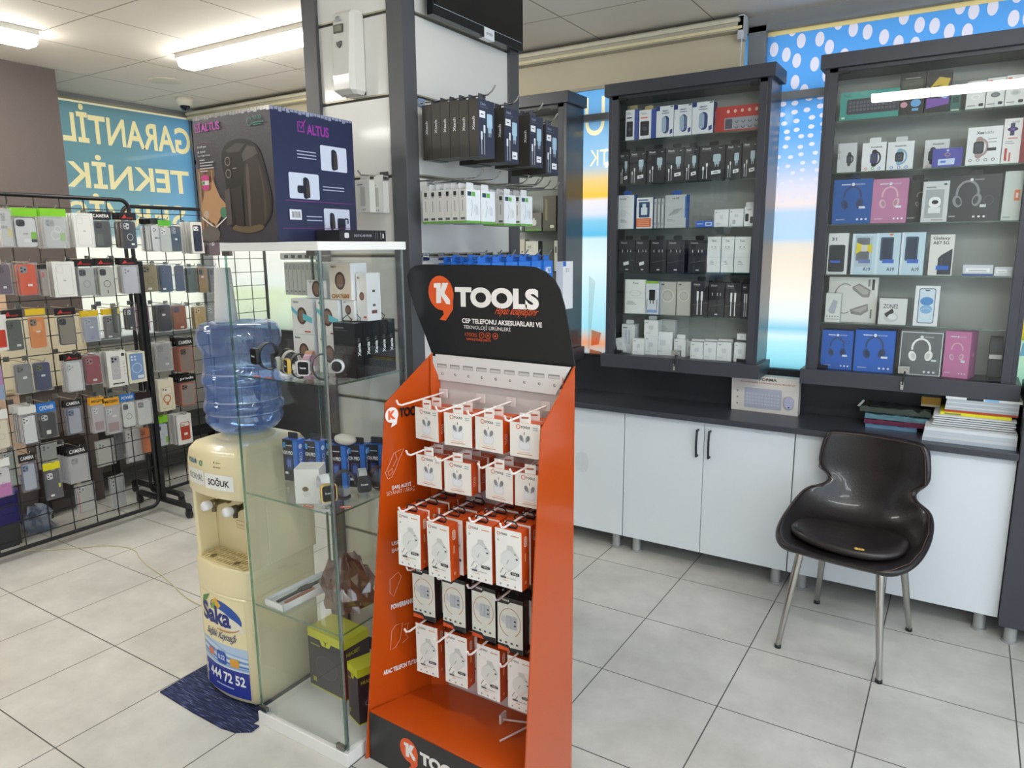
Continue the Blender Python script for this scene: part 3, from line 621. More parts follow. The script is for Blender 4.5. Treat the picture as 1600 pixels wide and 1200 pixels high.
# fifth shelf
item(C2, 156, 298, 372, 1, 'cable_box', 'white and teal cable box alone at the frame end of the fifth shelf', 'box', .06, '#e9ecea', '#4e8f93', [('t', 'Torc', .35, .87, .65, .92, '#4a4e54', .02), ('O', .5, .6, .26, .12, .02, '#c3c8ca'), ('r', 0, .46, 1, .466, '#c9cecf')]+tiny(y=.35, n=3))
item(C2, 292, 386, 382, 1, 'charger_box', 'narrow white charger box with a green top stripe and black plug', 'box', .05, '#dfe4ea', '#6f8fc0', [('r', 0, .92, 1, 1, '#8fbe45'), ('rr', .28, .42, .72, .74, .05, '#26272b'), ('r', .35, .32, .41, .44, '#26272b'), ('r', .57, .32, .63, .44, '#26272b'), ('l', [(.14, .15), (.14, .45)], .04, '#26272b'), ('l', [(.86, .15), (.86, .45)], .04, '#26272b'), ('r', .1, .05, .9, .14, '#8fa8d8')])
for i, (a, c) in enumerate(((386, 498), (502, 600))):
    item(C2, a, c, 388, 1, 'cable_packet', ('shiny silver cable packet beside the black plug picture', 'shiny silver cable packet beside the dark cable boxes')[i], 'packet', .03, M('#cfcfc6', .3, .3, bump=.5, scale=25), M('#bdbdb5', .3, .3), [('O', .5, .58, .36, .36, .05, '#e6e6df'), ('O', .5, .58, .26, .26, .03, '#b3b3aa'), ('r', .12, .9, .3, .94, '#4c4c48')], rz=(.06, -.05)[i], Y=3.55)
for i, (a, c, t, f) in enumerate(((602, 714, 385, cable_pr), (718, 824, 392, usb_pr), (828, 936, 396, cable_pr), (938, 992, 404, cable_pr))):
    item(C2, a, c, t, 1, 'cable_box', ('dark box with two white cables beside the silver packets', 'dark cable box with small plugs between two boxes with white cables', 'dark box with two white cables, third of four', 'dark cable box cut off by the cabinet frame, fifth shelf')[i], 'box', .07, '#2b282f', '#1b1a1f', f()+([('l', [(0, .32), (1, .40)], .012, '#a89b7c')] if i != 1 else []), tab='#17171a')
# bottom board of the charger cabinet
W1, W2 = '#eff1f2', '#d9dddf'
def wb(a, c, t, label, d=.05, Y=3.54, z=None, hgt=None, rz=0., tab=None, grp=None, w1=W1, pr=None, top=None): return item(C2, a, c, t, 0, 'accessory_box', label, 'box', d, w1, W2, pr or ([('rr', .35, .42, .65, .66, .04, '#d6dadd'), ('r', .44, .2, .48, .42, '#dadee0'), ('r', .1, .84, .3, .87, '#777b80')]+tiny(y=.18, n=2, c='#b5b9bd')), Y=Y, z=z, hgt=hgt, rz=rz, tab=tab, group=grp, top=top)
wb(134, 222, 672, 'tall white box with cable picture near the frame, bottom board', .06, 3.57, pr=[('r', .1, .86, .4, .9, '#777'), ('r', .25, .3, .4, .8, '#c9cfda'), ('r', .5, .3, .65, .8, '#c9cfda')], tab='#f2f3f4')
wb(205, 283, 768, 'small white box in front of the tall cable box, bottom board', .04, 3.535)
wb(285, 376, 742, 'white box under another in the two-high stack, bottom board', .06, 3.56, hgt=.098)
wb(285, 380, 655, 'white box on top of the two-high stack, bottom board', .06, 3.56, z=1.155, hgt=.083, tab='#f2f3f4')
wb(380, 492, 640, 'grey white box standing behind the leaning white box', .03, 3.63, w1='#d3d3cd', pr=tiny(y=.8, n=4))
wb(345, 472, 722, 'white box leaning before the grey one, bottom board', .03, 3.575, rz=.12)
o = wb(106, 165, 772, 'tiny white box tilted against the frame, bottom board', .025, 3.537); o.rotation_euler = (0, -.22, 0); o.location.z += .008
wb(483, 562, 772, 'white box with hang tab in the middle of the bottom board', .05, 3.575, tab='#eceeef')
wb(562, 606, 785, 'narrow white box peeping between its neighbours, bottom board', .05, 3.60)
for i, (a, c) in enumerate(((592, 680), (681, 768), (769, 868))):
    for k in (1, 0): wb(a+8*k, c+8*k, 792-20*k, ('front white plug box behind the lock, bottom board', 'middle front white plug box, bottom board', 'third front white plug box, bottom board')[i] if not k else 'white plug box in the row behind the three front ones', .045, 3.535+.062*k, grp='white plug boxes on the bottom board' if k else None)
wb(884, 966, 795, 'white plug box at the frame end of the bottom board', .05, 3.535)
wb(905, 968, 760, 'low white box lying on the end plug box', .05, 3.545, z=1.056+.108, hgt=.03)
# ---- headphone cabinet
item(C3, 203, 560, 392, 5, 'keyboard_box', 'long teal keyboard box on the top shelf of the headphone cabinet', 'box', .04, '#3f9d92', '#2d7a72', [('t', 'MK220', .06, .86, .18, .92, '#22443f'), ('rr', .12, .2, 1.0, .74, .03, '#3b3c46')]+[('r', .16+.062*i, .30+.13*j, .205+.062*i, .39+.13*j, '#5d5f6c') for i in range(13) for j in range(3)]+[('r', .04, .05, .1, .12, '#d3ece6')])
item(C3, 564, 722, 285, 5, 'lamp_box', 'black box with a pink and a blue glowing ball picture', 'box', .05, '#1c1d20', '#111', [('r', .1, .5, .9, .84, '#474c40'), ('r', .2, .86, .8, .88, '#9aa092'), ('o', .22, .26, .14, .12, '#d99bb0'), ('o', .68, .28, .2, .16, '#6fb0e6'), ('r', .55, .1, .8, .16, '#7fb7e8')], Y=3.55)
item(C3, 727, 880, 275, 5, 'gamepad_box', 'black box with yellow and purple artwork beside the ball picture box', 'box', .05, '#191a20', '#111', [('p', [(.15, .62), (.5, .86), (.95, .8), (.85, .58), (.5, .66)], '#d9b93a'), ('p', [(.05, .12), (.95, .2), (.95, .42), (.5, .34), (.05, .38)], '#7a4fae'), ('o', .78, .4, .14, .12, '#9fc1ee')], Y=3.55)
item(C3, 868, 932, 405, 5, 'small_box', 'teal box peeping behind the yellow and purple artwork box', 'box', .04, '#4c8a83', '#3a6e68', [('r', .1, .1, .9, .2, '#cfe6e0'), ('r', .2, .5, .8, .8, '#2d5d58')], Y=3.60)
for i, (a, c, t) in enumerate(((968, 1086, 335), (1090, 1203, 315), (1206, 1330, 298), (1334, 1450, 283))):
    item(C3, a, c, t, 5, 'watch_charger_box', ('white accessory box with orange tag and white disc, top shelf', 'white accessory box with orange tag and grey watch', 'white accessory box with orange tag, third of the row', 'white accessory box with orange tag at the far frame, top shelf')[i], 'box', .05, '#e9e9e6', '#cfcfcc', [('r', .06, .72, .26, .93, '#d9622f'), ('O', .5, .78, .3, .16, .05, '#55585c', 20, 160), ('o', .5, .42, .26, .16, ('#f6f6f4', '#6d6e72', '#d6d6d4', '#50525a')[i]), ('o', .5, .42, .17, .1, ('#e2e2e0', '#85868a', '#c1c1bf', '#6b6d75')[i]), ('rr', .68, .08, .92, .18, .05, '#2c2e36'), ('r', .08, .1, .5, .13, '#888')])
# second shelf: watches
item(C3, 188, 305, 712, 4, 'watch_box', 'white smart watch box nearest the frame with a narrow dark watch', 'box', .05, '#cfd1d4', '#b9bcc0', watch_pr('#3d3e42', x=.62, s=.8)+[('O', .08, .7, .05, .06, .02, '#8a6e66'), ('O', .08, .5, .05, .06, .02, '#8a8e96')])
item(C3, 335, 482, 708, 4, 'watch_box', 'white watch box showing a black watch with purple face', 'box', .05, '#eceef0', '#c9ccd0', [('t', 'Xeekids', .34, .81, .82, .87, '#33363c', .02)]+watch_pr('#1e1f22', '#3a3480')+[('O', .2+.28*i, .09, .05, .05, .025, c) for i, c in enumerate(('#e07a6a', '#5ab96a', '#6a8ae0'))], tab='#e9ebed')
item(C3, 487, 650, 702, 4, 'watch_box', 'white watch box showing a light blue watch strap', 'box', .05, '#e9ecef', '#a9adb2', [('t', 'Xeekids', .26, .82, .7, .88, '#33363c', .02)]+watch_pr('#7fb1c9', x=.48)+[('O', .2+.28*i, .08, .05, .05, .025, '#6a9ae0') for i in range(3)], tab='#dfe2e5')
item(C3, 712, 862, 690, 4, 'watch_box', 'white watch box half hidden by the violet card sleeve', 'box', .04, '#eceef0', '#c9ccd0', [('t', 'Xeekids', .3, .82, .78, .88, '#33363c', .02)]+watch_pr('#2c2d33', x=.34)+[('O', .14, .08, .05, .05, .025, '#e07a6a')], Y=3.59)
item(C3, 758, 942, 742, 4, 'card_sleeve', 'violet card sleeve with a white strip on the second shelf', 'card', .008, '#4648a8', '#3a3b8d', [('p', [(.2, .1), (.75, .12), (.76, .45), (.2, .42)], '#cfdcf2'), ('r', .28, .22, .46, .34, '#4a78d8'), ('o', .5, .88, .04, .04, '#cfd3f2'), ('O', .5, .66, .09, .06, .02, '#caa86a')], rz=.04)
item(C3, 972, 1185, 612, 4, 'watch_box', 'large white box with a pink grey square smart watch', 'box', .05, '#eceeee', '#8e9196', [('t', 'Xee', .25, .81, .47, .89, '#33363c', .03), ('t', 'kids', .5, .81, .75, .89, '#9a9da2', .01)]+watch_pr('#a98f8d', '#26272d', x=.36, y=.46, s=.95)+[('r', .6, .66, .85, .68, '#999'), ('r', .6, .58, .85, .60, '#999'), ('r', .6, .36, .86, .44, '#2c2e33')]+[('O', .14+.22*i, .13, .045, .04, .02, '#777') for i in range(4)])
item(C3, 1192, 1345, 560, 4, 'camera_box', 'white and red box with a blue black camera near the frame', 'box', .06, '#eeeae8', '#8c2c2c', [('o', .36, .76, .22, .10, '#222a4a'), ('r', .26, .62, .44, .9, '#2a3358'), ('o', .36, .76, .1, .06, '#6a3ab0'), ('t', 'V720', .3, .9, .6, .94, '#333'), ('r', .2, .55, .6, .57, '#c84a3c'), ('r', .12, .06, .22, .34, '#b83a34'), ('r', .3, .04, .38, .24, '#c9695f'), ('r', .74, 0, 1, 1, '#9a2f30')]+tiny(y=.48, n=2))
# third shelf: headphones
item(C3, 163, 402, 930, 3, 'headphone_box', 'blue headphone box on the third shelf', 'box', .09, M('#1f5aa8', .3), '#173f7d', hp_box('', '#27406e'), tab='#16254a')
item(C3, 398, 618, 926, 3, 'headphone_box', 'pink headphone box on the third shelf', 'box', .09, M('#c17fa6', .3), '#a8688f', hp_box('', '#dcb5c4', dk='#b58aa0'))
item(C3, 612, 722, 935, 3, 'headphone_box', 'dark headphone box behind the white camera box', 'box', .07, '#2b2c2e', '#1c1c1e', headph('#8a7f78', x=.75)[:4]+[('t', 'BASIC', .05, .1, .5, .13, '#e9eef5')], Y=3.575, tab='#131315')
item(C3, 702, 864, 942, 3, 'camera_box', 'white camera box standing before the dark headphone box', 'box', .04, '#d3d6d8', '#9ea2a6', [('r', .12, .1, .82, .8, '#a9adb0'), ('rr', .26, .35, .72, .62, .2, '#f0f1f2'), ('o', .5, .49, .13, .09, '#1c1d20'), ('rr', .26, .22, .72, .36, .03, '#e6e8ea'), ('o', .84, .92, .07, .04, '#44474d'), ('r', .12, .84, .5, .87, '#888'), ('r', .4, .04, .85, .06, '#888')])
item(C3, 866, 1182, 903, 3, 'headphone_box', 'wide dark headphone box with grey headphones, third shelf', 'box', .08, M('#333438', .3), '#7e8184', headph('#8c8e92', '#3b3c40', x=.36)+[('o', .42, .90, .035, .035, '#dfe2e6'), ('t', 'SOUND', .48, .885, .66, .915, '#dfe2e6'), ('O', .78, .45, .09, .10, .015, '#56585c'), ('r', .62, .30, .74, .36, '#d6dade')]+[('o', .52+.1*i, .10, .025, .025, '#e9ebee') for i in range(3)]+[('t', 'BASIC', .03, .10, .16, .13, '#e9eef5')], tab='#131315')
item(C3, 1196, 1312, 880, 3, 'cable_box', 'pale box with a small orange label at the frame, third shelf', 'box', .06, '#c9d0ca', '#b2b8b3', [('rr', .6, .4, .9, .62, .04, '#d9692f'), ('r', .68, .46, .82, .56, '#f6e4d8'), ('r', .08, .05, .5, .08, '#9aa19b')])
# fourth shelf: phones
item(C4, 131, 255, 134, 2, 'phone_box', 'white phone box with a black phone nearest the frame', 'box', .03, '#e3e5e6', '#b9bcbe', [('t', '31', .15, .82, .42, .9, '#33363c', .02), ('rr', .05, .06, .86, .72, .1, '#2b3138'), ('rr', .1, .1, .72, .66, .07, '#222a30'), ('r', .15, .28, .65, .34, '#3a62c8')])
for i, (a, c, t) in enumerate(((276, 425, 136), (421, 570, 132), (572, 720, 128))):
    o = item(C4, a, c, t, 2, 'phone_box', ('blue white phone box with a yellow clear bag over it', 'blue white phone box with an orange dot on top', 'blue white phone box beside the white dark-phone box')[i], 'box', .03, '#c3dcea', '#8fb4cc', [('rr', .18, .34, .72, .9, .06, '#3c536e'), ('rr', .24, .38, .66, .86, .04, '#24364c'), ('r', .3, .28, .78, .37, '#2f66c8'), ('t', 'A19', .5, .09, .82, .18, '#3a4a5c', .02), ('r', 0, 0, .1, 1, '#dceaf3')]+([('o', .6, .96, .08, .04, '#e37a3c')] if i == 1 else []))
    if i == 0:
        bg_ = MB(); w_ = .066; h_ = .13
        bg_.prints(lambda u, v, e: (-w_/2+u*w_, -.004-e, .035+v*h_), w_, h_, [('p', [(0, .42), (.5, .56), (1, .45), (.96, .75), (.5, .7), (.05, .8)], '#e2cf2e'), ('r', .34, .5, .7, .72, '#d3d6cf')]); bg_.box(-w_/2, w_/2, -.004, -.0025, .035, .035+h_, BAG); bg_.build('clear_bag', o)
item(C4, 745, 895, 142, 2, 'phone_box', 'white phone box with big letters and a dark blue phone corner', 'box', .03, '#e4e2dd', '#b9b9b6', [('t', 'Galaxy', .12, .86, .82, .95, '#2c3038', .015), ('t', 'A07 5G', .12, .76, .78, .84, '#2c3038', .015), ('p', [(.38, .02), (.95, .02), (.95, .66), (.5, .5), (.38, .42)], '#28303f'), ('r', .5, .22, .57, .44, '#3b4558'), ('r', .32, .14, .86, .24, '#2f66c8')])
item(C4, 938, 1124, 325, 2, 'card_pack', 'flat clear pack lying on the fourth shelf beside the phone boxes', 'packet', .05, '#cfd3da', '#a9afbd', [('r', .1, .35, .9, .7, '#f2f3f4'), ('r', .2, .45, .8, .5, '#555a66'), ('r', 0, 0, 1, .2, '#4a5f9a')])
item(C4, 1128, 1240, 338, 2, 'card_pack', 'flat clear pack lying at the frame end of the fourth shelf', 'packet', .05, '#d3d6dc', '#a9afbd', [('r', .1, .35, .7, .7, '#f2f3f4'), ('r', .2, .45, .6, .5, '#555a66')])
# fifth shelf
item(C4, 134, 434, 398, 1, 'headphone_box', 'large white box with silver over-ear headphones', 'box', .05, '#dcdcd6', '#bdbdb8', [('O', .34, .52, .22, .33, .025, '#97948e', 60, 300), ('p', [(.48, .78), (.62, .86), (.86, .72), (.84, .56), (.7, .56), (.5, .72)], '#8f8c87'), ('p', [(.46, .28), (.6, .34), (.82, .42), (.84, .26), (.7, .16), (.5, .18)], '#8f8c87'), ('p', [(.52, .78), (.62, .82), (.82, .70), (.8, .62), (.7, .62)], '#b3b0aa'), ('p', [(.5, .27), (.62, .3), (.8, .38), (.8, .3), (.68, .22)], '#b3b0aa'), ('r', .88, .72, .93, .95, '#3a3a3a'), ('r', .8, .8, .84, .95, '#8a8a86'), ('r', .88, .1, .91, .3, '#777')], Y=3.57)
item(C4, 114, 208, 496, 1, 'phone_stand_box', 'small white box with a stand picture before the large headphone box', 'box', .03, '#dfe3df', '#b5bab5', [('p', [(.2, .4), (.5, .78), (.8, .72), (.62, .3), (.35, .3)], '#b3b9c3'), ('r', .1, .1, .9, .12, '#777')]+[('o', .14+.18*i, .2, .05, .04, '#777') for i in range(5)], Y=3.535)
item(C4, 436, 608, 528, 1, 'watch_box', 'squat white box with a round watch stand picture', 'box', .07, '#dcdedc', '#9ea1a0', [('t', 'ZONE2', .15, .62, .68, .78, '#55585c', .015), ('o', .45, .28, .26, .20, '#c5c8c9'), ('p', [(.2, .4), (.48, .62), (.55, .48), (.3, .28)], '#33302f'), ('o', .5, .3, .16, .12, '#e4e6e6')])
item(C4, 654, 806, 452, 1, 'phone_box', 'white phone box with a pale blue screen', 'box', .03, '#e9ecee', '#c9cdd0', [('rr', .16, .07, .84, .94, .1, '#2b4766'), ('rr', .19, .09, .81, .92, .08, '#d5e5f0'), ('o', .5, .62, .27, .2, '#4f8fcf'), ('o', .5, .42, .25, .2, '#86b7e0'), ('O', .5, .3, .26, .28, .03, '#bcd8ee'), ('rr', .40, .88, .60, .905, .02, '#1e2c3c')])
# bottom: headphones
item(C4, 92, 284, 722, 0, 'headphone_box', 'blue headphone box at the frame on the bottom board', 'box', .09, M('#1d5fc0', .3), '#1a3a86', hp_box('', '#2a4574')+[('O', .8, .72, .08, .07, .02, '#16479a')])
item(C4, 292, 538, 722, 0, 'headphone_box', 'blue headphone box beside the silver grey one', 'box', .09, M('#1d62c6', .3), '#1a3a86', hp_box('', '#2a4574'))
item(C4, 566, 828, 730, 0, 'headphone_box', 'silver grey box with white headphones behind the lock', 'box', .09, M('#66696c', .3), '#c9ccd0', [('RR', .01, .01, .99, .99, .01, .02, '#dadde0')]+headph('#f1f1ee', '#d6d6d2')+[('o', .5, .885, .04, .04, '#e9eef5'), ('t', 'SOUND', .56, .87, .78, .90, '#e9eef5')]+[('o', .62+.11*i, .09, .03, .03, '#e9eef5') for i in range(3)]+[('r', .76, .34, .88, .38, '#dfe5ee')])
item(C4, 832, 1000, 728, 0, 'headphone_box', 'pink headphone box turned to show its side, bottom board', 'box', .088, M('#cf7fae', .3), M('#b56a97', .35), hp_box('', '#e2b8cb', dk='#c48fae'), rp=[('o', .5, .5, .14, .1, '#d9a0bf')], rz=-.28, Y=3.548)
r = item(C4, 1106, 1188, 765, 0, 'black_box', 'tall black box with a pale band at the frame, bottom board', 'box', .07, '#202225', '#161719', [('r', 0, .5, 1, .6, '#cfcfc8'), ('r', .1, .75, .9, .9, '#2f3336')], Y=3.56)
# ---- cabinet behind the column
def C0(x, y): return (x, y)
def it3(x0, x1, yt, zi, nm_, lab, d, f, s, pr, **k):
    zb = SHZ[zi]; Y = k.pop('Y', 3.54); A = onY(x0, yt+15, Y); B = onY(x1, yt+15, Y); T = onY((x0+x1)/2, yt, Y)
    o = carton(B[0]-A[0]-.002, T[2]-zb, d, f, s, pr).build(nm_); o.location = ((A[0]+B[0])/2, Y, zb+.0004); return tag(o, lab, 'box')
it3(801, 818, 316, 3, 'card_box', 'dark green pair of packs in the half hidden cabinet', .04, '#2d5a54', '#1f3f3b', [('r', .45, 0, .5, 1, '#17322f'), ('r', .1, .7, .9, .75, '#5a8a82')], Y=3.60)
it3(820, 846, 333, 3, 'earbud_box', 'grey earbud box with a green foot in the half hidden cabinet', .05, '#77776f', '#5b5b55', [('r', 0, 0, 1, .1, '#6aa546'), ('rr', .35, .3, .7, .62, .1, '#e4e4dd'), ('r', .15, .55, .35, .65, '#e4e4dd'), ('rr', .5, .6, .6, .72, .03, '#e4e4dd')])
it3(848, 869, 306, 3, 'cable_box', 'olive grey box beside the grey earbud box', .05, '#5c594c', '#45433a', [('r', .2, .3, .35, .9, '#8d8568'), ('r', .55, .08, .85, .16, '#dcd8c6')])
it3(812, 820, 374, 2, 'earbud_box', 'cream box with black buds in the half hidden cabinet', .05, '#d9d2bd', '#c2bba6', [('o', .5, .6, .2, .1, '#222')])
it3(821, 841, 377, 2, 'earbud_box', 'white earbud box in the half hidden cabinet', .05, '#e4e1d6', '#3a3a38', [('t', 'W3', .15, .75, .45, .85, '#333'), ('o', .4, .2, .1, .08, '#999')])
it3(866, 872, 376, 2, 'plug_box', 'white box at the frame of the half hidden cabinet', .05, '#e4e1d6', '#b9b6ac', [('r', .2, .6, .6, .8, '#555')])
it3(800, 815, 330, 3, 'case_box', 'white and green box behind the hanging cable packs', .05, '#d3d6cc', '#b9bcb2', [('r', 0, 0, 1, .08, '#6aa546'), ('r', .2, .5, .8, .8, '#555')], Y=3.53)
# ================================================================== THINGS ON THE WORKTOP
A = onY(1142, 634, 3.60); B = onY(1247, 643, 3.60)
o = carton(B[0]-A[0], .182, .045, '#e6dfd8', '#cfc8c1', [('t', 'FORMA', .42, .88, .68, .96, '#2c2a2a', .03), ('t', 'RECHARGEABLE KEYBOARD & DUAL MOUSE SET', .14, .80, .95, .84, '#b5483c', .01), ('rr', .20, .10, .76, .66, .02, '#b7bacb')]+[('r', .225+.047*i, .20+.09*j, .262+.047*i, .26+.09*j, '#c9cbd9') for i in range(11) for j in range(4)]+[('rr', .80, .16, .94, .52, .07, '#c3c0dc'), ('RR', .80, .16, .94, .52, .07, .006, '#9a96b8'), ('o', .87, .22, .012, .012, '#3a3860')]+[('o', .1, .2+.18*i, .014, .014, '#9a958f') for i in range(3)]).build('keyboard_box', mod=.0015)
o.location = ((A[0]+B[0])/2, 3.60, .8035); o.rotation_euler = (.06, 0, -.04); tag(o, 'beige keyboard and mouse box leaning on the backsplash between the wall cabinets', 'box')
# plastic packs
def slabpack(x0, x1, y0, y1, z0, z1, m, name, label, cat, wav=.004, part=None, prn=None):
    b = MB(); n = 12; k = 4; V = []
    for i in range(n+1):
        for j in range(k+1):
            V.append((x0+(x1-x0)*i/n+random.uniform(-.002, .002), y0+(y1-y0)*j/k, z1+random.uniform(-wav, wav)*(1 if 0 < i < n else .4)))
    T = [(i*(k+1)+j, (i+1)*(k+1)+j, (i+1)*(k+1)+j+1, i*(k+1)+j+1) for i in range(n) for j in range(k)]
    b.add(V, T, m, True)
    fr = [V[i*(k+1)] for i in range(n+1)]; b.add(fr+[(p[0], p[1], z0) for p in fr], [(i, n+1+i, n+2+i, i+1) for i in range(n)], m, True)
    for q in (0, n):
        e = [V[q*(k+1)+j] for j in range(k+1)]; b.add(e+[(p[0], p[1], z0) for p in e], [(j, j+1, k+2+j, k+1+j) for j in range(k)], m)
    b.add([(x0, y0, z0), (x1, y0, z0), (x1, y1, z0), (x0, y1, z0)], [(3, 2, 1, 0)], m)
    return tag(b.build(name), label, cat)
FO = lambda c, r=.18: M(c, r, .35, bump=.9, scale=34)
slabpack(-.33, -.125, 3.53, 3.66, .8035, .824, FO('#7fa9cf', .2), 'plastic_pack', 'light blue shiny pack at the bottom of the pile by the white books', 'packet')
slabpack(-.335, -.09, 3.52, 3.66, .8255, .846, FO('#7c3d58', .22), 'plastic_pack', 'maroon shiny pack in the pile on the worktop', 'packet')
slabpack(-.335, -.085, 3.52, 3.67, .848, .870, FO('#6d97a6', .22), 'plastic_pack', 'teal shiny pack above the maroon one in the pile', 'packet')
slabpack(-.36, -.08, 3.54, 3.68, .873, .895, FO('#4b554f', .2), 'foil_pack', 'dark foil pack on top of the pile of shiny packs', 'packet', .007)
b = MB(); b.add([(-.365, 3.55, .888), (-.33, 3.545, .93), (-.318, 3.55, .905), (-.33, 3.56, .886)], [(0, 1, 2, 3)], FO('#22231f')); b.add([(-.372, 3.545, .895), (-.35, 3.55, .925), (-.342, 3.555, .92), (-.36, 3.55, .89)], [(0, 1, 2, 3)], FO('#b9bcb2')); b.build('torn_corner', bpy.data.objects['foil_pack'])
# stacks of booklets
def sheet(x0, x1, z0, z1, front, label, Y0=3.42, Y1=3.67, top='#eceef0', grp=None, name='booklet', pr=()):
    b = MB(); b.box(x0, x1, Y0, Y1, z0, z1, '#d9dce0'); b.add([(x0, Y0, z1+.0002), (x1, Y0, z1+.0002), (x1, Y1, z1+.0002), (x0, Y1, z1+.0002)], [(0, 1, 2, 3)], top)
    H = z1-z0; b.prints(lambda u, v, e: (x0+u*(x1-x0), Y0-e, z0+v*H), x1-x0, H, [('r', 0, .0, 1, 1, front)]+list(pr)); return tag(b.build(name), label, 'booklet', grp)
z = .8035
for i in range(4): sheet(-.10+.002*i, .228, z, z+.0145, ('#b9c3cd', '#cfd5db', '#c3ccd4', '#dbe1e6')[i], 'large pale booklet in the bottom layer of the stack at the worktop end', 3.405, 3.66, grp='large pale booklets at the bottom of the stack'); z += .0152
for i in range(5): sheet(-.07+.003*(i % 3), .222-.004*(i % 2), z, z+.0085, '#d3d6d9', 'white booklet with a black edge line in the middle layer of the stack', 3.45, 3.67, grp='white booklets with black edges', pr=[('r', 0, 0, 1, .3, '#1d1f24')]); z += .0092
sheet(-.045, .205, z, z+.011, '#e6dd1f', 'yellow booklet in the stack at the worktop end', 3.47, 3.67, top='#e6dd1f', pr=[('r', .06, .1, .3, .75, '#8d8b55')]); z += .0117
sheet(-.03, .226, z, z+.008, '#b8402c', 'red booklet between the yellow and the upper white ones', 3.48, 3.67, top='#b8402c'); z += .0087
for i in range(5): sheet(-.03+.001*i, .226, z, z+.0085, ('#b5bfc9', '#cbd2d9')[i % 2], 'grey white booklet in the top layer of the stack', 3.48, 3.66, grp='grey white booklets in the top layer'); z += .0092
sheet(-.03, .236, z, z+.01, '#e3e7ea', 'printed booklet lying topmost, black and blue cover', 3.48, 3.66, top='#e6ebef', pr=[('r', .28, .0, .5, 1, '#1c1e22'), ('r', .52, 0, .7, 1, '#8fc1ea')])
b = carton(.075, .095, .06, '#c99a2c', '#a87f22', [('r', 0, .45, 1, .85, '#1c1d20'), ('r', .1, .58, .6, .7, '#d9a93a'), ('r', 0, 0, 1, .1, '#e8dfc0')]); o = b.build('small_carton')
o.location = (-.085, 3.602, .9108); tag(o, 'small yellow and black carton beside the booklet stack', 'box')
# ================================================================== DISPLAY COLUMN
CX0, CX1, CY0, CY1 = -2.104, -1.640, 1.95, 2.68
POST = M('#58595c', .4, .1); SLW = M('#e6e4de', .28, coat=.4); GRV = M('#b8b29c', .35, .4)
COLM = empty('slatwall_column', ((CX0+CX1)/2, (CY0+CY1)/2, 0), 0, 'four-sided display column with white slatted panels and dark corner posts', 'display')
cx, cy = (CX0+CX1)/2, (CY0+CY1)/2; hx, hy = (CX1-CX0)/2, (CY1-CY0)/2; PW = .068
for sx in (-1, 1):
    for sy in (-1, 1):
        b = MB(); x0 = -hx if sx < 0 else hx-PW; y0 = -hy if sy < 0 else hy-PW; b.box(x0, x0+PW, y0, y0+PW, .0, ZC-.002, POST); b.build('post', COLM, .0015)
GZ = [.25, .515, .785, 1.058, 1.327, 1.592, 1.864, 2.128, 2.392, ZC-.01]
def slatpanel(F, w):
    b = MB(); z0 = .06
    for g in GZ:
        z1 = g-.007
        V = [F(-w, 0, z0), F(w, 0, z0), F(w, 0, z1), F(-w, 0, z1), F(-w, .018, z0), F(w, .018, z0), F(w, .018, z1), F(-w, .018, z1)]
        b.add(V, [(0, 1, 2, 3), (4, 7, 6, 5), (3, 2, 6, 7), (0, 4, 5, 1)], SLW)
        b.add([F(-w, .012, z1), F(w, .012, z1), F(w, .012, g+.007), F(-w, .012, g+.007)], [(0, 1, 2, 3)], M('#77756c', .4))
        b.add([F(-w, .001, g+.002), F(w, .001, g+.002), F(w, .001, g+.0075), F(-w, .001, g+.0075)], [(0, 1, 2, 3)], GRV)
        z0 = g+.007
    b.build('slat_panel', COLM)
IN = .014
slatpanel(lambda x, e, z: (x, -hy+IN+e, z), hx-PW); slatpanel(lambda x, e, z: (x, hy-IN-e, z), hx-PW)
slatpanel(lambda x, e, z: (hx-IN-e, x, z), hy-PW); slatpanel(lambda x, e, z: (-hx+IN+e, x, z), hy-PW)
b = MB(); b.box(-hx+.02, hx-.02, -hy+.02, hy-.02, .0, .06, '#2c2d31'); b.build('plinth', COLM)
FY0 = CY0+IN; FX1 = CX1-IN        # visible panel faces
# air freshener
r = empty('air_freshener', (-1.868, FY0, 2.138), 0, 'white automatic air freshener with a small display on the column', 'dispenser')
b = MB(); w = .047
sec = [(-w, 0), (-w, -.045), (-w*.8, -.062), (w*.8, -.062), (w, -.045), (w, 0)]
def loft(b, secs, m, smooth=False, cap=True):
    n = len(secs[0]); V = [p for s in secs for p in s]
    b.add(V, [(k*n+i, k*n+(i+1) % n, (k+1)*n+(i+1) % n, (k+1)*n+i) for k in range(len(secs)-1) for i in range(n)], m, smooth)
    if cap: b.add(V, [tuple(range(n-1, -1, -1)), tuple(range((len(secs)-1)*n, len(secs)*n))], m)
loft(b, [[(x*s, y*t, z) for x, y in sec] for z, s, t in ((0, .84, .72), (.012, 1, 1.12), (.06, 1, 1.14), (.2, 1, 1), (.255, 1, .92), (.268, .96, .72))], M('#e3e1d8', .18, coat=.5))
b.box(-w, w, -.004, 0, .0, .262, '#3f3f42'); b.build('body', r, .003)
b = MB(); b.box(-.030, .012, -.066, -.058, .196, .222, '#56524a'); b.box(-.024, .008, -.0672, -.060, .200, .218, M('#8b8a78', .2)); b.build('display', r)
b = MB(); b.slabXZ([(-.016, .165), (.006, .168), (.006, .156), (-.004, .146), (-.014, .154)], -.070, -.062, M('#5b5954', .3)); b.build('sensor_window', r)
b = MB(); b.prints(lambda u, v, e: (-.03+u*.05, -.0645-e, .228+v*.025), .05, .025, [('o', .4, .6, .2, .12, '#8e9096'), ('o', .4, .3, .32, .06, '#a9abb0')]); b.build('logo', r)
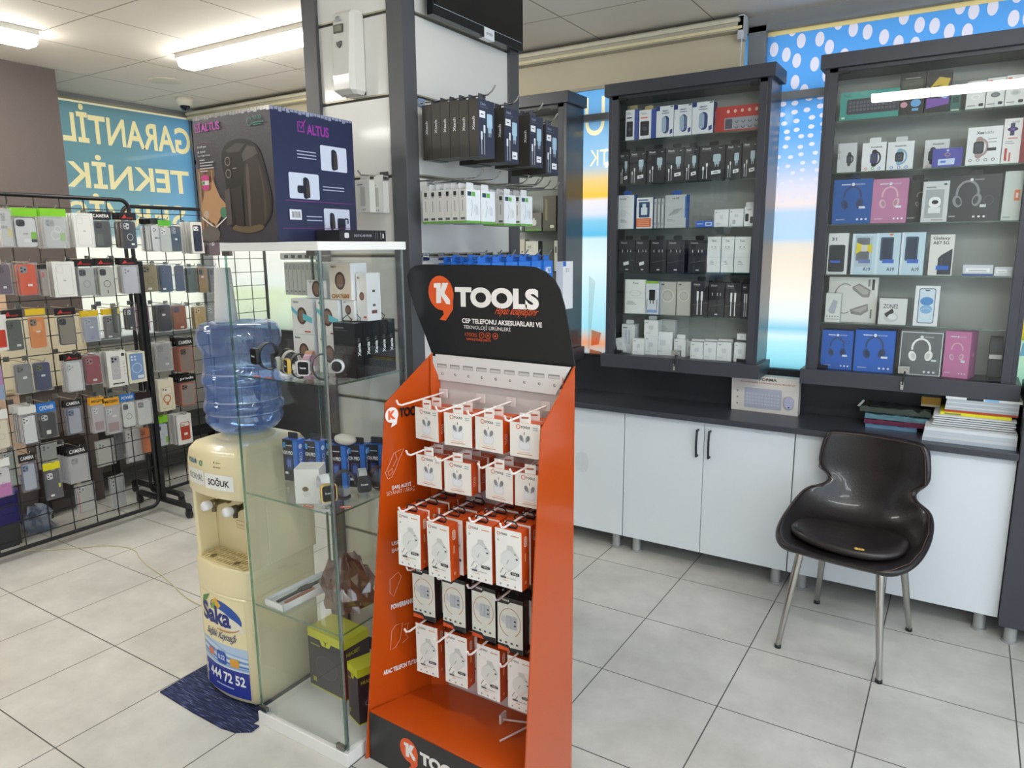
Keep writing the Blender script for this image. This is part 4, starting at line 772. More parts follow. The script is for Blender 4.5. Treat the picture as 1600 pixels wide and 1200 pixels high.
# television on the right-hand side of the column
r = empty('television', (CX1, 2.335, 2.385), 0, 'black flat television fixed high on the column above the charger boxes', 'television')
b = MB(); b.box(.022, .050, -.282, .298, 0, .29, M('#121317', .25)); b.build('frame', r, .003)
b = MB(); b.box(.0495, .0512, -.272, .288, .032, .288, M('#07080b', .12)); b.build('screen', r)
b = MB(); b.prints(lambda u, v, e: (.0516+e, -.28+u*.56, v*.03), .56, .03, [('r', 0, .96, 1, 1.02, '#aab2bd')]); b.build('screen_edge_line', r)
b = MB(); b.box(-.02, .022, -.1, .1, .08, .26, '#1c1d20'); b.build('wall_bracket', r)
s = MB(); s.box(.0500, .0520, .02, .085, -.006, .030, '#e9ebee'); s.box(.026, .052, .02, .085, -.008, -.006, '#e9ebee'); s.prints(lambda u, v, e: (.0522+e, .02+u*.065, -.006+v*.036), .065, .036, [('t', 'arnica', .2, .35, .8, .65, '#3a3d44')]); s.build('paper_sticker', r)
# small white things hanging on the column
def hookx(y, z, n, lab, grp, L=.30, X0=None):
    b = MB(); X0 = FX1 if X0 is None else X0
    b.box(0, .006, -.018, .018, -.012, .014, CHROME); b.tube([(.004, 0, 0), (L-.03, 0, -.004), (L-.012, 0, .006), (L, 0, .022)], .0028, CHROME, 8); o = b.build('display_hook'); o.location = (X0, y, z); tag(o, lab, 'hook', grp); return o
HZ = math.pi/2
def hang_tab(o, w, h, d, c='#1f2025'):
    t = MB(); t.slabXZ(rrect(-.021, h-.001, .021, h+.022, .004), d*.45, d*.45+.001, c); t.build('hang_tab', o)
# row of dark charger boxes (front faces +x)
proto = carton(.094, .178, .037, '#33384a', M('#3b3732', .35), [('t', 'Xtech', .12, .9, .45, .95, '#9aa0b0', .02), ('r', .1, .86, .6, .868, '#6d7384'), ('rr', .52, .52, .86, .77, .05, '#a9c8dc'), ('r', .58, .44, .80, .53, '#9dbdd2'), ('r', .62, .37, .65, .45, '#c9d6dc'), ('r', .73, .37, .76, .45, '#c9d6dc'), ('r', .16, .04, .19, .38, '#d8dde0'), ('rr', .12, .30, .23, .44, .02, '#e3e9ee'), ('r', .33, .04, .36, .50, '#d8dde0'), ('rr', .29, .42, .40, .56, .02, '#e3e9ee')], [], [('t', 'Xtech', .34, .46, .62, .70, '#d8d9dc', .02, 0, True)], tp=[('r', .1, .1, .9, .9, '#23252c')])
proto = proto.build('charger_box'); hang_tab(proto, .094, .178, .037, '#4a4a50')
first = True
rows = [(2.050, 6, 1.910, 'nearest hook'), (2.205, 5, 1.906, 'second hook'), (2.375, 4, 1.906, 'third hook'), (2.492, 4, 1.888, 'farthest hook')]
for j, (y, n, z, nm_) in enumerate(rows):
    hookx(y, z+.198, n, 'chrome hook holding dark charger boxes high on the column, '+nm_, None, .31-.004*j)
    for k in range(n):
        X = -1.380-.0386*k-.037
        fr = k == 0
        lab = ('front dark charger box on the '+nm_+' below the television') if fr else 'dark charger box queued behind the front one on the '+nm_
        o = proto if first else dup(proto, (0, 0, 0)); first = False
        o.location = (X+.037, y, z+random.uniform(-.002, .002)); o.rotation_euler = (0, 0, HZ+random.uniform(-.02, .02)); tag(o, lab, 'box', None if fr else 'dark charger boxes behind the front one, '+nm_)
        if fr:
            s = MB(); q = [(.58, .70, .86, .82), (.5, .08, .86, .22), (.48, .1, .84, .22), (.46, .12, .86, .24)][j]
            if j == 0: q = (.05, .68, .40, .80)
            s.prints(lambda u, v, e: (-.047+u*.094, -.0012-e, v*.178), .094, .178, [('r', q[0], q[1], q[2], q[3], '#eceef2'), ('r', q[0]+.08, q[1]+.05, q[2]-.1, q[1]+.07, '#555')]); s.build('price_sticker', o)
# white and green cable boxes below
proto = carton(.082, .108, .029, '#e4e9ee', '#d5d3cc', [('r', 0, 0, 1, .07, '#6aa546'), ('r', .08, .8, .35, .93, '#2d4a5c'), ('r', .38, .8, .62, .93, '#6ab04a'), ('l', [(.3, .2), (.42, .5), (.35, .7)], .04, '#b8bec4'), ('l', [(.5, .3), (.62, .55), (.75, .5)], .03, '#c2c8cc'), ('rr', .62, .25, .82, .5, .04, '#d0d5d9')], [], [('r', 0, 0, 1, .07, '#6aa546'), ('r', .3, .82, .7, .95, '#26282c'), ('r', .35, .78, .65, .80, '#6a6c70'), ('r', .42, .35, .54, .68, '#9a9a96'), ('r', .2, .10, .8, .17, '#5a5c60')])
proto = proto.build('cable_box'); hang_tab(proto, .082, .108, .029, '#dfe1e3'); first = True
for j, (y, n, z, nm_) in enumerate([(2.003, 6, 1.693, 'nearest hook'), (2.09, 4, 1.692, 'second hook'), (2.262, 3, 1.690, 'third hook'), (2.345, 4, 1.690, 'fourth hook')]):
    hookx(y, 1.864-.02, n, 'chrome hook holding white and green cable boxes, '+nm_, None, .29+.01*j)
    for k in range(n):
        fr = k == 0; o = proto if first else dup(proto, (0, 0, 0)); first = False
        o.location = (-1.405-.0305*k-(.02 if j == 2 else 0), y, z+.004); o.rotation_euler = (0, 0, HZ+random.uniform(-.02, .02))
        tag(o, ('front white and green cable box on the '+nm_+' of the column') if fr else 'white and green cable box queued behind the front one on the '+nm_, 'box', None if fr else 'white and green cable boxes behind the front one, '+nm_)
for j, y in enumerate((2.40, 2.49, 2.56)): hookx(y, 1.864-.02, 0, 'empty chrome hook beside the white and green cable boxes, '+('first', 'second', 'third')[j]+' from them', None, .27)
# blue packs further down
proto = carton(.075, .16, .02, '#2f78d8', '#2c6fd0', [('r', .1, .1, .9, .6, '#dfe8f2'), ('t', 'M22', .2, .7, .8, .85, '#e9eef5', .02)], tp=[('r', .1, .1, .9, .9, '#4b8de2')]); proto = proto.build('blue_pack'); hang_tab(proto, .075, .16, .02, '#2c6fd0'); first = True
for j, y in enumerate((2.05, 2.14, 2.23, 2.32, 2.41, 2.50)):
    hookx(y, 1.592-.006, 0, 'chrome hook holding blue packs at head height, number '+('one', 'two', 'three', 'four', 'five', 'six')[j]+' from the column corner', None, .27)
    for k in range(5):
        o = proto if first else dup(proto, (0, 0, 0)); first = False
        o.location = (-1.40-.036*k, y, 1.405+.004*(k % 2)); o.rotation_euler = (0, 0, HZ+random.uniform(-.05, .05)); tag(o, 'blue pack hanging on the low hooks behind the black header board', 'packet', 'blue packs on the low hooks of the column')
q = onX(870, 418, -1.36); o = carton(.085, .19, .03, '#e9ebee', '#cfd2d6', [('t', 'E11', .3, .78, .6, .86, '#444'), ('r', 0, .9, .3, 1, '#2c6fd0')]).build('white_pack'); o.location = (-1.36, 2.59, 1.37); o.rotation_euler = (0, 0, HZ); tag(o, 'white pack hanging beyond the blue ones behind the header board', 'packet')
# white boxes on the near face
proto = carton(.060, .105, .028, '#e3e2dc', '#cfcdc6', [('r', .3, .2, .66, .8, '#bcbab3'), ('r', .1, .86, .5, .89, '#8a8a86'), ('r', .45, .05, .5, .12, '#777'), ('r', .6, .05, .65, .12, '#777')]).build('cable_box'); hang_tab(proto, .060, .105, .028, '#e9e8e2')
for k, (x, y, lab) in enumerate(((-1.768, 1.868, 'white cable box hanging in front beside the airfryer box'), (-1.735, 1.899, 'white cable box hanging behind another beside the airfryer box'))):
    o = proto if k == 0 else dup(proto, (0, 0, 0)); o.location = (x, y, 1.738-.002*k); tag(o, lab, 'box')
b = MB(); b.box(-.02, .02, -.006, 0, -.012, .014, CHROME); b.tube([(0, -.004, 0), (0, -.12, -.006), (0, -.135, .008)], .0028, CHROME, 8); o = b.build('display_hook'); o.location = (-1.75, FY0, 1.864); tag(o, 'short chrome hook on the column beside the airfryer box', 'hook')
# ================================================================== GLASS CASE
GX0, GX1, GY0, GY1 = -1.945, -1.520, 1.42, 1.79
gx, gy = (GX0+GX1)/2, (GY0+GY1)/2; hw, hd = (GX1-GX0)/2, (GY1-GY0)/2; WL = M('#efefec', .35)
G = empty('glass_display_case', (gx, gy, 0), 0, 'tall narrow glass display case with white base and white top', 'case')
b = MB(); b.box(-hw, hw, -hd, hd, 0, .045, WL); b.box(-hw+.015, hw-.015, -hd+.012, hd-.012, .045, .048, M('#dfe0de', .3)); b.build('base', G, .002)
b = MB(); b.box(-hw, hw, -hd, hd, 1.612, 1.637, WL); b.build('top_board', G, .002)
GT = .004
def gpane(name, x0, x1, y0, y1, z0, z1):
    b = MB(); b.box(x0, x1, y0, y1, z0, z1, GLASS); 
    t = .0012
    if x1-x0 > y1-y0:
        for x in (x0, x1-t): b.box(x-.0002, x+t+.0002, y0-.0002, y1+.0002, z0, z1, GLASS_EDGE)
    else:
        for y in (y0, y1-t): b.box(x0-.0002, x1+.0002, y-.0002, y+t+.0002, z0, z1, GLASS_EDGE)
    return b.build(name, G)
gpane('side_glass', -hw+.008, -hw+.012, -hd+.012, hd-.012, .048, 1.612)
gpane('side_glass', hw-.012, hw-.008, -hd+.018, hd-.012, .048, 1.612)
gpane('back_glass', -hw+.014, hw-.014, hd-.014, hd-.010, .048, 1.612)
fd = gpane('front_door', -hw+.010, hw-.012, -hd+.006, -hd+.010, .055, 1.606)
SZ = [.445, .838, 1.228]
for z in SZ:
    b = MB(); b.box(-hw+.014, hw-.014, -hd+.016, hd-.016, z-.006, z-.0004, GLASS); b.box(-hw+.014, hw-.014, -hd+.0145, -hd+.016, z-.006, z-.0004, GLASS_EDGE); b.box(hw-.0140, hw-.0125, -hd+.016, hd-.016, z-.006, z-.0004, GLASS_EDGE); b.build('glass_shelf', G)
for x, y in ((-hw+.009, hd-.013), (hw-.009, hd-.013), (hw-.011, -hd+.014)):
    b = MB(); b.box(x-.003, x+.003, y-.003, y+.003, .048, 1.612, M('#aeb2b4', .25, .8)); b.build('corner_strip', G)
for z in (.05, 1.598):
    for x in (-hw+.02, hw-.035):
        b = MB(); b.box(x-.015, x+.02, -hd+.002, -hd+.014, z, z+.016, STEEL); b.build('hinge', G)
# ================================================================== BOXES ON THE CASE
def airfry(x, y, s, k1='#2b2523', k2='#171312'):
    """side picture of the fryer"""
    return [('c', [(x-.20*s, y-.50*s), (x+.22*s, y-.50*s), (x+.30*s, y-.40*s), (x+.28*s, y+.20*s), (x+.20*s, y+.44*s), (x-.02*s, y+.52*s), (x-.16*s, y+.46*s), (x-.20*s, y+.38*s)], k1), ('p', [(x+.0*s, y-.48*s), (x+.20*s, y-.47*s), (x+.27*s, y-.38*s), (x+.25*s, y+.18*s), (x+.18*s, y+.36*s), (x+.05*s, y+.38*s)], '#3d3431'), ('p', [(x-.18*s, y-.08*s), (x-.05*s, y-.05*s), (x-.05*s, y-.48*s), (x-.14*s, y-.46*s)], k2)]
AX0, AX1, AY0 = -2.022, -1.676, 1.418
r = empty('airfryer_box', ((AX0+AX1)/2, AY0, 1.6385), 0, 'large dark cardboard airfryer box on top of the glass case', 'box'); w, h, d = AX1-AX0, .366, .318
pr = [('r', .0, .02, .24, .60, '#8a6a50')]+[('r', .02+.03*i, .05, .035+.03*i, .58-.05*(i % 3), ('#b98c62', '#5d4636')[i % 2]) for i in range(8)]
pr += [('p', [(.02, .28), (.12, .46), (.22, .50), (.30, .36), (.38, .30), (.22, .14), (.04, .22)], '#c29468'), ('p', [(.02, .20), (.2, .11), (.37, .20), (.37, .21), (.2, .125), (.02, .215)], '#eee6dc'), ('o', .13, .07, .13, .07, '#6d665d'), ('o', .09, .23, .035, .035, '#c9b3a0'), ('o', .33, .24, .045, .045, '#4f8a68')]
pr += [('c', [(.42, .13), (.52, .10), (.66, .09), (.84, .12), (.94, .20), (.965, .32), (.93, .48), (.87, .66), (.80, .74), (.70, .785), (.56, .795), (.44, .77), (.37, .71), (.36, .60), (.385, .50), (.39, .42), (.395, .30)], '#1c1715'), ('c', [(.62, .12), (.74, .11), (.88, .15), (.94, .26), (.92, .40), (.87, .55), (.81, .65), (.72, .645), (.655, .60), (.635, .5), (.62, .3)], '#382e29'), ('c', [(.66, .13), (.68, .12), (.70, .35), (.70, .58), (.67, .57), (.66, .35)], '#5d5048'), ('c', [(.86, .17), (.89, .22), (.88, .42), (.84, .58), (.83, .56), (.86, .40)], '#4d423b'), ('c', [(.44, .10), (.66, .07), (.84, .10), (.80, .135), (.66, .12), (.5, .14)], '#6b5a3f'), ('p', [(.64, .62), (.83, .67), (.80, .72), (.70, .74), (.63, .68)], '#57504d'), ('p', [(.42, .72), (.56, .765), (.68, .755), (.60, .70), (.46, .70)], '#4a423f'), ('p', [(.37, .41), (.44, .43), (.44, .14), (.37, .14)], '#5a504c'), ('p', [(.45, .42), (.60, .44), (.60, .12), (.50, .13)], '#2f2725'), ('o', .44, .635, .038, .038, '#857a74'), ('o', .44, .635, .028, .028, '#1b1817'), ('o', .44, .54, .038, .038, '#857a74'), ('o', .44, .54, .028, .028, '#1b1817'), ('r', .50, .575, .55, .58, '#b9b3ad')]
pr += [('RR', .035, .885, .105, .95, .005, .008, '#c03fb0'), ('l', [(.05, .93), (.07, .90), (.115, .965)], .010, '#c03fb0'), ('t', 'ALTUS', .12, .885, .37, .95, '#c03fb0', .03), ('t', '%100', .80, .92, .90, .95, '#3f8a76', .01), ('O', .755, .91, .03, .03, .007, '#3f8a76'), ('r', .80, .895, .93, .903, '#3f8a76'), ('r', .80, .88, .90, .888, '#3f8a76'), ('RR', .03, .62, .24, .80, .0, .0025, '#8a4a80'), ('t', 'ecofryer', .05, .755, .18, .78, '#e6e1e4'), ('t', 'AL 1019 AF', .05, .72, .16, .738, '#e6e1e4', .02), ('t', 'Air Yağlı Fritöz', .055, .69, .22, .707, '#e6e1e4', .01)]
pr += [('r', .07, .66-.022*i, (.14, .26, .24, .26, .17)[i], .668-.022*i, '#cfc9cc') for i in range(5)]
pr += [('o', .13, .52, .055, .03, '#cf3f86'), ('r', .08, .465, .18, .50, '#e6dcd6'), ('r', .085, .47, .12, .495, '#4f8a50'), ('o', .13, .445, .05, .022, '#cf3f86')]
CB = M('#45404a', .5, bump=.12, scale=140)
b = carton(w, h, d, M('#423d44', .38, bump=.12, scale=140), CB, pr, [], [], None)
def fp(x, y, ww, hh, kind):
    L = [('rr', x, y, x+ww, y+hh, .015, '#c9d0e2')]
    if kind == 0: L += airfry(x+ww*.5, y+hh*.48, hh*.78, '#161c2c', '#0b0f1a')
    if kind == 1: L += airfry(x+ww*.55, y+hh*.45, hh*.78, '#161c2c', '#0b0f1a')+[('rr', x+ww*.26, y+hh*.22, x+ww*.5, y+hh*.52, .02, '#161c2c')]
    if kind == 2: L += airfry(x+ww*.3, y+hh*.5, hh*.65, '#161c2c', '#0b0f1a')+[('rr', x+ww*.5, y+hh*.14, x+ww*.82, y+hh*.62, .02, '#1a2132'), ('l', [(x+ww*.8, y+hh*.6), (x+ww*.92, y+hh*.6), (x+ww*.92, y+hh*.4)], .018, '#161c2c')]
    return L
SD = M('#262b49', .3, bump=.12, scale=140)
sp = [('t', 'ALTUS', .41, .84, .68, .92, '#8f2f94', .03), ('RR', .30, .85, .38, .93, .005, .01, '#8f2f94'), ('l', [(.32, .91), (.34, .88), (.40, .95)], .012, '#8f2f94')]+fp(.56, .575, .34, .20, 0)+fp(.16, .335, .36, .20, 1)+fp(.56, .07, .34, .20, 2)
sp += [('r', .27, .70-.025*i, .5, .708-.025*i, '#aab2cc') for i in range(3)]+[('r', .56, .44-.025*i, .84, .448-.025*i, '#aab2cc') for i in range(2)]+[('r', .34, .195-.03*i, .53, .203-.03*i, '#aab2cc') for i in range(2)]+[('r', .14, .17, .28, .25, '#dfe3ea')]+[('r', .165+.013*i, .185, .171+.013*i, .235, '#2a2d33') for i in range(8)]+[('r', .1, .315, .93, .319, '#8a3f8c'), ('l', [(.05, .10), (.9, .115)], .004, '#8a3f8c')]
b.add([(w/2+.0002, 0, 0), (w/2+.0002, d, 0), (w/2+.0002, d, h), (w/2+.0002, 0, h)], [(0, 1, 2, 3)], SD); b.prints(*FR(w, h, d), sp)
b.build('carton', r, None)
def flaps():  # pale strips along the edges put the tape's glare into the colour
    b = MB(); t = M('#55505a', .3, .0, coat=.6); b.box(-w/2, w/2, .0, d/2-.001, h+.0002, h+.003, t); b.box(-w/2, w/2, d/2+.001, d, h+.0002, h+.003, t)
    n = 26
    for i in range(n):
        u = -w/2+w*i/n; b.box(u, u+w/n*.9, -.0008, .004+.004*random.random(), h-.004-.005*random.random(), h+.0036, M('#a9a6a4', .18, coat=1.))
    for i in range(22):
        u = d*i/22; b.box(w/2-.003, w/2+.001, u, u+d/22*.8, h-.003-.006*random.random(), h+.0036, M('#8f93a8', .18, coat=1.))
    return b.build('taped_flaps', r)
flaps()
o = carton(.20, .034, .098, '#1d1c20', '#232227', [('rr', .10, .3, .19, .75, .02, '#d3d3d6'), ('t', 'DIGITAL AIR FRYER', .30, .42, .68, .62, '#c9c9cc'), ('r', .76, .2, .765, .8, '#8a8a8e'), ('r', .80, .2, .805, .8, '#8a8a8e'), ('r', .88, .2, .885, .8, '#cfcfd2'), ('r', .92, .3, .95, .7, '#cfcfd2')]).build('slim_box', mod=.0008)
o.location = (-1.572, 1.655, 1.6375); o.rotation_euler = (0, 0, math.pi/2); tag(o, 'slim black box lying on the glass case beside the airfryer box', 'box')
# ---- contents of the case
def put(b, name, loc, rz, label, cat, grp=None, par=None):
    o = b.build(name); o.location = loc; o.rotation_euler = (0, 0, rz); return tag(o, label, cat, grp)
wpr = lambda c, t='haino': [('t', t, .1, .88, .35, .94, '#33363c', .02), ('o', .5, .52, .24, .30, '#4d3a33'), ('o', .5, .52, .17, .22, '#8a6c5c'), ('r', .6, .06, .9, .1, '#c85a4c')]+c
tealband = [('p', [(-.0, .66), (.3, .5), (.3, .62), (0, .78)], '#6cc3d3'), ('p', [(.55, .42), (1, .32), (1, .48), (.55, .6)], '#6cc3d3')]
z1 = SZ[2]
wb3 = lambda x0, x1, y, z0, z1, d, lab, ex=(), col='#eeecea', t='haino', nm_='watch_box': put(carton(x1-x0, z1-z0, d, col, '#dfe1e4', wpr(list(ex), t), [('r', .4, .6, .6, .65, '#555'), ('r', .4, .3, .6, .35, '#555'), ('r', .3, .15, .7, .22, '#7a4a44')]), nm_, ((x0+x1)/2, y, z0), 0, lab, 'box')
zt = z1+.0003
wb3(-1.850, -1.757, 1.60, zt, zt+.117, .09, 'white watch box at the bottom of the stack farther from the stand')
wb3(-1.735, -1.641, 1.60, zt, zt+.117, .09, 'white watch box at the bottom of the stack beside the black boxes')
wb3(-1.850, -1.757, 1.60, zt+.118, zt+.232, .09, 'white watch box with teal ribbon farther from the stand', tealband)
wb3(-1.735, -1.641, 1.60, zt+.118, zt+.232, .09, 'white watch box with teal ribbon beside the black boxes', tealband)
wb3(-1.676, -1.585, 1.605, zt+.2335, zt+.345, .07, 'cream watch box with orange lettering on top of the stacks', [('t', 'CHATGPT', .08, .04, .92, .16, '#a8742c', .04)], '#e6d8c6')
wb3(-1.800, -1.712, 1.625, zt+.2335, zt+.290, .07, 'low white watch box on top of the teal ribbon boxes')
wb3(-1.632, -1.582, 1.61, zt+.1705, zt+.2325, .06, 'small white box standing on the black boxes in the case')
wb3(-1.578, -1.536, 1.62, zt+.1705, zt+.315, .06, 'tall pale box standing on the black boxes in the case')
o = None
for i in range(8):
    bb_ = carton(.0205, .118, .10, '#d3d5cc', '#c4c6c0', [('r', .2, .78, .8, .94, '#b0b2ac'), ('r', .25, .1, .75, .14, '#8a8c86')])
    o = bb_.build('slim_white_box') if i == 0 else dup(o, (0, 0, 0)); o.location = (-2.114+.0222*i, 1.815, 1.452); tag(o, 'slim white box hanging edge-on in the row seen through the top of the case', 'box', 'slim white boxes hanging behind the case')
b = MB(); b.box(-.092, .092, -.006, 0, -.012, .012, '#dfe1da'); b.prints(lambda u, v, e: (-.09+u*.18, -.0062-e, -.011+v*.022), .18, .022, [('r', .1+.2*i, .2, .22+.2*i, .7, '#6f726c') for i in range(4)]); b.tube([(0, 0, 0), (0, .16, 0)], .003, CHROME, 6); o = b.build('price_rail'); o.location = (-2.03, 1.805, 1.592); tag(o, 'white price rail above the slim white boxes behind the case', 'rail')
# five dark boxes queued from the front
dk = carton(.090, .168, .034, M('#2a2a2d', .35), M('#18181b', .25), [('r', .06, .9, .5, .92, '#8d8f94'), ('r', .06, .86, .7, .867, '#6d6f74'), ('O', .35, .45, .2, .3, .012, '#5b6068'), ('O', .35, .45, .14, .22, .012, '#5b6068'), ('c', [(.28, .36), (.35, .32), (.44, .36), (.40, .46), (.35, .50), (.30, .46)], '#3b5a64'), ('r', .5, .2, .8, .3, '#3a3a3e'), ('r', .1, .05, .6, .07, '#55575c')], [('t', 'Xenia', .30, .40, .68, .64, '#dfe1e4', .03, 0, True), ('t', 'T1', .34, .66, .62, .72, '#8d8f94', .0, 0, True)])
first = None
for i in range(5):
    if first is None:
        o = dk.build('earphone_box'); first = o
        t = MB(); t.tube([(-.014, .017, .168), (-.019, .017, .178), (0, .017, .191), (.019, .017, .178), (.014, .017, .168)], .0014, BLACKM, 6); t.build('hang_loop', o)
    else: o = dup(first, (0, 0, 0))
    o.location = (-1.5845, 1.568+.0355*i+(.0 if i else -.004), zt); tag(o, ('front black earphone box in the case, picture side showing', 'second black earphone box in the case, only its spine showing', 'middle black earphone box of five in the case', 'fourth black earphone box of five in the case', 'rearmost black earphone box of five in the case')[i], 'box')
# watches on clear stands
def watch(loc, rz, strap, face, label, s=1., rnd=False, stand=True):
    r = empty('smart_watch', loc, rz, label, 'watch'); r.scale = (s, s, s); b = MB(); n = 22; R1, R2 = .030, .036; V = []; hw_ = .0105
    for i in range(n+1):
        a = math.radians(-62+ (360-56)*i/n+90-28); x = math.cos(a)*R1*.92; z = .042+math.sin(a)*R2
        for yy in (-hw_, hw_): V.append((z*0+yy, x, z))
    F = [(2*i, 2*i+2, 2*i+3, 2*i+1) for i in range(n)]
    b.add(V, F, strap); o = b.build('strap', r); m = o.modifiers.new('solid', 'SOLIDIFY'); m.thickness = .0026
    b = MB()
    if rnd: b.lathe([(.0005, -.042), (.016, -.042), (.019, -.038), (.019, -.030), (.0005, -.030)], face, 24, (0, 0, .045), 1); b.lathe([(.0005, -.0424), (.0145, -.0424)], M('#0b0d12', .08), 24, (0, 0, .045), 1)
    else: b.slabXZ(rrect(-.018, .024, .018, .066, .008), -.040, -.030, face); b.slabXZ(rrect(-.0155, .027, .0155, .063, .006), -.0405, -.040, M('#0b0d12', .08)); b.prints(lambda u, v, e: (-.015+u*.03, -.0406-e, .027+v*.036), .03, .036, [('t', 'hoco', .2, .45, .8, .6, '#dfe3e8', .03)])
    b.build('watch_case', r)
    if stand: b = MB(); b.box(-.016, .016, -.022, .022, 0, .003, GLASS); b.slabYZ([(-.020, .003), (.020, .003), (.012, .04), (-.012, .04)], -.0012, .0012, GLASS); b.build('clear_stand', r)
    return r
zz = z1+.0003
watch((-1.820, 1.470, zz+.012), -.25, '#26282b', '#1d1f22', 'black square watch nearest the water bottle, top compartment', 1.2)
watch((-1.770, 1.50, zz), -1.0, '#2d2f33', '#26282b', 'second black square watch, turned sideways, top compartment', 1.1)
watch((-1.722, 1.475, zz), -.5, '#cfcfc2', '#b9b9ac', 'pale watch on a clear stand in the top compartment', 1.1, True)
watch((-1.688, 1.52, zz), .5, '#c99a84', '#e0c8b8', 'rose gold watch in the top compartment', 1.05, True)
watch((-1.672, 1.462, zz), -.4, '#17181b', '#c9a94a', 'black strapped gold watch in the top compartment', 1.05)
watch((-1.630, 1.462, zz), .4, '#d3a9bd', '#e6e0e4', 'watch with a flowered pink strap in the top compartment', 1.05)
watch((-1.588, 1.475, zz), -.8, '#3b3c40', '#8d8f94', 'grey steel watch before the black boxes', 1.1, True)
watch((-1.562, 1.525, zz), .5, '#222326', '#c9cbd0', 'black round watch nearest the case corner', 1.1, True)
for i, x in enumerate((-1.845, -1.79)):
    b = MB(); b.slabXY(rrect(-.016, -.006, .016, .006, .004), 0, .0015, '#d9563f'); b.prints(lambda u, v, e: (-.016+.032*u, -.006+.012*v, .0016+e), .032, .012, [('r', .2, .35, .8, .65, '#f3ece6')]); put(b, 'price_tag', (x, 1.441, zz+.0002), 0, ('small red price tag under the black square watch', 'small red price tag beside the sideways watch')[i], 'tag')
# middle compartment
z2 = SZ[1]+.0002
bb_ = carton(.062, .145, .042, '#25282f', '#2f6ec8', [('r', .72, 0, 1, 1, '#2f74cf'), ('rr', .05, .80, .2, .93, .03, '#3f9be0'), ('r', .24, .85, .65, .87, '#cfd3d9'), ('t', 'ION PRO', .05, .64, .7, .73, '#eceef2', .03), ('rr', .2, .28, .62, .58, .1, '#3b4680'), ('rr', .28, .34, .54, .52, .06, '#5e78c0'), ('r', .1, .16, .3, .22, '#eceef2')], [('t', 'ION PRO', .25, .1, .6, .7, '#dfe9f5', .01, 0, True), ('o', .4, .84, .2, .2, '#dfe9f5')])
first = None
for i, (x, y, rz) in enumerate(((-1.893, 1.59, .12), (-1.812, 1.615, .15), (-1.755, 1.655, .15), (-1.70, 1.62, .3), (-1.65, 1.655, .3), (-1.60, 1.69, .3), (-1.56, 1.715, .25))):
    if first is None:
        o = bb_.build('smart_watch_box'); first = o; hang_tab(o, .062, .145, .042, '#3a3d42')
    else: o = dup(first, (0, 0, 0))
    o.location = (x, y, z2); o.rotation_euler = (0, 0, rz); tag(o, 'black and blue smart watch box '+('nearest the water cooler', 'behind the white cube box', 'standing one row back', 'fourth towards the orange stand', 'fifth towards the orange stand', 'sixth towards the orange stand', 'at the case corner by the orange stand')[i], 'box')
put(carton(.078, .112, .075, '#e9e8e4', '#dcdbd6', [('o', .42, .42, .13, .11, '#4d463e'), ('O', .42, .42, .11, .10, .02, '#c9a95a'), ('o', .46, .28, .16, .12, '#dcdbd6'), ('o', .42, .42, .07, .06, '#7a6f60')], tp=[('r', .3, .45, .7, .55, '#c9c8c4')]), 'watch_box', (-1.672, 1.462, z2), .55, 'white cube watch box in the middle compartment', 'box')
watch((-1.603, 1.466, z2), 1.1, '#e9e9ee', '#c9a95a', 'white strapped watch beside the white cube box', 1.35)
watch((-1.588, 1.535, z2), -.7, '#3a3838', '#2a2828', 'dark metal watch standing open in the middle compartment', 1.3)
watch((-1.572, 1.60, z2), .9, '#b9bbc0', '#2a2c30', 'silver framed black watch in the middle compartment', 1.2)
watch((-1.560, 1.66, z2), -.4, '#5a3a38', '#1b1a1c', 'brown strapped black watch by the case corner', 1.1)
for i, (x, y, c) in enumerate(((-1.652, 1.445, '#e0654c'), (-1.585, 1.445, '#e6e6e9'), (-1.548, 1.50, '#cf5f52'))):
    b = MB(); b.slabXY(rrect(-.018, -.007, .018, .007, .004), 0, .0015, c); b.prints(lambda u, v, e: (-.018+.036*u, -.007+.014*v, .0016+e), .036, .014, [('o', .3, .5, .1, .1, '#f3ece6'), ('r', .45, .35, .9, .65, '#f3ece6')]); put(b, 'price_tag', (x, y, z2), .3*i, ('orange price tag under the white strapped watch', 'white price tag before the dark metal watch', 'red price tag by the case corner')[i], 'tag')
# small pale bowl-like speaker on top of the watch boxes
P_ = onY(521, 668, 1.62); b = MB(); b.lathe([(.0005, -.017), (.6*.03, -.016), (.027, -.008), (.029, 0), (.026, .008), (.017, .014), (.0005, .017)], M('#d6d2c6', .35), 24); o = b.build('computer_mouse'); o.scale = (1.5, .95, 1.); o.location = (-1.68, 1.64, z2+.1655); tag(o, 'pale rounded mouse resting on the blue watch boxes in the case', 'mouse')
# lower shelf
z3 = SZ[0]+.0002
r = empty('watch_strap_box', (-1.840, 1.585, z3), math.pi/2-.03, 'open long white tray box with watch straps on the lower shelf', 'box')
b = MB(); w, d, h, t = .29, .095, .026, .003
b.box(-w/2, w/2, -d/2, d/2, 0, .004, WL); b.box(-w/2, w/2, -d/2, -d/2+t, 0, h, WL); b.box(-w/2, w/2, d/2-t, d/2, 0, h, WL); b.box(-w/2, -w/2+t, -d/2, d/2, 0, h, WL); b.box(w/2-t, w/2, -d/2, d/2, 0, h, WL); b.box(-w/2+t, w/2-t, -d/2+t, d/2-t, .004, .014, '#c9ced3'); b.build('tray', r)
b = MB(); b.slabXY([(-.125, .012), (-.04, .014), (-.02, .024), (.01, .024), (.025, .015), (.12, .013), (.12, .003), (.025, .001), (.01, -.006), (-.02, -.004), (-.04, .002), (-.125, 0)], .014, .019, '#2c2f31'); b.slabXY(rrect(.048, -.024, .09, -.008, .005), .014, .022, '#1b1c1f'); b.build('dark_strap', r)
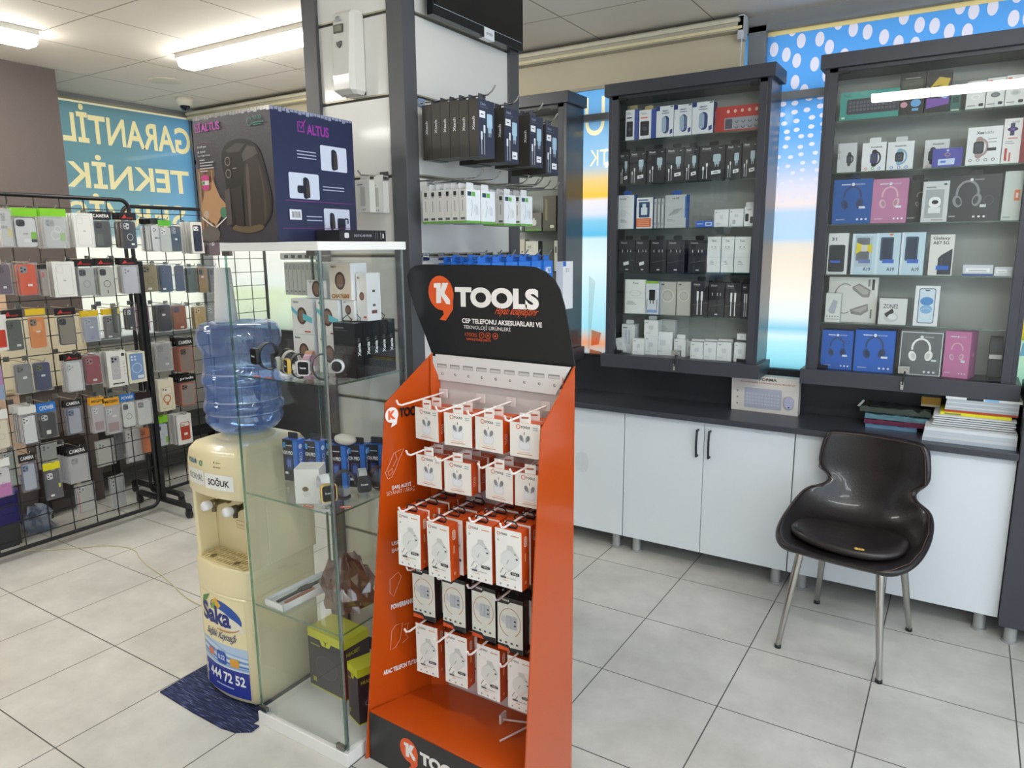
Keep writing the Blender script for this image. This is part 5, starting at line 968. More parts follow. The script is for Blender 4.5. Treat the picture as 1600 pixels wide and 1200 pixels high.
b = MB(); b.slabXY(rrect(-.115, -.026, .01, -.012, .006), .014, .018, '#a0614f'); b.build('brown_strap', r)
def crumple(name, c, s, m, label, n=10, seed=1, cat='bag', z=None):
    rnd = random.Random(seed); b = MB(); V = []; F = []
    for i in range(n+1):
        for j in range(n*2):
            th = math.pi*i/n; ph = math.pi*j/n; k = .72+.5*rnd.random()
            V.append((s[0]*k*math.sin(th)*math.cos(ph), s[1]*k*math.sin(th)*math.sin(ph), max(-s[2]*.5, s[2]*k*math.cos(th))+s[2]*.5))
    for i in range(n):
        for j in range(n*2): a = i*2*n+j; e = i*2*n+(j+1) % (2*n); F.append((a, a+2*n, e+2*n, e))
    b.add(V, F, m); return put(b, name, c, 0, label, cat)
crumple('plastic_bag', (-1.650, 1.585, z3+.004), (.085, .085, .115), clear('brown_cellophane', (.78, .60, .50, 1), .12, .08, .42, '#5a3a30'), 'crumpled brown cellophane bag on the lower shelf')
put(carton(.05, .03, .09, '#9a6a40', '#7a5232', [('r', .1, .2, .9, .8, '#b98a5a')]), 'small_box', (-1.575, 1.63, z3), 0, 'small brown box behind the cellophane bag on the lower shelf', 'box') if 0 else None
# cartons on the base
def yl(name, loc, rz, w, h, d, label, s1=True):
    dkp = M('#2b2430', .4)
    b = carton(w, h, d, dkp, dkp, [('r', 0, .86, 1, 1, '#d6d522'), ('p', [(.34, .86), (.66, .86), (.60, .78), (.40, .78)], '#d6d522'), ('t', 'Y', .45, .80, .55, .87, '#2b2430', .03), ('r', 0, 0, 1, .02, '#d6d522'), ('r', .08, .74, .34, .765, '#a8a42a'), ('o', .5, .42, .28, .2, '#3b3340'), ('O', .5, .42, .3, .22, .012, '#5a5260'), ('r', .1, .10, .2, .18, '#a8a42a')], [('r', 0, .86, 1, 1, '#cfce20'), ('r', 0, 0, 1, .02, '#d6d522'), ('t', 'HEADSET', .1, .72, .62, .78, '#c9c52a', .02), ('o', .32, .38, .2, .15, '#40384a'), ('O', .3, .36, .09, .07, .02, '#a8a4b0'), ('r', .6, .14, .8, .24, '#a8a42a'), ('r', .5, .3, .9, .32, '#8a8648')], [('r', 0, .86, 1, 1, '#cfce20')], '#d9d824')
    o = b.build(name); o.location = loc; o.rotation_euler = (0, 0, rz); return tag(o, label, 'box')
yl('headset_box', (-1.812, 1.620, .0484), -.06, .190, .226, .12, 'wide purple black headset box with yellow lid at the back of the case floor')
yl('headset_box', (-1.618, 1.555, .0484), -.33, .074, .202, .115, 'narrow purple black headset box with yellow lid at the case corner')
# ================================================================== WATER COOLER
CR = M('#eadcb2', .3, coat=.35); CRD = M('#dccb9c', .35)
W = empty('water_dispenser', (-2.142, 1.61, 0), 0, 'cream water cooler with two taps standing on the dark mat', 'water cooler')
def plan(hw, yf, yb, bulge, r=.03, n=10):
    P = [(hw, yb-.02), (hw-.02, yb), (-hw+.02, yb), (-hw, yb-.02), (-hw, yf+r)]
    for i in range(5): a = math.radians(180+90*i/4); P.append((-hw+r+r*math.cos(a), yf+r+r*math.sin(a)))
    for i in range(1, n): t = -1+2*i/n; P.append((t*(hw-r), yf-bulge*(1-t*t)))
    for i in range(5): a = math.radians(270+90*i/4); P.append((hw-r+r*math.cos(a), yf+r+r*math.sin(a)))
    P.append((hw, yf+r)); return P
HWD, BU = .150, .016
def lofted(name, secs, m, par):
    b = MB(); loft(b, [[(x, y, z) for x, y in p] for z, p in secs], m, False); o = b.build(name, par)
    for f in o.data.polygons: f.use_smooth = abs(f.normal.z) < .98
    o.modifiers.new('edge', 'EDGE_SPLIT').split_angle = .7; return o
lofted('lower_body', [(.012, plan(HWD-.006, -.148, .155, BU)), (.03, plan(HWD, -.155, .16, BU)), (.412, plan(HWD, -.155, .16, BU)), (.415, plan(HWD-.003, -.152, .158, BU)), (.418, plan(HWD-.003, -.152, .158, BU)), (.421, plan(HWD, -.155, .16, BU)), (.515, plan(HWD, -.155, .16, BU)), (.522, plan(HWD-.004, -.150, .158, BU))], CR, W)
lofted('head', [(.775, plan(HWD-.002, -.150, .158, BU)), (.785, plan(HWD, -.155, .16, BU)), (.885, plan(HWD, -.155, .16, BU)), (.925, plan(HWD-.004, -.148, .157, BU)), (.948, plan(HWD-.018, -.130, .145, BU*.8)), (.958, plan(HWD-.045, -.10, .12, BU*.5)), (.962, plan(HWD-.075, -.07, .09, BU*.2))], CR, W)
b = MB(); b.box(-HWD, HWD, -.055, .16, .515, .78, CR)
for s in (-1, 1):
    x0, x1 = (-HWD, -HWD+.018) if s < 0 else (HWD-.018, HWD)
    b.box(x0, x1, -.135, -.055, .515, .78, CR)
b.build('recess', W, .004)
b = MB(); b.lathe([(.10, 0), (.085, .012), (.07, .016)], CRD, 32, (0, .005, .96)); b.build('neck_collar', W)
b = MB(); b.box(-.125, .125, -.145, -.056, .518, .5235, M('#b9a56c', .45))
for i in range(15): x = -.118+.0169*i; b.box(x-.0028, x+.0028, -.150, -.06, .5235, .5275, CRD)
for y in (-.15, -.122, -.09, -.06): b.box(-.125, .125, y-.002, y+.002, .5235, .528, CRD)
for x in (-.07, .06): b.lathe([(.0005, .0055), (.012, .0055)], M('#6a5b34', .6), 14, (x, -.125, .523))
b.build('drip_tray', W)
def fc(yf=-.155): return lambda u, v, e: (lambda x: (x, yf-BU*(1-(x/(HWD-.03))**2)-.0006-e, v))((-.12+.24*u))
NC = [i/12 for i in range(-2, 15)]
b = MB(); H1 = 1.0
def zz_(z): return z
pr = [('r', 0, .03, 1, .405, '#f0e3b6'), ('r', 0, .03, 1, .135, '#26389a'), ('r', 0, .135, 1, .225, '#b9cfe8')]
for i in range(7): pr.append(('l', [(0, .222-.012*i), (.3, .214-.013*i), (.6, .196-.010*i), (1, .190-.009*i)], .02+.006*(i % 3), ('#8fb0dc', '#dfe8f0', '#6f98cf', '#e8eef2', '#4f7fc6')[i % 5]))
pr += [('o', .62, .345, .34, .042/.24*1.0, '#2552a8', -.35), ('o', .70, .315, .28, .10, '#e9e4d2', -.3), ('o', .55, .33, .25, .11, '#f0ead6', -.3), ('p', [(.10, .385), (.30, .405), (.2, .375), (.06, .36)], '#4f8a3c'), ('p', [(.32, .375), (.44, .40), (.56, .375), (.44, .35)], '#e8b23c'), ('p', [(.30, .355), (.40, .385), (.46, .35)], '#7fae4a'), ('O', .55, .31, .36, .13, .02, '#c98a5a', 250, 340)]
pr += [('t', 'Saka', .06, .295, .74, .368, '#1f2f7d', .035), ('t', 'Sağlık Kaynağı', .10, .236, .86, .276, '#2a3470', .01, .12)]
pr += [('rr', .14, .162, .28, .19, .04, '#e0795f'), ('rr', .36, .145, .58, .195, .05, '#2f56b4'), ('t', '8.22', .39, .162, .55, .18, '#e8eefc', .02), ('rr', .66, .148, .84, .18, .03, '#e0a23c'), ('t', '444 72 52', .14, .078, .93, .118, '#f3f5fa', .03), ('l', [(.05, .115), (.03, .095), (.06, .078)], .025, '#f3f5fa'), ('r', .3, .058, .7, .064, '#a9b4e0')]
b.prints(lambda u, v, e: fc()(u, v, e), .24, 1.0, [(p[0],)+tuple(p[1:]) for p in pr], NC)
b.build('printed_sticker', W)
b = MB(); b.prints(fc(), .24, 1.0, [('r', -.01, .812, .43, .866, '#ecebe4'), ('t', 'NORMAL', .03, .827, .40, .850, '#23242a', .0), ('r', .45, .808, 1.0, .862, '#eeeeea'), ('t', 'SOĞUK', .52, .822, .93, .852, '#191a1e', .03), ('t', 'F RUM', .03, .885, .26, .903, '#3f6f9a', .02), ('O', .095, .894, .03, .03, .012, '#4f9a5a'), ('o', .38, .892, .04, .04, '#3f8a5a'), ('t', '50', .355, .887, .405, .897, '#e8f2ea')]+[('o', .68, .905-.016*i, .012, .012, '#3a3a38') for i in range(2)]+[('r', .72, .903-.016*i, .80, .906-.016*i, '#8a8468') for i in range(2)], NC); b.build('labels', W)
for i, x in enumerate((-.055, .062)):
    t = empty('tap', (x, -.055, .725), 0); t.parent = W
    m2 = M('#7a6e52', .35, .6) if i == 0 else M('#55503f', .35, .6); b = MB()
    b.lathe([(.0005, 0), (.018, 0), (.018, -.008), (.011, -.012), (.011, -.052), (.015, -.054), (.015, -.072), (.0005, -.072)], m2, 18, (0, 0, 0), 1); b.tube([(0, -.060, 0), (0, -.062, -.030)], .0085, m2, 12); b.build('tap_body', t)
    b = MB(); b.lathe([(.0005, -.074), (.013, -.074), (.017, -.080), (.018, -.098), (.014, -.106), (.0005, -.107)], M('#eeeef0', .3), 20, (0, 0, 0), 1); b.build('knob', t)
b = MB(); b.prints(lambda u, v, e: (-.02+u*.05, -.0556-e, .62+v*.03), .05, .03, [('RR', 0, 0, 1, 1, .02, .04, '#d3a06a'), ('r', .15, .4, .8, .5, '#d3a06a')]); b.build('warning_mark', W)
# bottle
B = empty('water_bottle', (-2.142, 1.612, .972), 0, 'big blue water bottle upside down on the cream cooler', 'bottle')
prof = [(.045, 0), (.075, .004), (.112, .022), (.129, .044), (.133, .060), (.129, .070), (.1285, .078), (.136, .090), (.1375, .104), (.134, .114), (.128, .122), (.1285, .150), (.128, .176), (.1355, .186), (.137, .200), (.133, .212), (.127, .220), (.126, .285), (.128, .300), (.140, .318), (.1425, .336), (.1405, .364), (.130, .384), (.112, .393), (.095, .392), (.06, .383), (.0005, .380)]
b = MB(); b.lathe(prof, BOTTLE, 48); b.build('bottle_shell', B)
b = MB(); b.lathe([(r-.004 if r > .01 else r, z+.003) for r, z in prof if z < .225]+[(.122, .235), (.0005, .2351)], WATER, 48); b.build('water', B)
b = MB()
for z, r in ((.078, .1292), (.122, .1288), (.178, .1288), (.218, .128)): b.lathe([(r, z), (r+.0016, z+.003), (r, z+.006)], clear('bright_rib', (.75, .85, 1, 1), .25, .05, .3, '#cfe0ff'), 48)
b.build('moulded_rings', B)
# cups
b = MB(); P = [(.0005, .186), (.026, .186)]
for i in range(13): z = .182-.0142*i; r = .0265+.0009*i; P += [(r, z), (r+.0016, z-.010), (r+.0016, z-.0122)]
b.lathe(P+[(.036, 0), (.0005, 0)], M('#eceae6', .5), 28, (-2.188, 1.60, .972+.392)); tag(b.build('paper_cup_stack'), 'stack of white paper cups upside down on the water bottle', 'cups')
# mat
MATM, nt, mo = newmat('woven_blue_mat'); pb = node(nt, 'ShaderNodeBsdfPrincipled'); nt.links.new(pb.outputs[0], mo.inputs[0]); pb.inputs['Roughness'].default_value = .95
g = node(nt, 'ShaderNodeTexCoord'); mp = node(nt, 'ShaderNodeMapping'); mp.inputs['Scale'].default_value = (12, 210, 12); mp.inputs['Rotation'].default_value = (0, 0, .35); nt.links.new(g.outputs['Object'], mp.inputs[0])
nz = node(nt, 'ShaderNodeTexNoise'); nz.inputs['Scale'].default_value = 1.6; nz.inputs['Detail'].default_value = 6; nt.links.new(mp.outputs[0], nz.inputs['Vector'])
rr_ = node(nt, 'ShaderNodeValToRGB'); e = rr_.color_ramp.elements; e[0].position = .38; e[0].color = rgb('#10142a'); e[1].position = .72; e[1].color = rgb('#8f98b4'); k = e.new(.5); k.color = rgb('#232c52'); k = e.new(.6); k.color = rgb('#37426c')
nt.links.new(nz.outputs['Fac'], rr_.inputs[0]); nt.links.new(rr_.outputs[0], pb.inputs['Base Color'])
b = MB(); Q = [onZ(*p, .004)[:2] for p in ((250, 1081), (300, 1112), (345, 1137), (367, 1144), (393, 1143), (405, 1134))]
b.slabXY([tuple(q) for q in Q]+[(-1.955, 1.40), (-1.955, 1.80), (-2.42, 1.80)], .0005, .006, MATM); tag(b.build('floor_mat'), 'dark blue woven mat under the water cooler', 'mat')
for o in (W,): o.location.z = .006
B.location.z += .006; bpy.data.objects['paper_cup_stack'].location.z += .006
b = MB(); P = [(85, 70), (118, 88), (125, 108), (100, 140), (90, 165), (110, 182), (200, 178), (350, 170), (480, 157), (560, 160), (612, 170), (640, 186), (655, 215), (690, 250), (760, 297), (805, 335), (840, 372), (880, 405), (915, 425), (960, 445)]
pts = [Vector(onZ(x/3, 800+y/3, .004)) for x, y in P]
b.tube([tuple(p) for p in pts], .0028, '#cfc7a6', 6); tag(b.build('power_cable'), 'thin cream cable lying across the floor tiles', 'cable')
# ================================================================== ORANGE PRODUCT STAND
OR = M('#bb4a10', .22, coat=.35); ORD = M('#c04e12', .26, coat=.3); BK = M('#17181b', .32, coat=.2); WH = M('#d9d3d1', .45)
FB, FT_, BB = np.array([-1.500, 1.480, 0]), np.array([-1.430, 1.565, 1.165]), np.array([-1.400, 1.745, 0])
nL = np.cross(FT_-FB, BB-FB); BT = onP(676, 551, FB, nL)
RFB, RFT, RBT, RBB = np.array([-.893, 1.452, 0]), np.array([-.890, 1.555, 1.155]), np.array([-.890, 1.740, 1.294]), np.array([-.893, 1.745, 0])
S0 = np.array([-1.19, 1.60, 0])
S = empty('product_stand', tuple(S0), 0, 'orange cardboard product stand with a black header, between case and counter', 'display stand')
def rel(p): return tuple(np.array(p)-S0)
def panel(name, pts, t, m, edge=None):
    b = MB(); P = [np.array(p) for p in pts]; n = np.cross(P[1]-P[0], P[2]-P[0]); n = n/np.linalg.norm(n)*t
    b.prism([rel(p) for p in P], 0, tuple(n), m); return b.build(name, S)
panel('side_panel', [FB, FT_, BT, BB], .004, OR); panel('side_panel', [RFB, RFT, RBT, RBB], .004, OR)
# folded inner strips, back panel, flange
yb = 1.738
bl_, br_ = onY(689, 592, yb), onY(871, 616, yb); tl_, tr_ = BT, RBT
b = MB(); b.box(-1.40-S0[0], -.897-S0[0], yb-S0[1], yb+.004-S0[1], .17, 1.225, WH); b.build('back_panel', S)
b = MB(); q = [(tl_[0]+.004, 1.296), (-.897, 1.292), (br_[0], br_[2]), (bl_[0], bl_[2])]
b.prism([rel((x, yb-.012, z)) for x, z in q], 1, (0, .006, 0), M('#dcdad9', .4))
for i in range(9):
    u = (i+.5)/9.; x = bl_[0]-.01+(br_[0]-bl_[0]+.03)*u; z = 1.262
    b.add([rel((x-.018, yb-.0125, z-.006)), rel((x+.018, yb-.0125, z-.006)), rel((x+.018, yb-.0125, z+.006)), rel((x-.018, yb-.0125, z+.006))], [(0, 1, 2, 3)], M('#8f8d8b', .6))
    b.add([rel((x-.016, yb-.0128, z-.005)), rel((x+.017, yb-.0128, z-.005)), rel((x+.017, yb-.0128, z+.002)), rel((x-.016, yb-.0128, z+.002))], [(0, 1, 2, 3)], '#c9c6c4')
    b.lathe([(.0003, 0), (.0042, 0)], M('#5a5856', .6), 12, rel((x+.002, yb-.0126, z-.024)), 1); b.lathe([(.0003, 0), (.0028, 0)], '#c9c6c4', 10, rel((x+.003, yb-.0129, z-.0235)), 1)
b.build('top_flange', S)
panel('folded_strip', [BT+np.array([.001, -.012, -.01]), np.array([-1.405, yb-.03, .17]), np.array([bl_[0]-.002, yb-.001, .17]), np.array([bl_[0]-.002, yb-.001, 1.21])], .0015, ORD)
panel('folded_strip', [np.array([-.899, yb-.05, 1.27]), np.array([-.915, yb-.001, 1.205]), np.array([-.915, yb-.001, .17]), np.array([-.899, yb-.05, .17])], .0015, ORD)
# base box
ZB = .172
b = MB(); fL = np.array([-1.484, 1.492]); fR = np.array([-.896, 1.462])
b.hexa([rel((fL[0]-.008, fL[1], .001)), rel((fR[0]-.001, fR[1], .001)), rel((-.898, 1.735, .001)), rel((-1.398, 1.735, .001))], [rel((fL[0], fL[1], ZB)), rel((fR[0]-.001, fR[1], ZB)), rel((-.898, 1.735, ZB)), rel((-1.398, 1.735, ZB))], ORD)
b.build('base_box', S)
b = MB(); dvec = np.array([fR[0]-fL[0], fR[1]-fL[1]]); Lb = np.linalg.norm(dvec); du = dvec/Lb; nn = np.array([du[1], -du[0]])
Fb = lambda u, v, e: rel((fL[0]+du[0]*u*Lb+nn[0]*(.0015+e), fL[1]+du[1]*u*Lb+nn[1]*(.0015+e), v*ZB))
b.add([Fb(-.012, .006, 0), Fb(1, .006, 0), Fb(1, .985, 0), Fb(0, .985, 0)], [(0, 1, 2, 3)], BK)
ORP, CW = M('#e35a24', .4), M('#efeae6', .45)
def klogo(cx_, cy_, r, A, c1, c2, c3, text=True):
    """speech-bubble disc with a K, then the word; A is height/width ratio of the face"""
    V = [('o', cx_, cy_, r, r*1.12, c1, .35), ('p', [(cx_+r*.95, cy_-r*.3/A), (cx_+r*.95, cy_-r*1.0/A), (cx_+r*.35, cy_-r*1.75/A), (cx_-r*.15, cy_-r*1.70/A), (cx_+r*.2, cy_-r*1.35/A), (cx_+r*.1, cy_-r*1.0/A)], c1)]
    k = lambda x, y: (cx_+x*r, cy_+y*r/A)
    V += [('p', [k(-.55, .62), k(.0, .66), k(.02, -.62), k(-.38, -.66), k(-.36, .34), k(-.55, .34)], c2), ('p', [k(.12, .66), k(.62, .66), k(.30, .02), k(.72, -.42), k(.72, -.70), k(.42, -.68), k(-.06, -.05)], c2)]
    if text: V += [('t', 'TOOLS', cx_+r*1.25, cy_-r*.62/A, cx_+r*6.3, cy_+r*.50/A, c3, .06)]
    return V
b.prints(lambda u, v, e: Fb(u, v, e+.0003), Lb, ZB, klogo(.285, .60, .062, ZB/Lb, ORP, CW, CW)); b.build('black_front', S)
# header board
yh = 1.752; pp = lambda x, y: (lambda q: (q[0], q[2]))(onY(x, y, yh))
def arc(c, r, a0, a1, n=8): return [(c[0]+r*math.cos(math.radians(a0+(a1-a0)*i/n)), c[1]+r*math.sin(math.radians(a0+(a1-a0)*i/n))) for i in range(n+1)]
HP = [pp(676, 556), pp(663, 520), pp(648, 482), pp(639, 452), pp(636, 432), pp(640, 421), pp(649, 415), pp(662, 413), pp(740, 413.5), pp(820, 415.5), pp(838, 417.5), pp(853, 425), pp(866, 437), pp(875, 453), pp(882, 478), pp(889, 515), pp(899, 575)]
b = MB(); b.prism([rel((x, yh, z)) for x, z in HP], 1, (0, .004, 0), BK); 
def rect_px(xl, xr, ytl, ybl, dyr=0):  # text field on the board given by its photo corners
    A_, B_ = onY(xl, (ytl+ybl)/2, yh), onY(xr, (ytl+ybl)/2+dyr, yh); return A_[0], onY(xl, ybl, yh)[2], B_[0], onY(xl, ytl, yh)[2]
Fh = lambda u, v, e: rel((u, yh-e-.0002, v))
def th(s, R, c, bold=0., sh=0.): b.prints(Fh, 1, 1, [('t', s, R[0], R[1], R[2], R[3], c, bold, sh)])
q = onY(689, 458, yh); b.prints(Fh, 1, 1, klogo(q[0], q[2], .0475, 1, ORP, CW, CW, False))
th('TOOLS', rect_px(711, 842, 448, 479, 2), CW, .055); th('Hayatı kolaylaştırır', rect_px(771, 844, 479, 494, 4), ORP, .0, .1)
th('CEP TELEFONU AKSESUARLARI VE', rect_px(722, 847, 497, 504.5, 6), CW, .03); th('TEKNOLOJİ ÜRÜNLERİ', rect_px(724.5, 798, 506, 515, 3), CW, 0)
th('KTOOLS', rect_px(727, 745, 519.5, 525, 1), ORP, 0); th('WWW.KTOOLS.COM.TR', rect_px(729, 767, 528, 531.5, 2), ORP, .01)
for x, t in ((752.5, 'f'), (762.5, ''), (774, '')):
    q = onY(x, 524+(x-752)*.06, yh); b.prints(Fh, 1, 1, [('O', q[0], q[2], .0085, .0085, .0016, ORP)]+([('t', 'f', q[0]-.002, q[2]-.004, q[0]+.002, q[2]+.005, ORP)] if t else [('o', q[0], q[2], .003, .003, ORP)]))
b.build('header_board', S)
# writing on the inner face of the side panel
eL = (BB-FB)/np.linalg.norm(BB-FB); nLu = nL/np.linalg.norm(nL); nLu = nLu if nLu[0] > 0 else -nLu
uL = np.array([0, 1, 0]); uL = uL-nLu*np.dot(uL, nLu); uL /= np.linalg.norm(uL); vL = np.cross(nLu, uL); vL = vL if vL[2] > 0 else -vL
def cL(x, y): q = onP(x, y, FB, nL)-FB; return float(np.dot(q, uL)), float(np.dot(q, vL))
Fl = lambda u, v, e: rel(FB+uL*u+vL*v+nLu*(.0045+e))
a0 = cL(611, 648); b = MB(); b.prints(Fl, 1, 1, [('o', a0[0], a0[1], .022, .024, CW), ('p', [(a0[0]+.02, a0[1]-.005), (a0[0]+.016, a0[1]-.03), (a0[0]-.004, a0[1]-.038), (a0[0]+.002, a0[1]-.022)], CW), ('t', 'K', a0[0]-.012, a0[1]-.014, a0[0]+.013, a0[1]+.014, ORP, .06)]); b.build('logo', S)
LC = M('#f0c4a8', .5)
def tl(s, xl, ybot, xr, ytop, c, bold): 
    P0 = cL(xl, ybot); P1 = cL(xr, ybot-(xr-xl)*.62); hgt_ = cL(xl, ytop)[1]-P0[1]
    b = MB(); b.prints(Fl, 1, 1, [('t', s, P0[0], P0[1], P1[0], P0[1]+hgt_, c, bold)]); b.build('lettering', S)
tl('TOOLS', 623, 652, 660, 637, M('#17181b'), .05); tl('ŞARJ ALETİ', 611, 766, 641, 757, CW, .03); tl('SEYAHAT / ARAÇ', 603, 776, 647, 768, LC, 0)
tl('USB', 611, 852, 623, 846, CW, .03); tl('ŞARJ', 611, 864, 624, 857, CW, .02); tl('POWERBANK', 610, 952, 645, 944, CW, .04); tl('ARAÇ TELEFON TUTUCU', 598, 1056, 656, 1047, CW, .04)
def lineart(L, th_=.0012):
    b = MB(); b.prints(Fl, 1, 1, [('l', [cL(x, y) for x, y in L], th_, LC)]); b.build('line_drawing', S)
lineart([(603, 735), (614, 708), (622, 703), (630, 700), (622, 718), (617, 732), (611, 745), (605, 748), (601, 738), (603, 735)]); lineart([(605, 737), (612, 731), (613, 736), (607, 743), (605, 737)]); lineart([(616, 706), (619, 716), (613, 728)])
lineart([(608, 905), (621, 893), (626, 900), (614, 931), (608, 925), (608, 905)]); lineart([(611, 985), (617, 976), (628, 972), (624, 998), (617, 1010), (609, 1015), (611, 985)]); lineart([(630, 975), (637, 972), (633, 990), (637, 995), (628, 1003)])
# hooks and goods of the stand
def shook(x, z, lab, L=.20, grp=None, lf=.0):
    b = MB(); b.box(-.014, .014, -.006, 0, -.014, .012, '#e3d9d6'); b.tube([(0, -.004, 0), (0, -L+.02, -.002), (0, -L+.006, .004), (0, -L, .016)], .003, '#efe6e2', 8); o = b.build('display_hook'); o.location = (x, yb-.0125, z); return tag(o, lab, 'hook', grp)
OC = M('#c44a14', .4)
earb = lambda: [('t', 'TOOLS', .36, .84, .66, .91, '#26262a', .03), ('O', .28, .875, .06, .06, .02, '#d8531c'), ('r', .76, .88, .92, .90, '#8fa0a8'), ('r', .76, .82, .92, .84, '#8fa0a8'), ('rr', .30, .22, .68, .50, .1, '#d9dbe0'), ('rr', .32, .24, .66, .46, .09, '#e6e7ea'), ('o', .38, .56, .06, .09, '#83868e', .3), ('o', .60, .56, .06, .09, '#83868e', -.3), ('r', .42, .44, .46, .56, '#9a9da5'), ('r', .53, .44, .57, .56, '#9a9da5'), ('r', .48, .66, .50, .74, '#333'), ('r', .25, .09, .75, .105, '#c9694a'), ('r', .3, .15, .68, .16, '#d9a58c')]
eb = carton(.094, .096, .036, '#eee9e2', OC, earb(), [('t', 'TOOLS', .3, .25, .6, .55, '#f0c8b4', .02, 0, True)]).build('earbud_box')
b = MB(); b.prism([(-.017, .002, .096), (.017, .002, .096), (.017, .002, .122), (-.017, .002, .122)], 1, (0, .001, 0), '#f0eeea'); b.slabXZ([(-.011, .107), (.011, .109), (.011, .113), (-.011, .111)], .0012, .0018, '#b9532c'); b.build('hang_tab', eb)
r1 = [(-1.303, 1.158, -.10, 1), (-1.190, 1.156, .06, 1), (-1.084, 1.156, -.03, 1), (-.967, 1.156, .02, 1)]
r2 = [(-1.300, 1.015, .0, 1), (-1.195, 1.013, .04, 2), (-1.052, 1.016, -.06, 1), (-.952, 1.016, .03, 1)]
nms = ('column nearest the writing', 'second column from the writing', 'third column from the writing', 'column farthest from the writing')
first = True
for ri, (row, rn) in enumerate(((r1, 'top row'), (r2, 'second row'))):
    for i, (x, zt, rz, nb) in enumerate(row):
        shook(x-.03 if ri == 0 and i == 0 else x-.004, zt+.021, 'white hook of the '+rn+' on the orange stand, '+nms[i], .22)
        for k in range(1+nb):
            o = eb if first else dup(eb, (0, 0, 0)); first = False
            o.location = (x+.004*k, 1.60+.041*k, zt-.098); o.rotation_euler = (0, 0, rz if k == 0 else 0)
            tag(o, ('earbud box in the '+rn+' of the orange stand, '+nms[i]) if k == 0 else 'earbud box behind the front one, '+rn+', '+nms[i], 'box', None if k == 0 or nb < 2 else 'earbud boxes behind the front one in the '+rn)
chp = [('t', 'TOOLS', .2, .90, .46, .935, '#26262a', .03), ('O', .13, .915, .05, .05, .02, '#d8531c'), ('r', .60, .905, .90, .92, '#d98a5c'), ('o', .12, .80, .04, .04, '#b9b9b4'), ('p', [(.22, .56), (.62, .74), (.92, .56), (.88, .44), (.50, .28), (.20, .42)], '#cfcfcd'), ('p', [(.22, .56), (.52, .66), (.90, .55), (.88, .44), (.50, .30), (.22, .42)], '#dededb'), ('rr', .45, .66, .68, .74, .04, '#c9c9c6'), ('r', .78, .52, .86, .545, '#3f3f42'), ('r', .72, .60, .80, .62, '#8a8a8c'), ('l', [(.44, .42), (.52, .50)], .03, '#a9a9a6'), ('l', [(.30, .34), (.18, .24)], .03, '#9a9a96'), ('l', [(.42, .28), (.32, .20)], .03, '#9a9a96'), ('rr', .58, .25, .92, .30, .03, '#26262a'), ('t', 'TYPE-C', .63, .262, .87, .288, '#e9e4dc', .01), ('r', .2, .17, .42, .20, '#55555a'), ('r', .44, .175, .8, .185, '#9a9a98'), ('r', .32, .13, .5, .14, '#d98a5c')]+[('o', .2+.28*i, .06, .035, .035, '#9a9a98') for i in range(3)]
cb = carton(.083, .168, .040, '#efece8', OC, chp, [('rr', .34, .72, .68, .90, .15, '#f0d0bc'), ('t', 'TOOLS', .40, .74, .62, .88, '#8a3a18', .02, 0, True), ('r', .38, .48, .56, .62, '#e39a70'), ('o', .46, .12, .12, .12, '#e39a70')], [], None).build('charger_box')
b = MB(); b.tube([(-.014, .016, .168), (-.020, .016, .178), (-.012, .016, .187), (.012, .016, .187), (.020, .016, .178), (.014, .016, .168)], .0022, BLACKM, 6); b.box(-.014, .014, .013, .019, .1685, .172, BLACKM); b.build('hang_loop', cb)
first = True
for i, (x, zt) in enumerate(((-1.318, .858), (-1.212, .850), (-1.070, .876), (-.972, .880))):
    shook(x, zt+.014, 'white hook of the middle row on the orange stand, '+nms[i], .245)
    for k in range(5):
        o = cb if first else dup(cb, (0, 0, 0)); first = False; dz = (0, .004, -.002, .003, .0)[k]
        o.location = (x+.003*k+(.010 if k == 1 and i == 1 else .0)+random.uniform(-.003, .003), 1.522+.0425*k, zt-.170+dz); o.rotation_euler = ((-.02, .02, 0, .01)[i] if k == 0 else 0, 0, (.03, -.05, .02, .0)[i] if k == 0 else 0)
        tag(o, ('front tall charger box in the middle row, '+nms[i]) if k == 0 else 'tall charger box queued in the middle row, '+nms[i], 'box', None if k == 0 else 'charger boxes queued in the middle row, '+nms[i])
bp = [('r', 0, 0, 1, 1, '#dfdfd6'), ('p', [(0, .88), (.42, .88), (.52, .93), (1, .93), (1, 1), (0, 1)], '#201f22'), ('t', 'TOOLS', .18, .935, .46, .97, '#f0ece8', .03), ('o', .10, .952, .04, .04, '#e35a24'), ('p', [(0, 0), (1, 0), (1, .10), (.5, .08), (.42, .12), (0, .12)], '#201f22'), ('p', [(0, .0), (.5, .0), (.42, .06), (0, .08)], '#d8531c'), ('O', .5, .55, .42, .52, .02, '#b9682c', -60, 260), ('rr', .34, .44, .78, .68, .05, '#b9bcc2'), ('p', [(.34, .64), (.34, .5), (.14, .56), (.18, .68)], '#c9ccd0'), ('r', .66, .58, .74, .61, '#44464c'), ('r', .66, .50, .74, .53, '#44464c'), ('l', [(.54, .45), (.54, .67)], .015, '#8f9298')]+[('rr', .08+.22*i, .15, .17+.22*i, .185, .01, '#55565a') for i in range(4)]
DK_ = M('#2a1c1c', .35)
cc = carton(.084, .166, .036, '#dfdfd6', DK_, bp, [('o', .5, .9, .1, .1, '#c9532c')], [], '#221f22').build('charger_cable_box')
b = MB(); b.tube([(-.013, .016, .166), (-.018, .016, .175), (0, .016, .184), (.018, .016, .175), (.013, .016, .166)], .002, BLACKM, 6); b.build('hang_loop', cc)
first = True
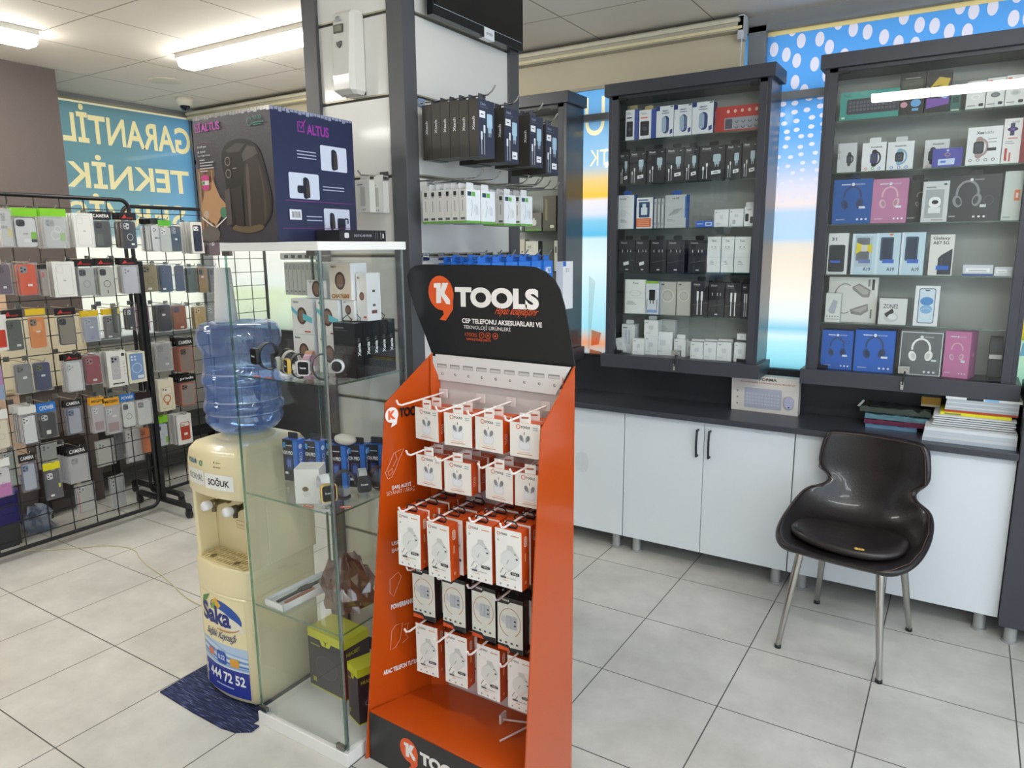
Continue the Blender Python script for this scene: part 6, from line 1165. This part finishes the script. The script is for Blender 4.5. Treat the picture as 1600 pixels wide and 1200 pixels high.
for i, (x, zt) in enumerate(((-1.336, .645), (-1.220, .645), (-1.112, .645), (-1.020, .633))):
    shook(x-.01, zt+.016, 'white hook of the black box row, '+nms[i], .19)
    for k in range(2):
        o = cc if first else dup(cc, (0, 0, 0)); first = False
        o.location = (x+.006*k, 1.60+.040*k, zt-.166); o.rotation_euler = (0, 0, (.04, .0, -.02, .02)[i]*(1-k)); tag(o, ('black edged charger box with round cable picture, '+nms[i]) if k == 0 else 'black edged charger box behind the front one, '+nms[i], 'box')
for i, (x, zt) in enumerate(((-1.330, .462), (-1.217, .463), (-1.098, .460), (-.988, .458))):
    shook(x-.006, zt+.014, 'white hook of the lowest row on the orange stand, '+nms[i], .22)
    for k in range(2 if i in (1, 2) else 1):
        o = dup(cb, (0, 0, 0)); o.location = (x+.008*k, 1.60+.044*k, zt-.170); o.rotation_euler = (0, 0, (.05, .02, -.02, .0)[i]*(1-k)); tag(o, ('tall charger box low on the orange stand, '+nms[i]) if k == 0 else 'tall charger box behind another in the lowest row, '+nms[i], 'box')
for i, (p, q) in enumerate((((786, 1124), (838, 1131)), ((781, 1158), (836, 1130)))):
    a_, c_ = onZ(*p, ZB+.008), onZ(*q, ZB+.008); c_[0] = min(c_[0], -.925); b = MB(); a_ = Vector(a_); c_ = Vector(c_); dd = (c_-a_)
    b.tube([tuple(a_), tuple(a_+dd*.9), tuple(c_+Vector((0, 0, .012)))], .0032, '#e3cfc8', 8)
    if i == 0: b.box(a_.x-.004, a_.x+.003, a_.y-.016, a_.y+.016, ZB+.0005, ZB+.03, '#e0ccc5')
    tag(b.build('loose_hook'), ('loose white hook with its plate lying on the orange deck', 'loose white hook lying in front of the other on the orange deck')[i], 'hook')
# ================================================================== CHAIR
LE = M('#191314', .34, bump=.25, scale=120, coat=.3); LE2 = M('#1f1718', .42, bump=.5, scale=45, coat=.2)
CH = empty('chair', (-.296, 3.061, 0), math.radians(-8.3), 'dark brown leather shell chair with chrome legs before the white cabinets', 'chair')
rows = [(-.262, .432, .150, .0, .0), (-.255, .444, .205, .006, .0), (-.19, .449, .252, .02, .0), (-.09, .443, .270, .05, .0), (.03, .440, .268, .085, -.0), (.12, .450, .250, .12, -.01), (.18, .485, .222, .105, -.045), (.215, .545, .178, .05, -.055), (.232, .600, .158, .02, -.04), (.240, .640, .178, .0, -.045), (.246, .668, .214, .0, -.06), (.246, .735, .208, .0, -.058), (.250, .795, .198, .0, -.05), (.250, .826, .180, .0, -.04)]
b = MB(); nc = 13; V = []
for (y, z, w_, lf, fw) in rows:
    for j in range(nc):
        u = -1+2*j/(nc-1); V.append((u*w_, y+fw*abs(u)**2.2, z+lf*abs(u)**2.6))
b.add(V, [(i*nc+j, i*nc+j+1, (i+1)*nc+j+1, (i+1)*nc+j) for i in range(len(rows)-1) for j in range(nc-1)], LE, True)
o = b.build('shell', CH); m = o.modifiers.new('solid', 'SOLIDIFY'); m.thickness = .034; m.offset = -1; m = o.modifiers.new('sub', 'SUBSURF'); m.levels = 2; m.render_levels = 2
edge = [V[j] for j in range(nc)]+[V[i*nc+nc-1] for i in range(1, len(rows))]+[V[(len(rows)-1)*nc+j] for j in range(nc-2, -1, -1)]+[V[i*nc] for i in range(len(rows)-2, 0, -1)]
b = MB(); E2 = []
for k in range(len(edge)):
    a_, c_ = Vector(edge[k]), Vector(edge[(k+1) % len(edge)]); cn = Vector((0, .05, .55)); E2.append(tuple(a_*.965+cn*.035)); 
b.tube(E2+[E2[0]], .0022, M('#4a3430', .6), 6, False); b.build('seam', CH)
b = MB(); secs = []
for z, s in ((.452, .93), (.458, 1.), (.474, 1.), (.484, .95), (.487, .82), (.488, .5)):
    P = []
    for i in range(36):
        a = 2*math.pi*i/36; c_, s_ = math.cos(a), math.sin(a); x = .212*s*math.copysign(abs(c_)**.8, c_); y = -.075+.150*s*math.copysign(abs(s_)**.75, s_)
        P.append((x, y, z+.012*(x/.2)**2+.004*math.sin(9*x)*math.cos(14*y)))
    secs.append(P)
loft(b, secs, LE2, True); b.build('cushion', CH)
b = MB()
for x, y in ((-.105, -.19), (.075, -.205)):
    for k in range(3): b.lathe([(.0005, .003), (.007-.001*k, .001), (.009, -.002)], '#c9a24a', 8, (x+.010*k-.01, y+.002*k, .489))
b.build('torn_foam', CH)
for sx in (-1, 1):
    for sy in (-1, 1):
        b = MB(); p0_ = (sx*.145, sy*.16-.01, .435 if sy < 0 else .44); p1_ = (sx*.19, sy*.241, .012)
        b.tube([p0_, tuple((p0_[i]+p1_[i])/2 for i in range(3)), p1_], .014, M('#b5b3ae', .2, 1.), 16, True, [.0165, .0145, .0105]); lg = b.build('leg', CH)
        b = MB(); b.lathe([(.0005, 0), (.0135, 0), (.0125, .014), (.0005, .014)], BLACKM, 14, (p1_[0], p1_[1], 0)); b.build('foot_cap', lg)
# ================================================================== WIRE RACKS
RB = M('#17181c', .4)
def tubeframe(b, X, y0, y1, z0, z1, r, rad=.05):
    P = []
    for cy_, cz_, a in ((y1-rad, z1-rad, 90), (y1-rad, z0+rad, 0), (y0+rad, z0+rad, -90), (y0+rad, z1-rad, 180)):
        for i in range(7): t = math.radians(a-90*i/6); P.append((X, cy_+rad*math.cos(t), cz_+rad*math.sin(t)))
    b.tube(P+[P[0], P[1]], r, RB, 10, False)
def rack(X, y0, y1, z0, z1, fy, label):
    r = empty('wire_rack', (X, (y0+y1)/2, 0), 0, label, 'rack'); yc = (y0+y1)/2
    b = MB(); b.T = Matrix.Translation((-X, -yc, 0)); tubeframe(b, X, y0, y1, z0, z1, .0115); b.build('frame', r)
    b = MB(); b.T = Matrix.Translation((-X, -yc, 0))
    n = int(round((y1-y0)/.127)); dy = (y1-y0)/n
    for i in range(1, n): b.box(X-.0022, X+.0022, y1-i*dy-.0022, y1-i*dy+.0022, z0, z1, RB)
    z = z0+.055; k = 0
    while z < z1-.02: b.box(X-.0042, X-.0002, y0, y1, z-.0022, z+.0022, RB); z += (.097, .097)[k % 2]; k += 1
    b.build('grid', r)
    for y in fy:
        b = MB(); b.T = Matrix.Translation((-X, -yc, 0)); b.box(X-.014, X+.014, y-.014, y+.014, .075, z1-.35, RB)
        b.hexa([(X-.28, y-.016, .062), (X+.28, y-.016, .062), (X+.28, y+.016, .062), (X-.28, y+.016, .062)], [(X-.26, y-.016, .085), (X+.26, y-.016, .085), (X+.26, y+.016, .085), (X-.26, y+.016, .085)], RB)
        b.build('stand_foot', r)
        for s in (-1, 1):
            c = MB(); c.T = Matrix.Translation((-X, -yc, 0)); x = X+s*.262
            c.cyl((x, y-.011, .024), .024, .022, M('#222327', .5), 18, 1); c.box(x-.012, x+.012, y-.015, y+.015, .03, .064, RB); c.build('castor', r)
    return r
rack(-4.18, 1.06, 2.462, .045, 1.905, (1.25, 2.475+.015), 'black wire grid rack full of phone cases in front of the brown pillar')
rack(-4.42, 2.56, 3.60, .045, 1.885, (2.60,), 'second black wire grid rack behind the first, ending near the water bottle')
# ------------------------------------------------------------------ phone case packs
def case_mesh(w, h, col, camc='#22252b', ring=None, sticker=None, bag=BAG, hd=None, cut=0, extra=(), clearcase=False):
    """a phone case in a clear bag, front facing -y, origin at the bottom centre"""
    b = MB(); cm = M(col, .4) if isinstance(col, str) else col; cw, ch = w*.80, h*.92; t = .009
    b.slabXZ(rrect(-cw/2, .004, cw/2, .004+ch, cw*.16), .003, .003+t, cm)
    if clearcase: b.slabXZ(rrect(-cw/2+.004, .008, cw/2-.004, ch, cw*.13), .0022, .003, M(clearcase, .3))
    b.slabXZ(rrect(-cw*.44, ch*.74, -cw*.02, ch*.97, cw*.12), .0012, .0032, M(camc, .3))
    for u, v in ((-.34, .91), (-.34, .80), (-.14, .855)): b.lathe([(.0004, .0006), (cw*.065, .0006), (cw*.065, .0012)], M('#0d0e11', .15), 10, (u*cw, 0, v*ch), 1)
    pr = []
    if ring: pr += [('O', .5, .42, .22, .22*1, .035, ring)]
    if sticker: pr += [('r', sticker[0], sticker[1], sticker[0]+.26, sticker[1]+.07, '#eceef0'), ('r', sticker[0]+.04, sticker[1]+.03, sticker[0]+.2, sticker[1]+.04, '#777')]
    b.prints(lambda u, v, e: (-cw/2+u*cw, .0028-e, .004+v*ch), cw, ch, pr+list(extra))
    if bag is not None: b.box(-w/2, w/2, -.0005, .0145, 0, h, bag)
    return b
def box_mesh(w, h, d, col='#e9eae8', pr=(), side='#c9cac8'):
    return carton(w, h, d, col, side, pr)
def header(o, w, h, hh, col, txt=None, red=False, tc='#e9e9ea'):
    b = MB(); b.box(-w/2, w/2, .005, .0075, h, h+hh, col); pr = []
    if red: pr = [('p', [(.1, .2), (.3, .8), (.42, .3)], '#c43a36'), ('r', .42, .2, .8, .4, '#8f2a2a')]
    if txt: pr = [('t', txt, .12, .25, .9, .7, tc, .02)]
    b.prints(lambda u, v, e: (-w/2+u*w, .0048-e, h+v*hh), w, hh, pr); b.build('header_card', o)
NP = 0
def pack(X, px0, px1, yh, yt, yb, mk, lab, hd=None, ht=None, red=False, back=0, rz=0., tc='#e9e9ea', name='phone_case', cat='phone case', hook=True, face=1, sx=.017, gridx=None):
    """one hanging pack, placed where its outline meets the plane of the hook ends"""
    ym = (yt+yb)/2; A = onX(px0, ym, X); B = onX(px1, ym, X); T = onX((px0+px1)/2, yt, X); Bt = onX((px0+px1)/2, yb, X)
    w, h = B[1]-A[1], T[2]-Bt[2]; y = (A[1]+B[1])/2; zb = Bt[2]
    b = mk(w, h); o = b.build(name); ro = math.pi/2*face+rz; o.location = (X, y, zb); o.rotation_euler = (0, 0, ro); tag(o, lab, cat)
    hh = 0
    if yh is not None:
        hh = onX((px0+px1)/2, yh, X)[2]-T[2]; header(o, w, h, hh, hd, ht, red, tc)
    for k in range(back):
        c = dup(o, (X-face*(.024*(k+1)), y+random.uniform(-.004, .004), zb+random.uniform(-.003, .003)), ro+random.uniform(-.08, .08)); tag(c, 'pack behind the '+lab, cat, 'packs behind the '+lab)
    if hook:
        gx_ = gridx if gridx is not None else (-4.18 if X > -4.2 else -4.42); ztop = zb+h+hh+.004; L = abs(X-gx_)+.03
        hb = MB(); hb.box(-.004, .001, -.014, .014, -.014, .012, STEEL); hb.tube([(0, 0, 0), (L-.02, 0, -.003), (L-.006, 0, .003), (L, 0, .014)], .0021, CHROME, 6); ho = hb.build('display_hook'); ho.location = (gx_+.004, y, ztop); ho.rotation_euler = (0, 0, 0 if face > 0 else math.pi); tag(ho, 'hook for the '+lab, 'hook')
    return o
C_ = lambda *a, **k: (lambda w, h: case_mesh(w, h, *a, **k))
def X_(col='#e9eae8', pr=(), d=.016, side='#c9cac8'): return lambda w, h: box_mesh(w, h, d, col, pr, side)
OUT = [('RR', .14, .05, .86, .94, .12, .012, '#a9acab'), ('RR', .2, .68, .46, .88, .08, .01, '#b9bcbb'), ('r', .44, .45, .56, .49, '#b9bcbb')]
def outl(c, ring='#e8e8e6', cam=True): return [('rr', .16, .06, .84, .90, .12, c), ('rr', .22, .72, .62, .86, .07, '#e9e9e6')]+[('o', .30+.14*i, .80-.04*(i % 2), .045, .045, '#22252b') for i in range(3)]+([('O', .5, .40, .2, .2, .03, ring)] if ring else [])
P1, P2 = -4.0, -4.27
CAM = 'CAMERA'
pack(P1, 0, 21, None, 326, 386, C_('#c9cccb', '#9a9d9f', bag=FOG, extra=[('r', .6, .28, .95, .5, '#e3cf2a'), ('r', .0, .5, .6, .58, '#8f9296')]), 'foggy clear phone case with a yellow label, top row', back=1)
pack(P1, 21, 61, 325, 338, 387, C_('#d9dcdf', '#1d2230', extra=[('r', .72, .28, 1, .52, '#7cc22e'), ('r', .72, .16, 1, .27, '#20242a'), ('r', .34, .44, .6, .47, '#8a8d92'), ('r', .34, .16, .66, .28, '#eceef0')]), 'pale phone case with green header and black camera, top row', '#86cf2c', back=1)
pack(P1, 67, 107, 326, 338, 388, C_('#c4cacb', '#8f989c', ring='#eef2f2', bag=FOG, extra=[('O', .62, .62, .16, .16, .03, '#f3f6f6'), ('r', .7, .22, .95, .5, '#7cc22e')]), 'clear phone case with green header and white cable loops, top row', '#86cf2c', back=2)
pack(P1, 116, 147, None, 333, 386, X_(pr=OUT), 'white phone case box with a grey outline, top row', back=2, name='case_box', cat='box')
pack(P1, 145, 177, 331, 343, 387, C_('#4b4f52', '#26282b', extra=[('r', .1, .05, .5, .5, '#5e6364')]), 'dark grey phone case under a black header, top row', '#17181b', CAM, back=1)
pack(P1, 190, 217, 333, 344, 389, C_('#252a38', '#c9cdd0', ring='#dfe2e6', sticker=(.55, .12)), 'navy phone case with a pale ring at the rack end, top row', '#17181b', red=True, back=3, rz=.12)
pack(P2, 235, 258, 342, 350, 393, C_('#cfd6dc', '#cfd6dc', extra=[('r', .2, .48, .5, .54, '#2c2420'), ('r', .5, .48, .8, .53, '#9aa0a4')]), 'white phone case with a small dark label, rear rack', '#17181b', back=5, rz=.35)
pack(P2, 250, 270, 344, 353, 395, C_('#c3c7c3', '#e6e8e8'), 'pale grey phone case with a green header, rear rack', '#5fb23a')
pack(P2, 267, 285, None, 351, 394, C_('#232a45', '#8f98a5', sticker=(.34, .45)), 'navy phone case with white sticker, top row of the rear rack', back=1)
pack(P2, 299, 318, None, 347, 396, X_('#e3e1d8', outl('#2a2f45', None)), 'cream box picturing a navy phone case, rear rack', back=4, name='case_box', cat='box')
pack(P2, 326, 346, None, 376, 400, C_('#4f2338', '#c9c9c6'), 'maroon phone case under the airfryer box corner', back=3)
# second row
pack(P1, -4, 20, None, 411, 461, C_('#5b4a63', '#3a2f42', sticker=(.3, .2)), 'purple phone case, second row', back=1)
pack(P1, 28, 61, None, 410, 462, C_('#dd5228', '#8d96a0', sticker=(.45, .28)), 'orange phone case with white sticker, second row', back=1)
pack(P1, 63, 80, 413, 420, 463, C_('#8b807c', '#b83a3a', ring='#6a615e'), 'brown grey phone case turned sideways, second row', '#17181b', back=1, rz=.5)
pack(P1, 84, 118, None, 409, 464, X_(pr=OUT), 'white phone case box with a grey outline, second row', back=2, name='case_box', cat='box', rz=-.06)
pack(P1, 121, 151, 405, 416, 463, C_('#b3b9b6', '#3a4048', ring='#7d8288'), 'grey phone case with magnetic ring, second row', '#1b191b', red=True, back=1)
pack(P1, 153, 182, 404, 415, 463, C_('#c9ccc6', '#262b36', ring='#23262c', extra=[('r', .47, .08, .53, .2, '#23262c')]), 'white phone case with bold black ring, second row', '#1b191b', red=True, back=2)
pack(P1, 191, 218, 404, 414, 459, C_('#c3c9da', '#c9cede', bag=FOG), 'frosted pale blue phone case at the rack end, second row', '#1b191b', red=True, back=2)
pack(P2, 221, 249, None, 411, 457, C_('#8b8162', '#6d6650', ring='#6b644c', sticker=(.3, .08)), 'olive phone case, second row of the rear rack', back=1)
pack(P2, 250, 272, None, 412, 457, C_('#2a3560', '#3a4674', sticker=(.1, .08)), 'navy blue phone case, second row of the rear rack', back=2)
pack(P2, 273, 290, None, 413, 456, C_('#34375f', '#5a4560'), 'blue violet phone case, second row of the rear rack')
pack(P2, 293, 309, None, 416, 458, C_('#39423a', '#23282a'), 'dark green phone case, second row of the rear rack', back=1)
pack(P2, 310, 326, None, 416, 458, C_('#8f704a', '#3a3f4a', sticker=(.3, .6)), 'brown phone case, second row of the rear rack', back=1)
pack(P2, 327, 342, None, 416, 458, C_('#4a5260', '#2a2f3a'), 'slate phone case beside the paper cups, rear rack', back=1)
# third row
pack(P1, -12, 13, None, 492, 548, X_('#e9e6e3', [('rr', .1, .08, .84, .58, .1, '#c23f2c')]), 'white box with a red picture, third row', name='case_box', cat='box', rz=.1)
pack(P1, 8, 39, 484, 497, 549, C_('#3c4642', '#22282a', ring='#1f2527', sticker=(.55, .12)), 'dark green phone case with black ring, third row', '#1b191b', red=True, back=1)
pack(P1, 44, 75, 482, 492, 545, C_('#e08a48', '#8f7a6a', ring='#c9803f', extra=[('r', .2, .55, .8, .85, '#e7a063'), ('r', .4, .5, .66, .55, '#ede6e0')]), 'transparent orange phone case with yellow header, third row', '#e3c12c')
pack(P1, 89, 122, 481, 492, 540, C_('#26262a', '#2f3238', clearcase='#8d8577', ring='#1d1d20', extra=[('r', .42, .5, .6, .56, '#eee'), ('o', .5, .14, .12, .12, '#2c3468')]), 'black framed clear phone case with blue dot, third row', '#1b191b', red=True)
pack(P1, 130, 157, 485, 494, 534, C_('#6f7da3', '#9aa6c2', bag=FOG, sticker=(.4, .55), extra=[('o', .5, .14, .14, .14, '#34479a')]), 'pale blue clear phone case, third row', '#e3c12c', back=1)
pack(P1, 164, 190, 482, 491, 530, C_('#74757a', '#8a8b90', sticker=(.1, .06)), 'grey phone case with yellow header, third row', '#e3c12c', back=1)
pack(P1, 175, 192, None, 477, 521, C_('#2b2c2d', '#3a3b3d'), 'black phone case turned sideways, third row', rz=.3)
pack(P1, 198, 213, None, 480, 516, C_('#33353f', '#d9dade', sticker=(.3, .05)), 'charcoal phone case at the rack end, third row', back=1)
pack(P2, 215, 236, None, 475, 518, C_('#a2668c', '#c79ab3', sticker=(.4, .14)), 'pink glitter phone case, third row of the rear rack', back=1)
pack(P2, 246, 270, None, 474, 519, C_('#2d2f3d', '#262833', sticker=(.3, .6)), 'black blue phone case, third row of the rear rack', back=2)
pack(P2, 269, 294, None, 475, 516, C_('#8a4a2a', '#3a3560', ring='#a3633c', sticker=(.5, .06)), 'copper brown phone case with ring, rear rack', back=1)
pack(P2, 303, 324, None, 477, 515, C_('#b79d68', '#c9b58a', ring='#8f7a48', sticker=(.3, .05)), 'tan phone case with ring, third row of the rear rack', back=1)
pack(P2, 324, 341, None, 477, 514, C_('#8d9296', '#b3b9bd'), 'grey clear phone case above the water bottle, rear rack')
# fourth row
pack(P1, -14, 8, None, 572, 627, C_('#b87fc0', '#5a3a8a', extra=[('r', 0, 0, 1, .45, '#8fa6cc')]), 'pink and blue faded phone case, fourth row')
pack(P1, 24, 54, None, 566, 616, C_('#74787c', '#5f6670', sticker=(.4, .5)), 'mid grey phone case, fourth row', back=1)
pack(P1, 54, 83, None, 564, 611, C_('#28335c', '#5a6248', sticker=(.35, .5)), 'royal navy phone case, fourth row', back=1)
pack(P1, 104, 131, 553, 563, 612, C_('#c9cdcd', '#dfe2e2', clearcase='#dfe1e0', bag=FOG, extra=[('RR', .02, .66, .42, .94, .1, .04, '#55575a')]), 'white phone case in a grey clear frame, fourth row', '#1b191b', red=True, back=2)
pack(P1, 132, 161, None, 554, 601, C_('#8d2431', '#a3606a', sticker=(.4, .1)), 'dark red phone case, fourth row', back=3)
pack(P1, 168, 198, None, 548, 604, X_('#e8e7e2', [('rr', .2, .2, .66, .86, .08, '#b9b7bd'), ('rr', .22, .68, .64, .85, .06, '#a9a8b0'), ('o', .3, .79, .06, .06, '#22252b'), ('o', .46, .77, .06, .06, '#22252b'), ('o', .3, .71, .06, .06, '#22252b'), ('O', .43, .45, .16, .16, .02, '#cfcdd3'), ('r', .78, .84, .94, .92, '#3a3a3a')]+[('r', .84, .62-.1*i, .9, .64-.1*i, '#666') for i in range(4)]+[('r', .2, .07, .8, .1, '#3a3a3a')]), 'white box picturing a lilac phone case, fourth row', back=2, name='case_box', cat='box')
pack(P1, 200, 228, None, 550, 598, X_('#e6e1c8', [('rr', .12, .1, .88, .96, .08, '#7d9ccc'), ('O', .5, .48, .26, .26, .03, '#dbe4f2'), ('rr', .5, .14, .84, .24, .04, '#dfe6ee')]+[('o', .26+.18*(i % 2), .86-.1*(i//2), .055, .055, '#dbe6f2') for i in range(4)]), 'box with a light blue phone case and white ring, fourth row', back=2, name='case_box', cat='box')
pack(P2, 244, 270, None, 535, 580, C_('#7d7d80', '#5a5b5f', bag=FOG, sticker=(.55, .2), extra=[('o', .6, .45, .14, .1, '#54608f')]), 'clear grey phone case pack, fourth row of the rear rack', back=2)
pack(P2, 279, 305, 528, 540, 582, C_('#e2622a', '#5a4038', clearcase='#8f7f78', extra=[('r', .35, .1, .8, .36, '#e9e6e2')]), 'bright orange rugged phone case under a black header', '#1b191b', CAM, back=3)
# fifth row
pack(P1, -12, 17, 640, 655, 702, C_('#e2dcc4', '#7a6a5c', ring='#b9b29a'), 'cream phone case with ring, fifth row', '#e6e6e3')
pack(P1, 33, 61, 634, 646, 695, C_('#dcdfe2', '#e8eaec', extra=[('RR', .0, .0, 1, 1, .1, .05, '#5b4f5c'), ('RR', .06, .74, .46, .97, .1, .05, '#5b4f5c')]), 'white phone case with plum frame and white header', '#e3e3e0', back=4)
pack(P1, 62, 91, 629, 643, 685, C_('#2a2b30', '#c9ccd2', extra=[('r', .3, .14, .6, .3, '#eceae4')]), 'black phone case under a blue header, fifth row', '#2576c9', 'C.POWER', back=1)
pack(P1, 104, 131, 624, 635, 679, C_('#5b6282', '#6a7294', clearcase='#a9adb9', extra=[('r', .2, .15, .7, .6, '#9a9eac')]), 'slate blue clear phone case under a black header', '#1b191b', CAM, back=1)
pack(P1, 144, 166, 621, 632, 676, C_('#b9aeb4', '#d9dde0', bag=FOG, extra=[('r', .1, .06, .9, .4, '#7d2438')]), 'clear and wine red phone case, first under a yellow header', '#eaa92a', 'MEGJEN', tc='#2a2420', back=1)
pack(P1, 164, 190, 621, 633, 678, C_('#b9aeb4', '#d9dde0', bag=FOG, extra=[('r', .1, .06, .9, .4, '#7d2438'), ('r', .5, .6, .8, .68, '#f0eeee')]), 'clear and wine red phone case, second under a yellow header', '#eaa92a', 'MEGJEN', tc='#2a2420')
pack(P1, 190, 214, 615, 626, 668, C_('#dcdfdf', '#5a5f6b', ring='#4a4e54'), 'white phone case with dark ring under a blue header', '#2576c9', 'POWER')
pack(P1, 213, 239, 612, 623, 664, C_('#d6d9d8', '#22242a', bag=FOG), 'plain white phone case in a bag at the rack end', '#2a191c')
pack(P2, 248, 273, None, 592, 642, X_('#e6e0c8', [('RR', .16, .08, .86, .74, .1, .02, '#b9a878'), ('rr', .2, .56, .8, .72, .06, '#eee9da'), ('o', .3, .68, .05, .05, '#333'), ('o', .46, .66, .05, .05, '#333'), ('O', .5, .38, .22, .22, .07, '#c1744c'), ('r', .42, .18, .58, .26, '#c1744c')]), 'cream box with a copper ring picture, rear rack', back=1, name='case_box', cat='box', rz=.05)
pack(P2, 281, 308, 585, 596, 634, C_('#dd5a28', '#7d5a50', clearcase='#9a908c', extra=[('r', .4, .1, .8, .3, '#d9d4d0')]), 'orange rugged phone case in the row below the other', '#1b191b', 'prada', back=4)
# sixth row
pack(P1, -8, 20, 716, 729, 777, C_('#d9d4dc', '#c9c6cc', extra=[('r', 0, 0, 1, .45, '#c06bb5'), ('O', .5, .42, .14, .18, .02, '#4a3a55')]), 'white and pink phone case with a dark drawing, lowest row', '#e6e6e3')
pack(P1, 33, 60, 708, 721, 768, C_('#5a678a', '#6a789c', clearcase='#a9b2c2'), 'blue framed clear phone case under a black header, lowest row', '#1b191b', CAM)
pack(P1, 71, 98, 722, 733, 780, C_('#3a3a4a', '#d9dcdf', sticker=(.2, .08), extra=[('r', .84, .36, 1, .5, '#d9cf2a')]), 'dark navy phone case under a yellow header, lowest row', '#e6dc1f')
pack(P1, 108, 140, 697, 710, 754, C_('#a3a3a6', '#5b5d63', bag=FOG), 'grey clear phone case stack under a black header, lowest row', '#1b191b', CAM, back=4)
pack(P2, 241, 265, 650, 661, 698, C_('#d3dbe6', '#4a5f9a', ring='#aab6c9', extra=[('r', .8, .1, 1, .4, '#7cc22e')]), 'pale phone case under a green header, rear rack', '#86cf2c', back=1)
pack(P2, 277, 300, None, 647, 694, X_('#e9e9e6', [('rr', .22, .14, .86, .74, .08, '#b8432e'), ('rr', .26, .60, .80, .72, .05, '#e9e6e0'), ('o', .34, .66, .04, .04, '#222'), ('o', .46, .64, .04, .04, '#222'), ('r', .44, .3, .68, .38, '#eceae6')]), 'white box picturing a red phone case, rear rack', back=3, name='case_box', cat='box')
# packs seen through the grid, hung on the far side
for a, c, t, bt, mk, lab in ((151, 180, 687, 728, C_('#d9d8ce', '#e6e6dc', bag=FOG), 'white phone case hanging on the far side, low'), (180, 194, 672, 718, C_('#4b4d55', '#33353c'), 'dark slate phone case hanging on the far side, low'), (196, 224, 668, 722, C_('#ddd8d6', '#e6e4e4', bag=FOG), 'large pale phone case hanging on the far side, low'), (219, 237, 666, 710, C_('#e0782c', '#c9602a'), 'orange phone case hanging on the far side, low'), (119, 150, 754, 800, C_('#d9d9d4', '#e3e3de', bag=FOG, extra=[('r', 0, 0, .12, 1, '#d98a96')]), 'white phone case with a pink edge on the far side, lowest'), (60, 102, 690, 730, C_('#c3cfc6', '#d0dad2', bag=FOG), 'pale green phone case hanging on the far side'), (4, 30, 700, 760, C_('#a9b9b0', '#b9c6bf', bag=FOG), 'sea green phone case on the far side near the blue crate')):
    pack(-4.30, a, c, None, t, bt, mk, lab, back=0, hook=False)
# crates and things on the floor behind the rack
b = MB(); b.slabXY(rrect(-4.705, 1.36, -4.37, 1.765, .03), .001, .135, M('#3a3b3d', .5)); tag(bev(b.build('storage_crate'), .004), 'dark grey plastic crate on the floor behind the wire rack', 'crate')
b = MB(); b.slabXY(rrect(-4.705, 1.36, -4.37, 1.775, .03), .136, .31, M('#231f6b', .45)); b.slabXY(rrect(-4.710, 1.35, -4.36, 1.785, .03), .300, .314, M('#2a2678', .45))
for z in (.19, .25): b.box(-4.372, -4.367, 1.39, 1.74, z, z+.004, '#1a1754')
tag(bev(b.build('storage_crate'), .003), 'navy blue plastic crate on the dark grey one behind the rack', 'crate')
q0, q1 = onX(72, 800, -4.62), onX(124, 795, -4.62)
b = MB(); b.slabYZ([(2.0, .10), (2.33, .09), (2.30, .46), (2.22, .52), (2.05, .50)], -4.69, -4.66, M('#2c221d', .5)); 
for y in (2.09, 2.23): b.box(-4.661, -4.656, y-.012, y+.012, .16, .30, '#9a9078')
for y in (2.04, 2.28): b.box(-4.70, -4.64, y-.012, y+.012, .0005, .12, '#1a1512')
tag(b.build('brown_board'), 'dark brown board with pale strips leaning low behind the rack', 'board')
b = MB(); b.hexa([(-5.25, 2.5, .26), (-4.75, 2.5, .26), (-4.75, 3.62, .26), (-5.25, 3.62, .26)], [(-5.25, 2.5, .34), (-4.75, 2.5, .34), (-4.75, 3.62, .34), (-5.25, 3.62, .34)], M('#1c1d20', .4))
for x in (-5.2, -4.8):
    for y in (2.55, 3.57): b.box(x-.02, x+.02, y-.02, y+.02, .0005, .26, '#17181b')
tag(bev(b.build('low_bench'), .004), 'low black bench under the printed window', 'bench')
def crump(name, c, s, m, lab, seed): return crumple(name, c, s, m, lab, 8, seed)
crump('plastic_bag', (-4.95, 2.85, .343), (.12, .16, .16), M('#8d8270', .5), 'crumpled beige bag on the low black bench', 3)
crump('plastic_bag', (-4.50, 1.90, .003), (.07, .09, .10), clear('grey_bag', (.8, .84, .9, 1), .1, .15, .45, '#7f8da6'), 'crumpled pale bag on the floor beside the blue crate', 5)
pk = pack(-4.40, 172, 198, None, 742, 795, C_('#cfd4d6', '#dfe3e4', bag=FOG), 'clear case pack leaning low beyond the rack castor', hook=False, rz=.2, gridx=-4.42)
# goods box seen in the gap beside the window: shop sign edge
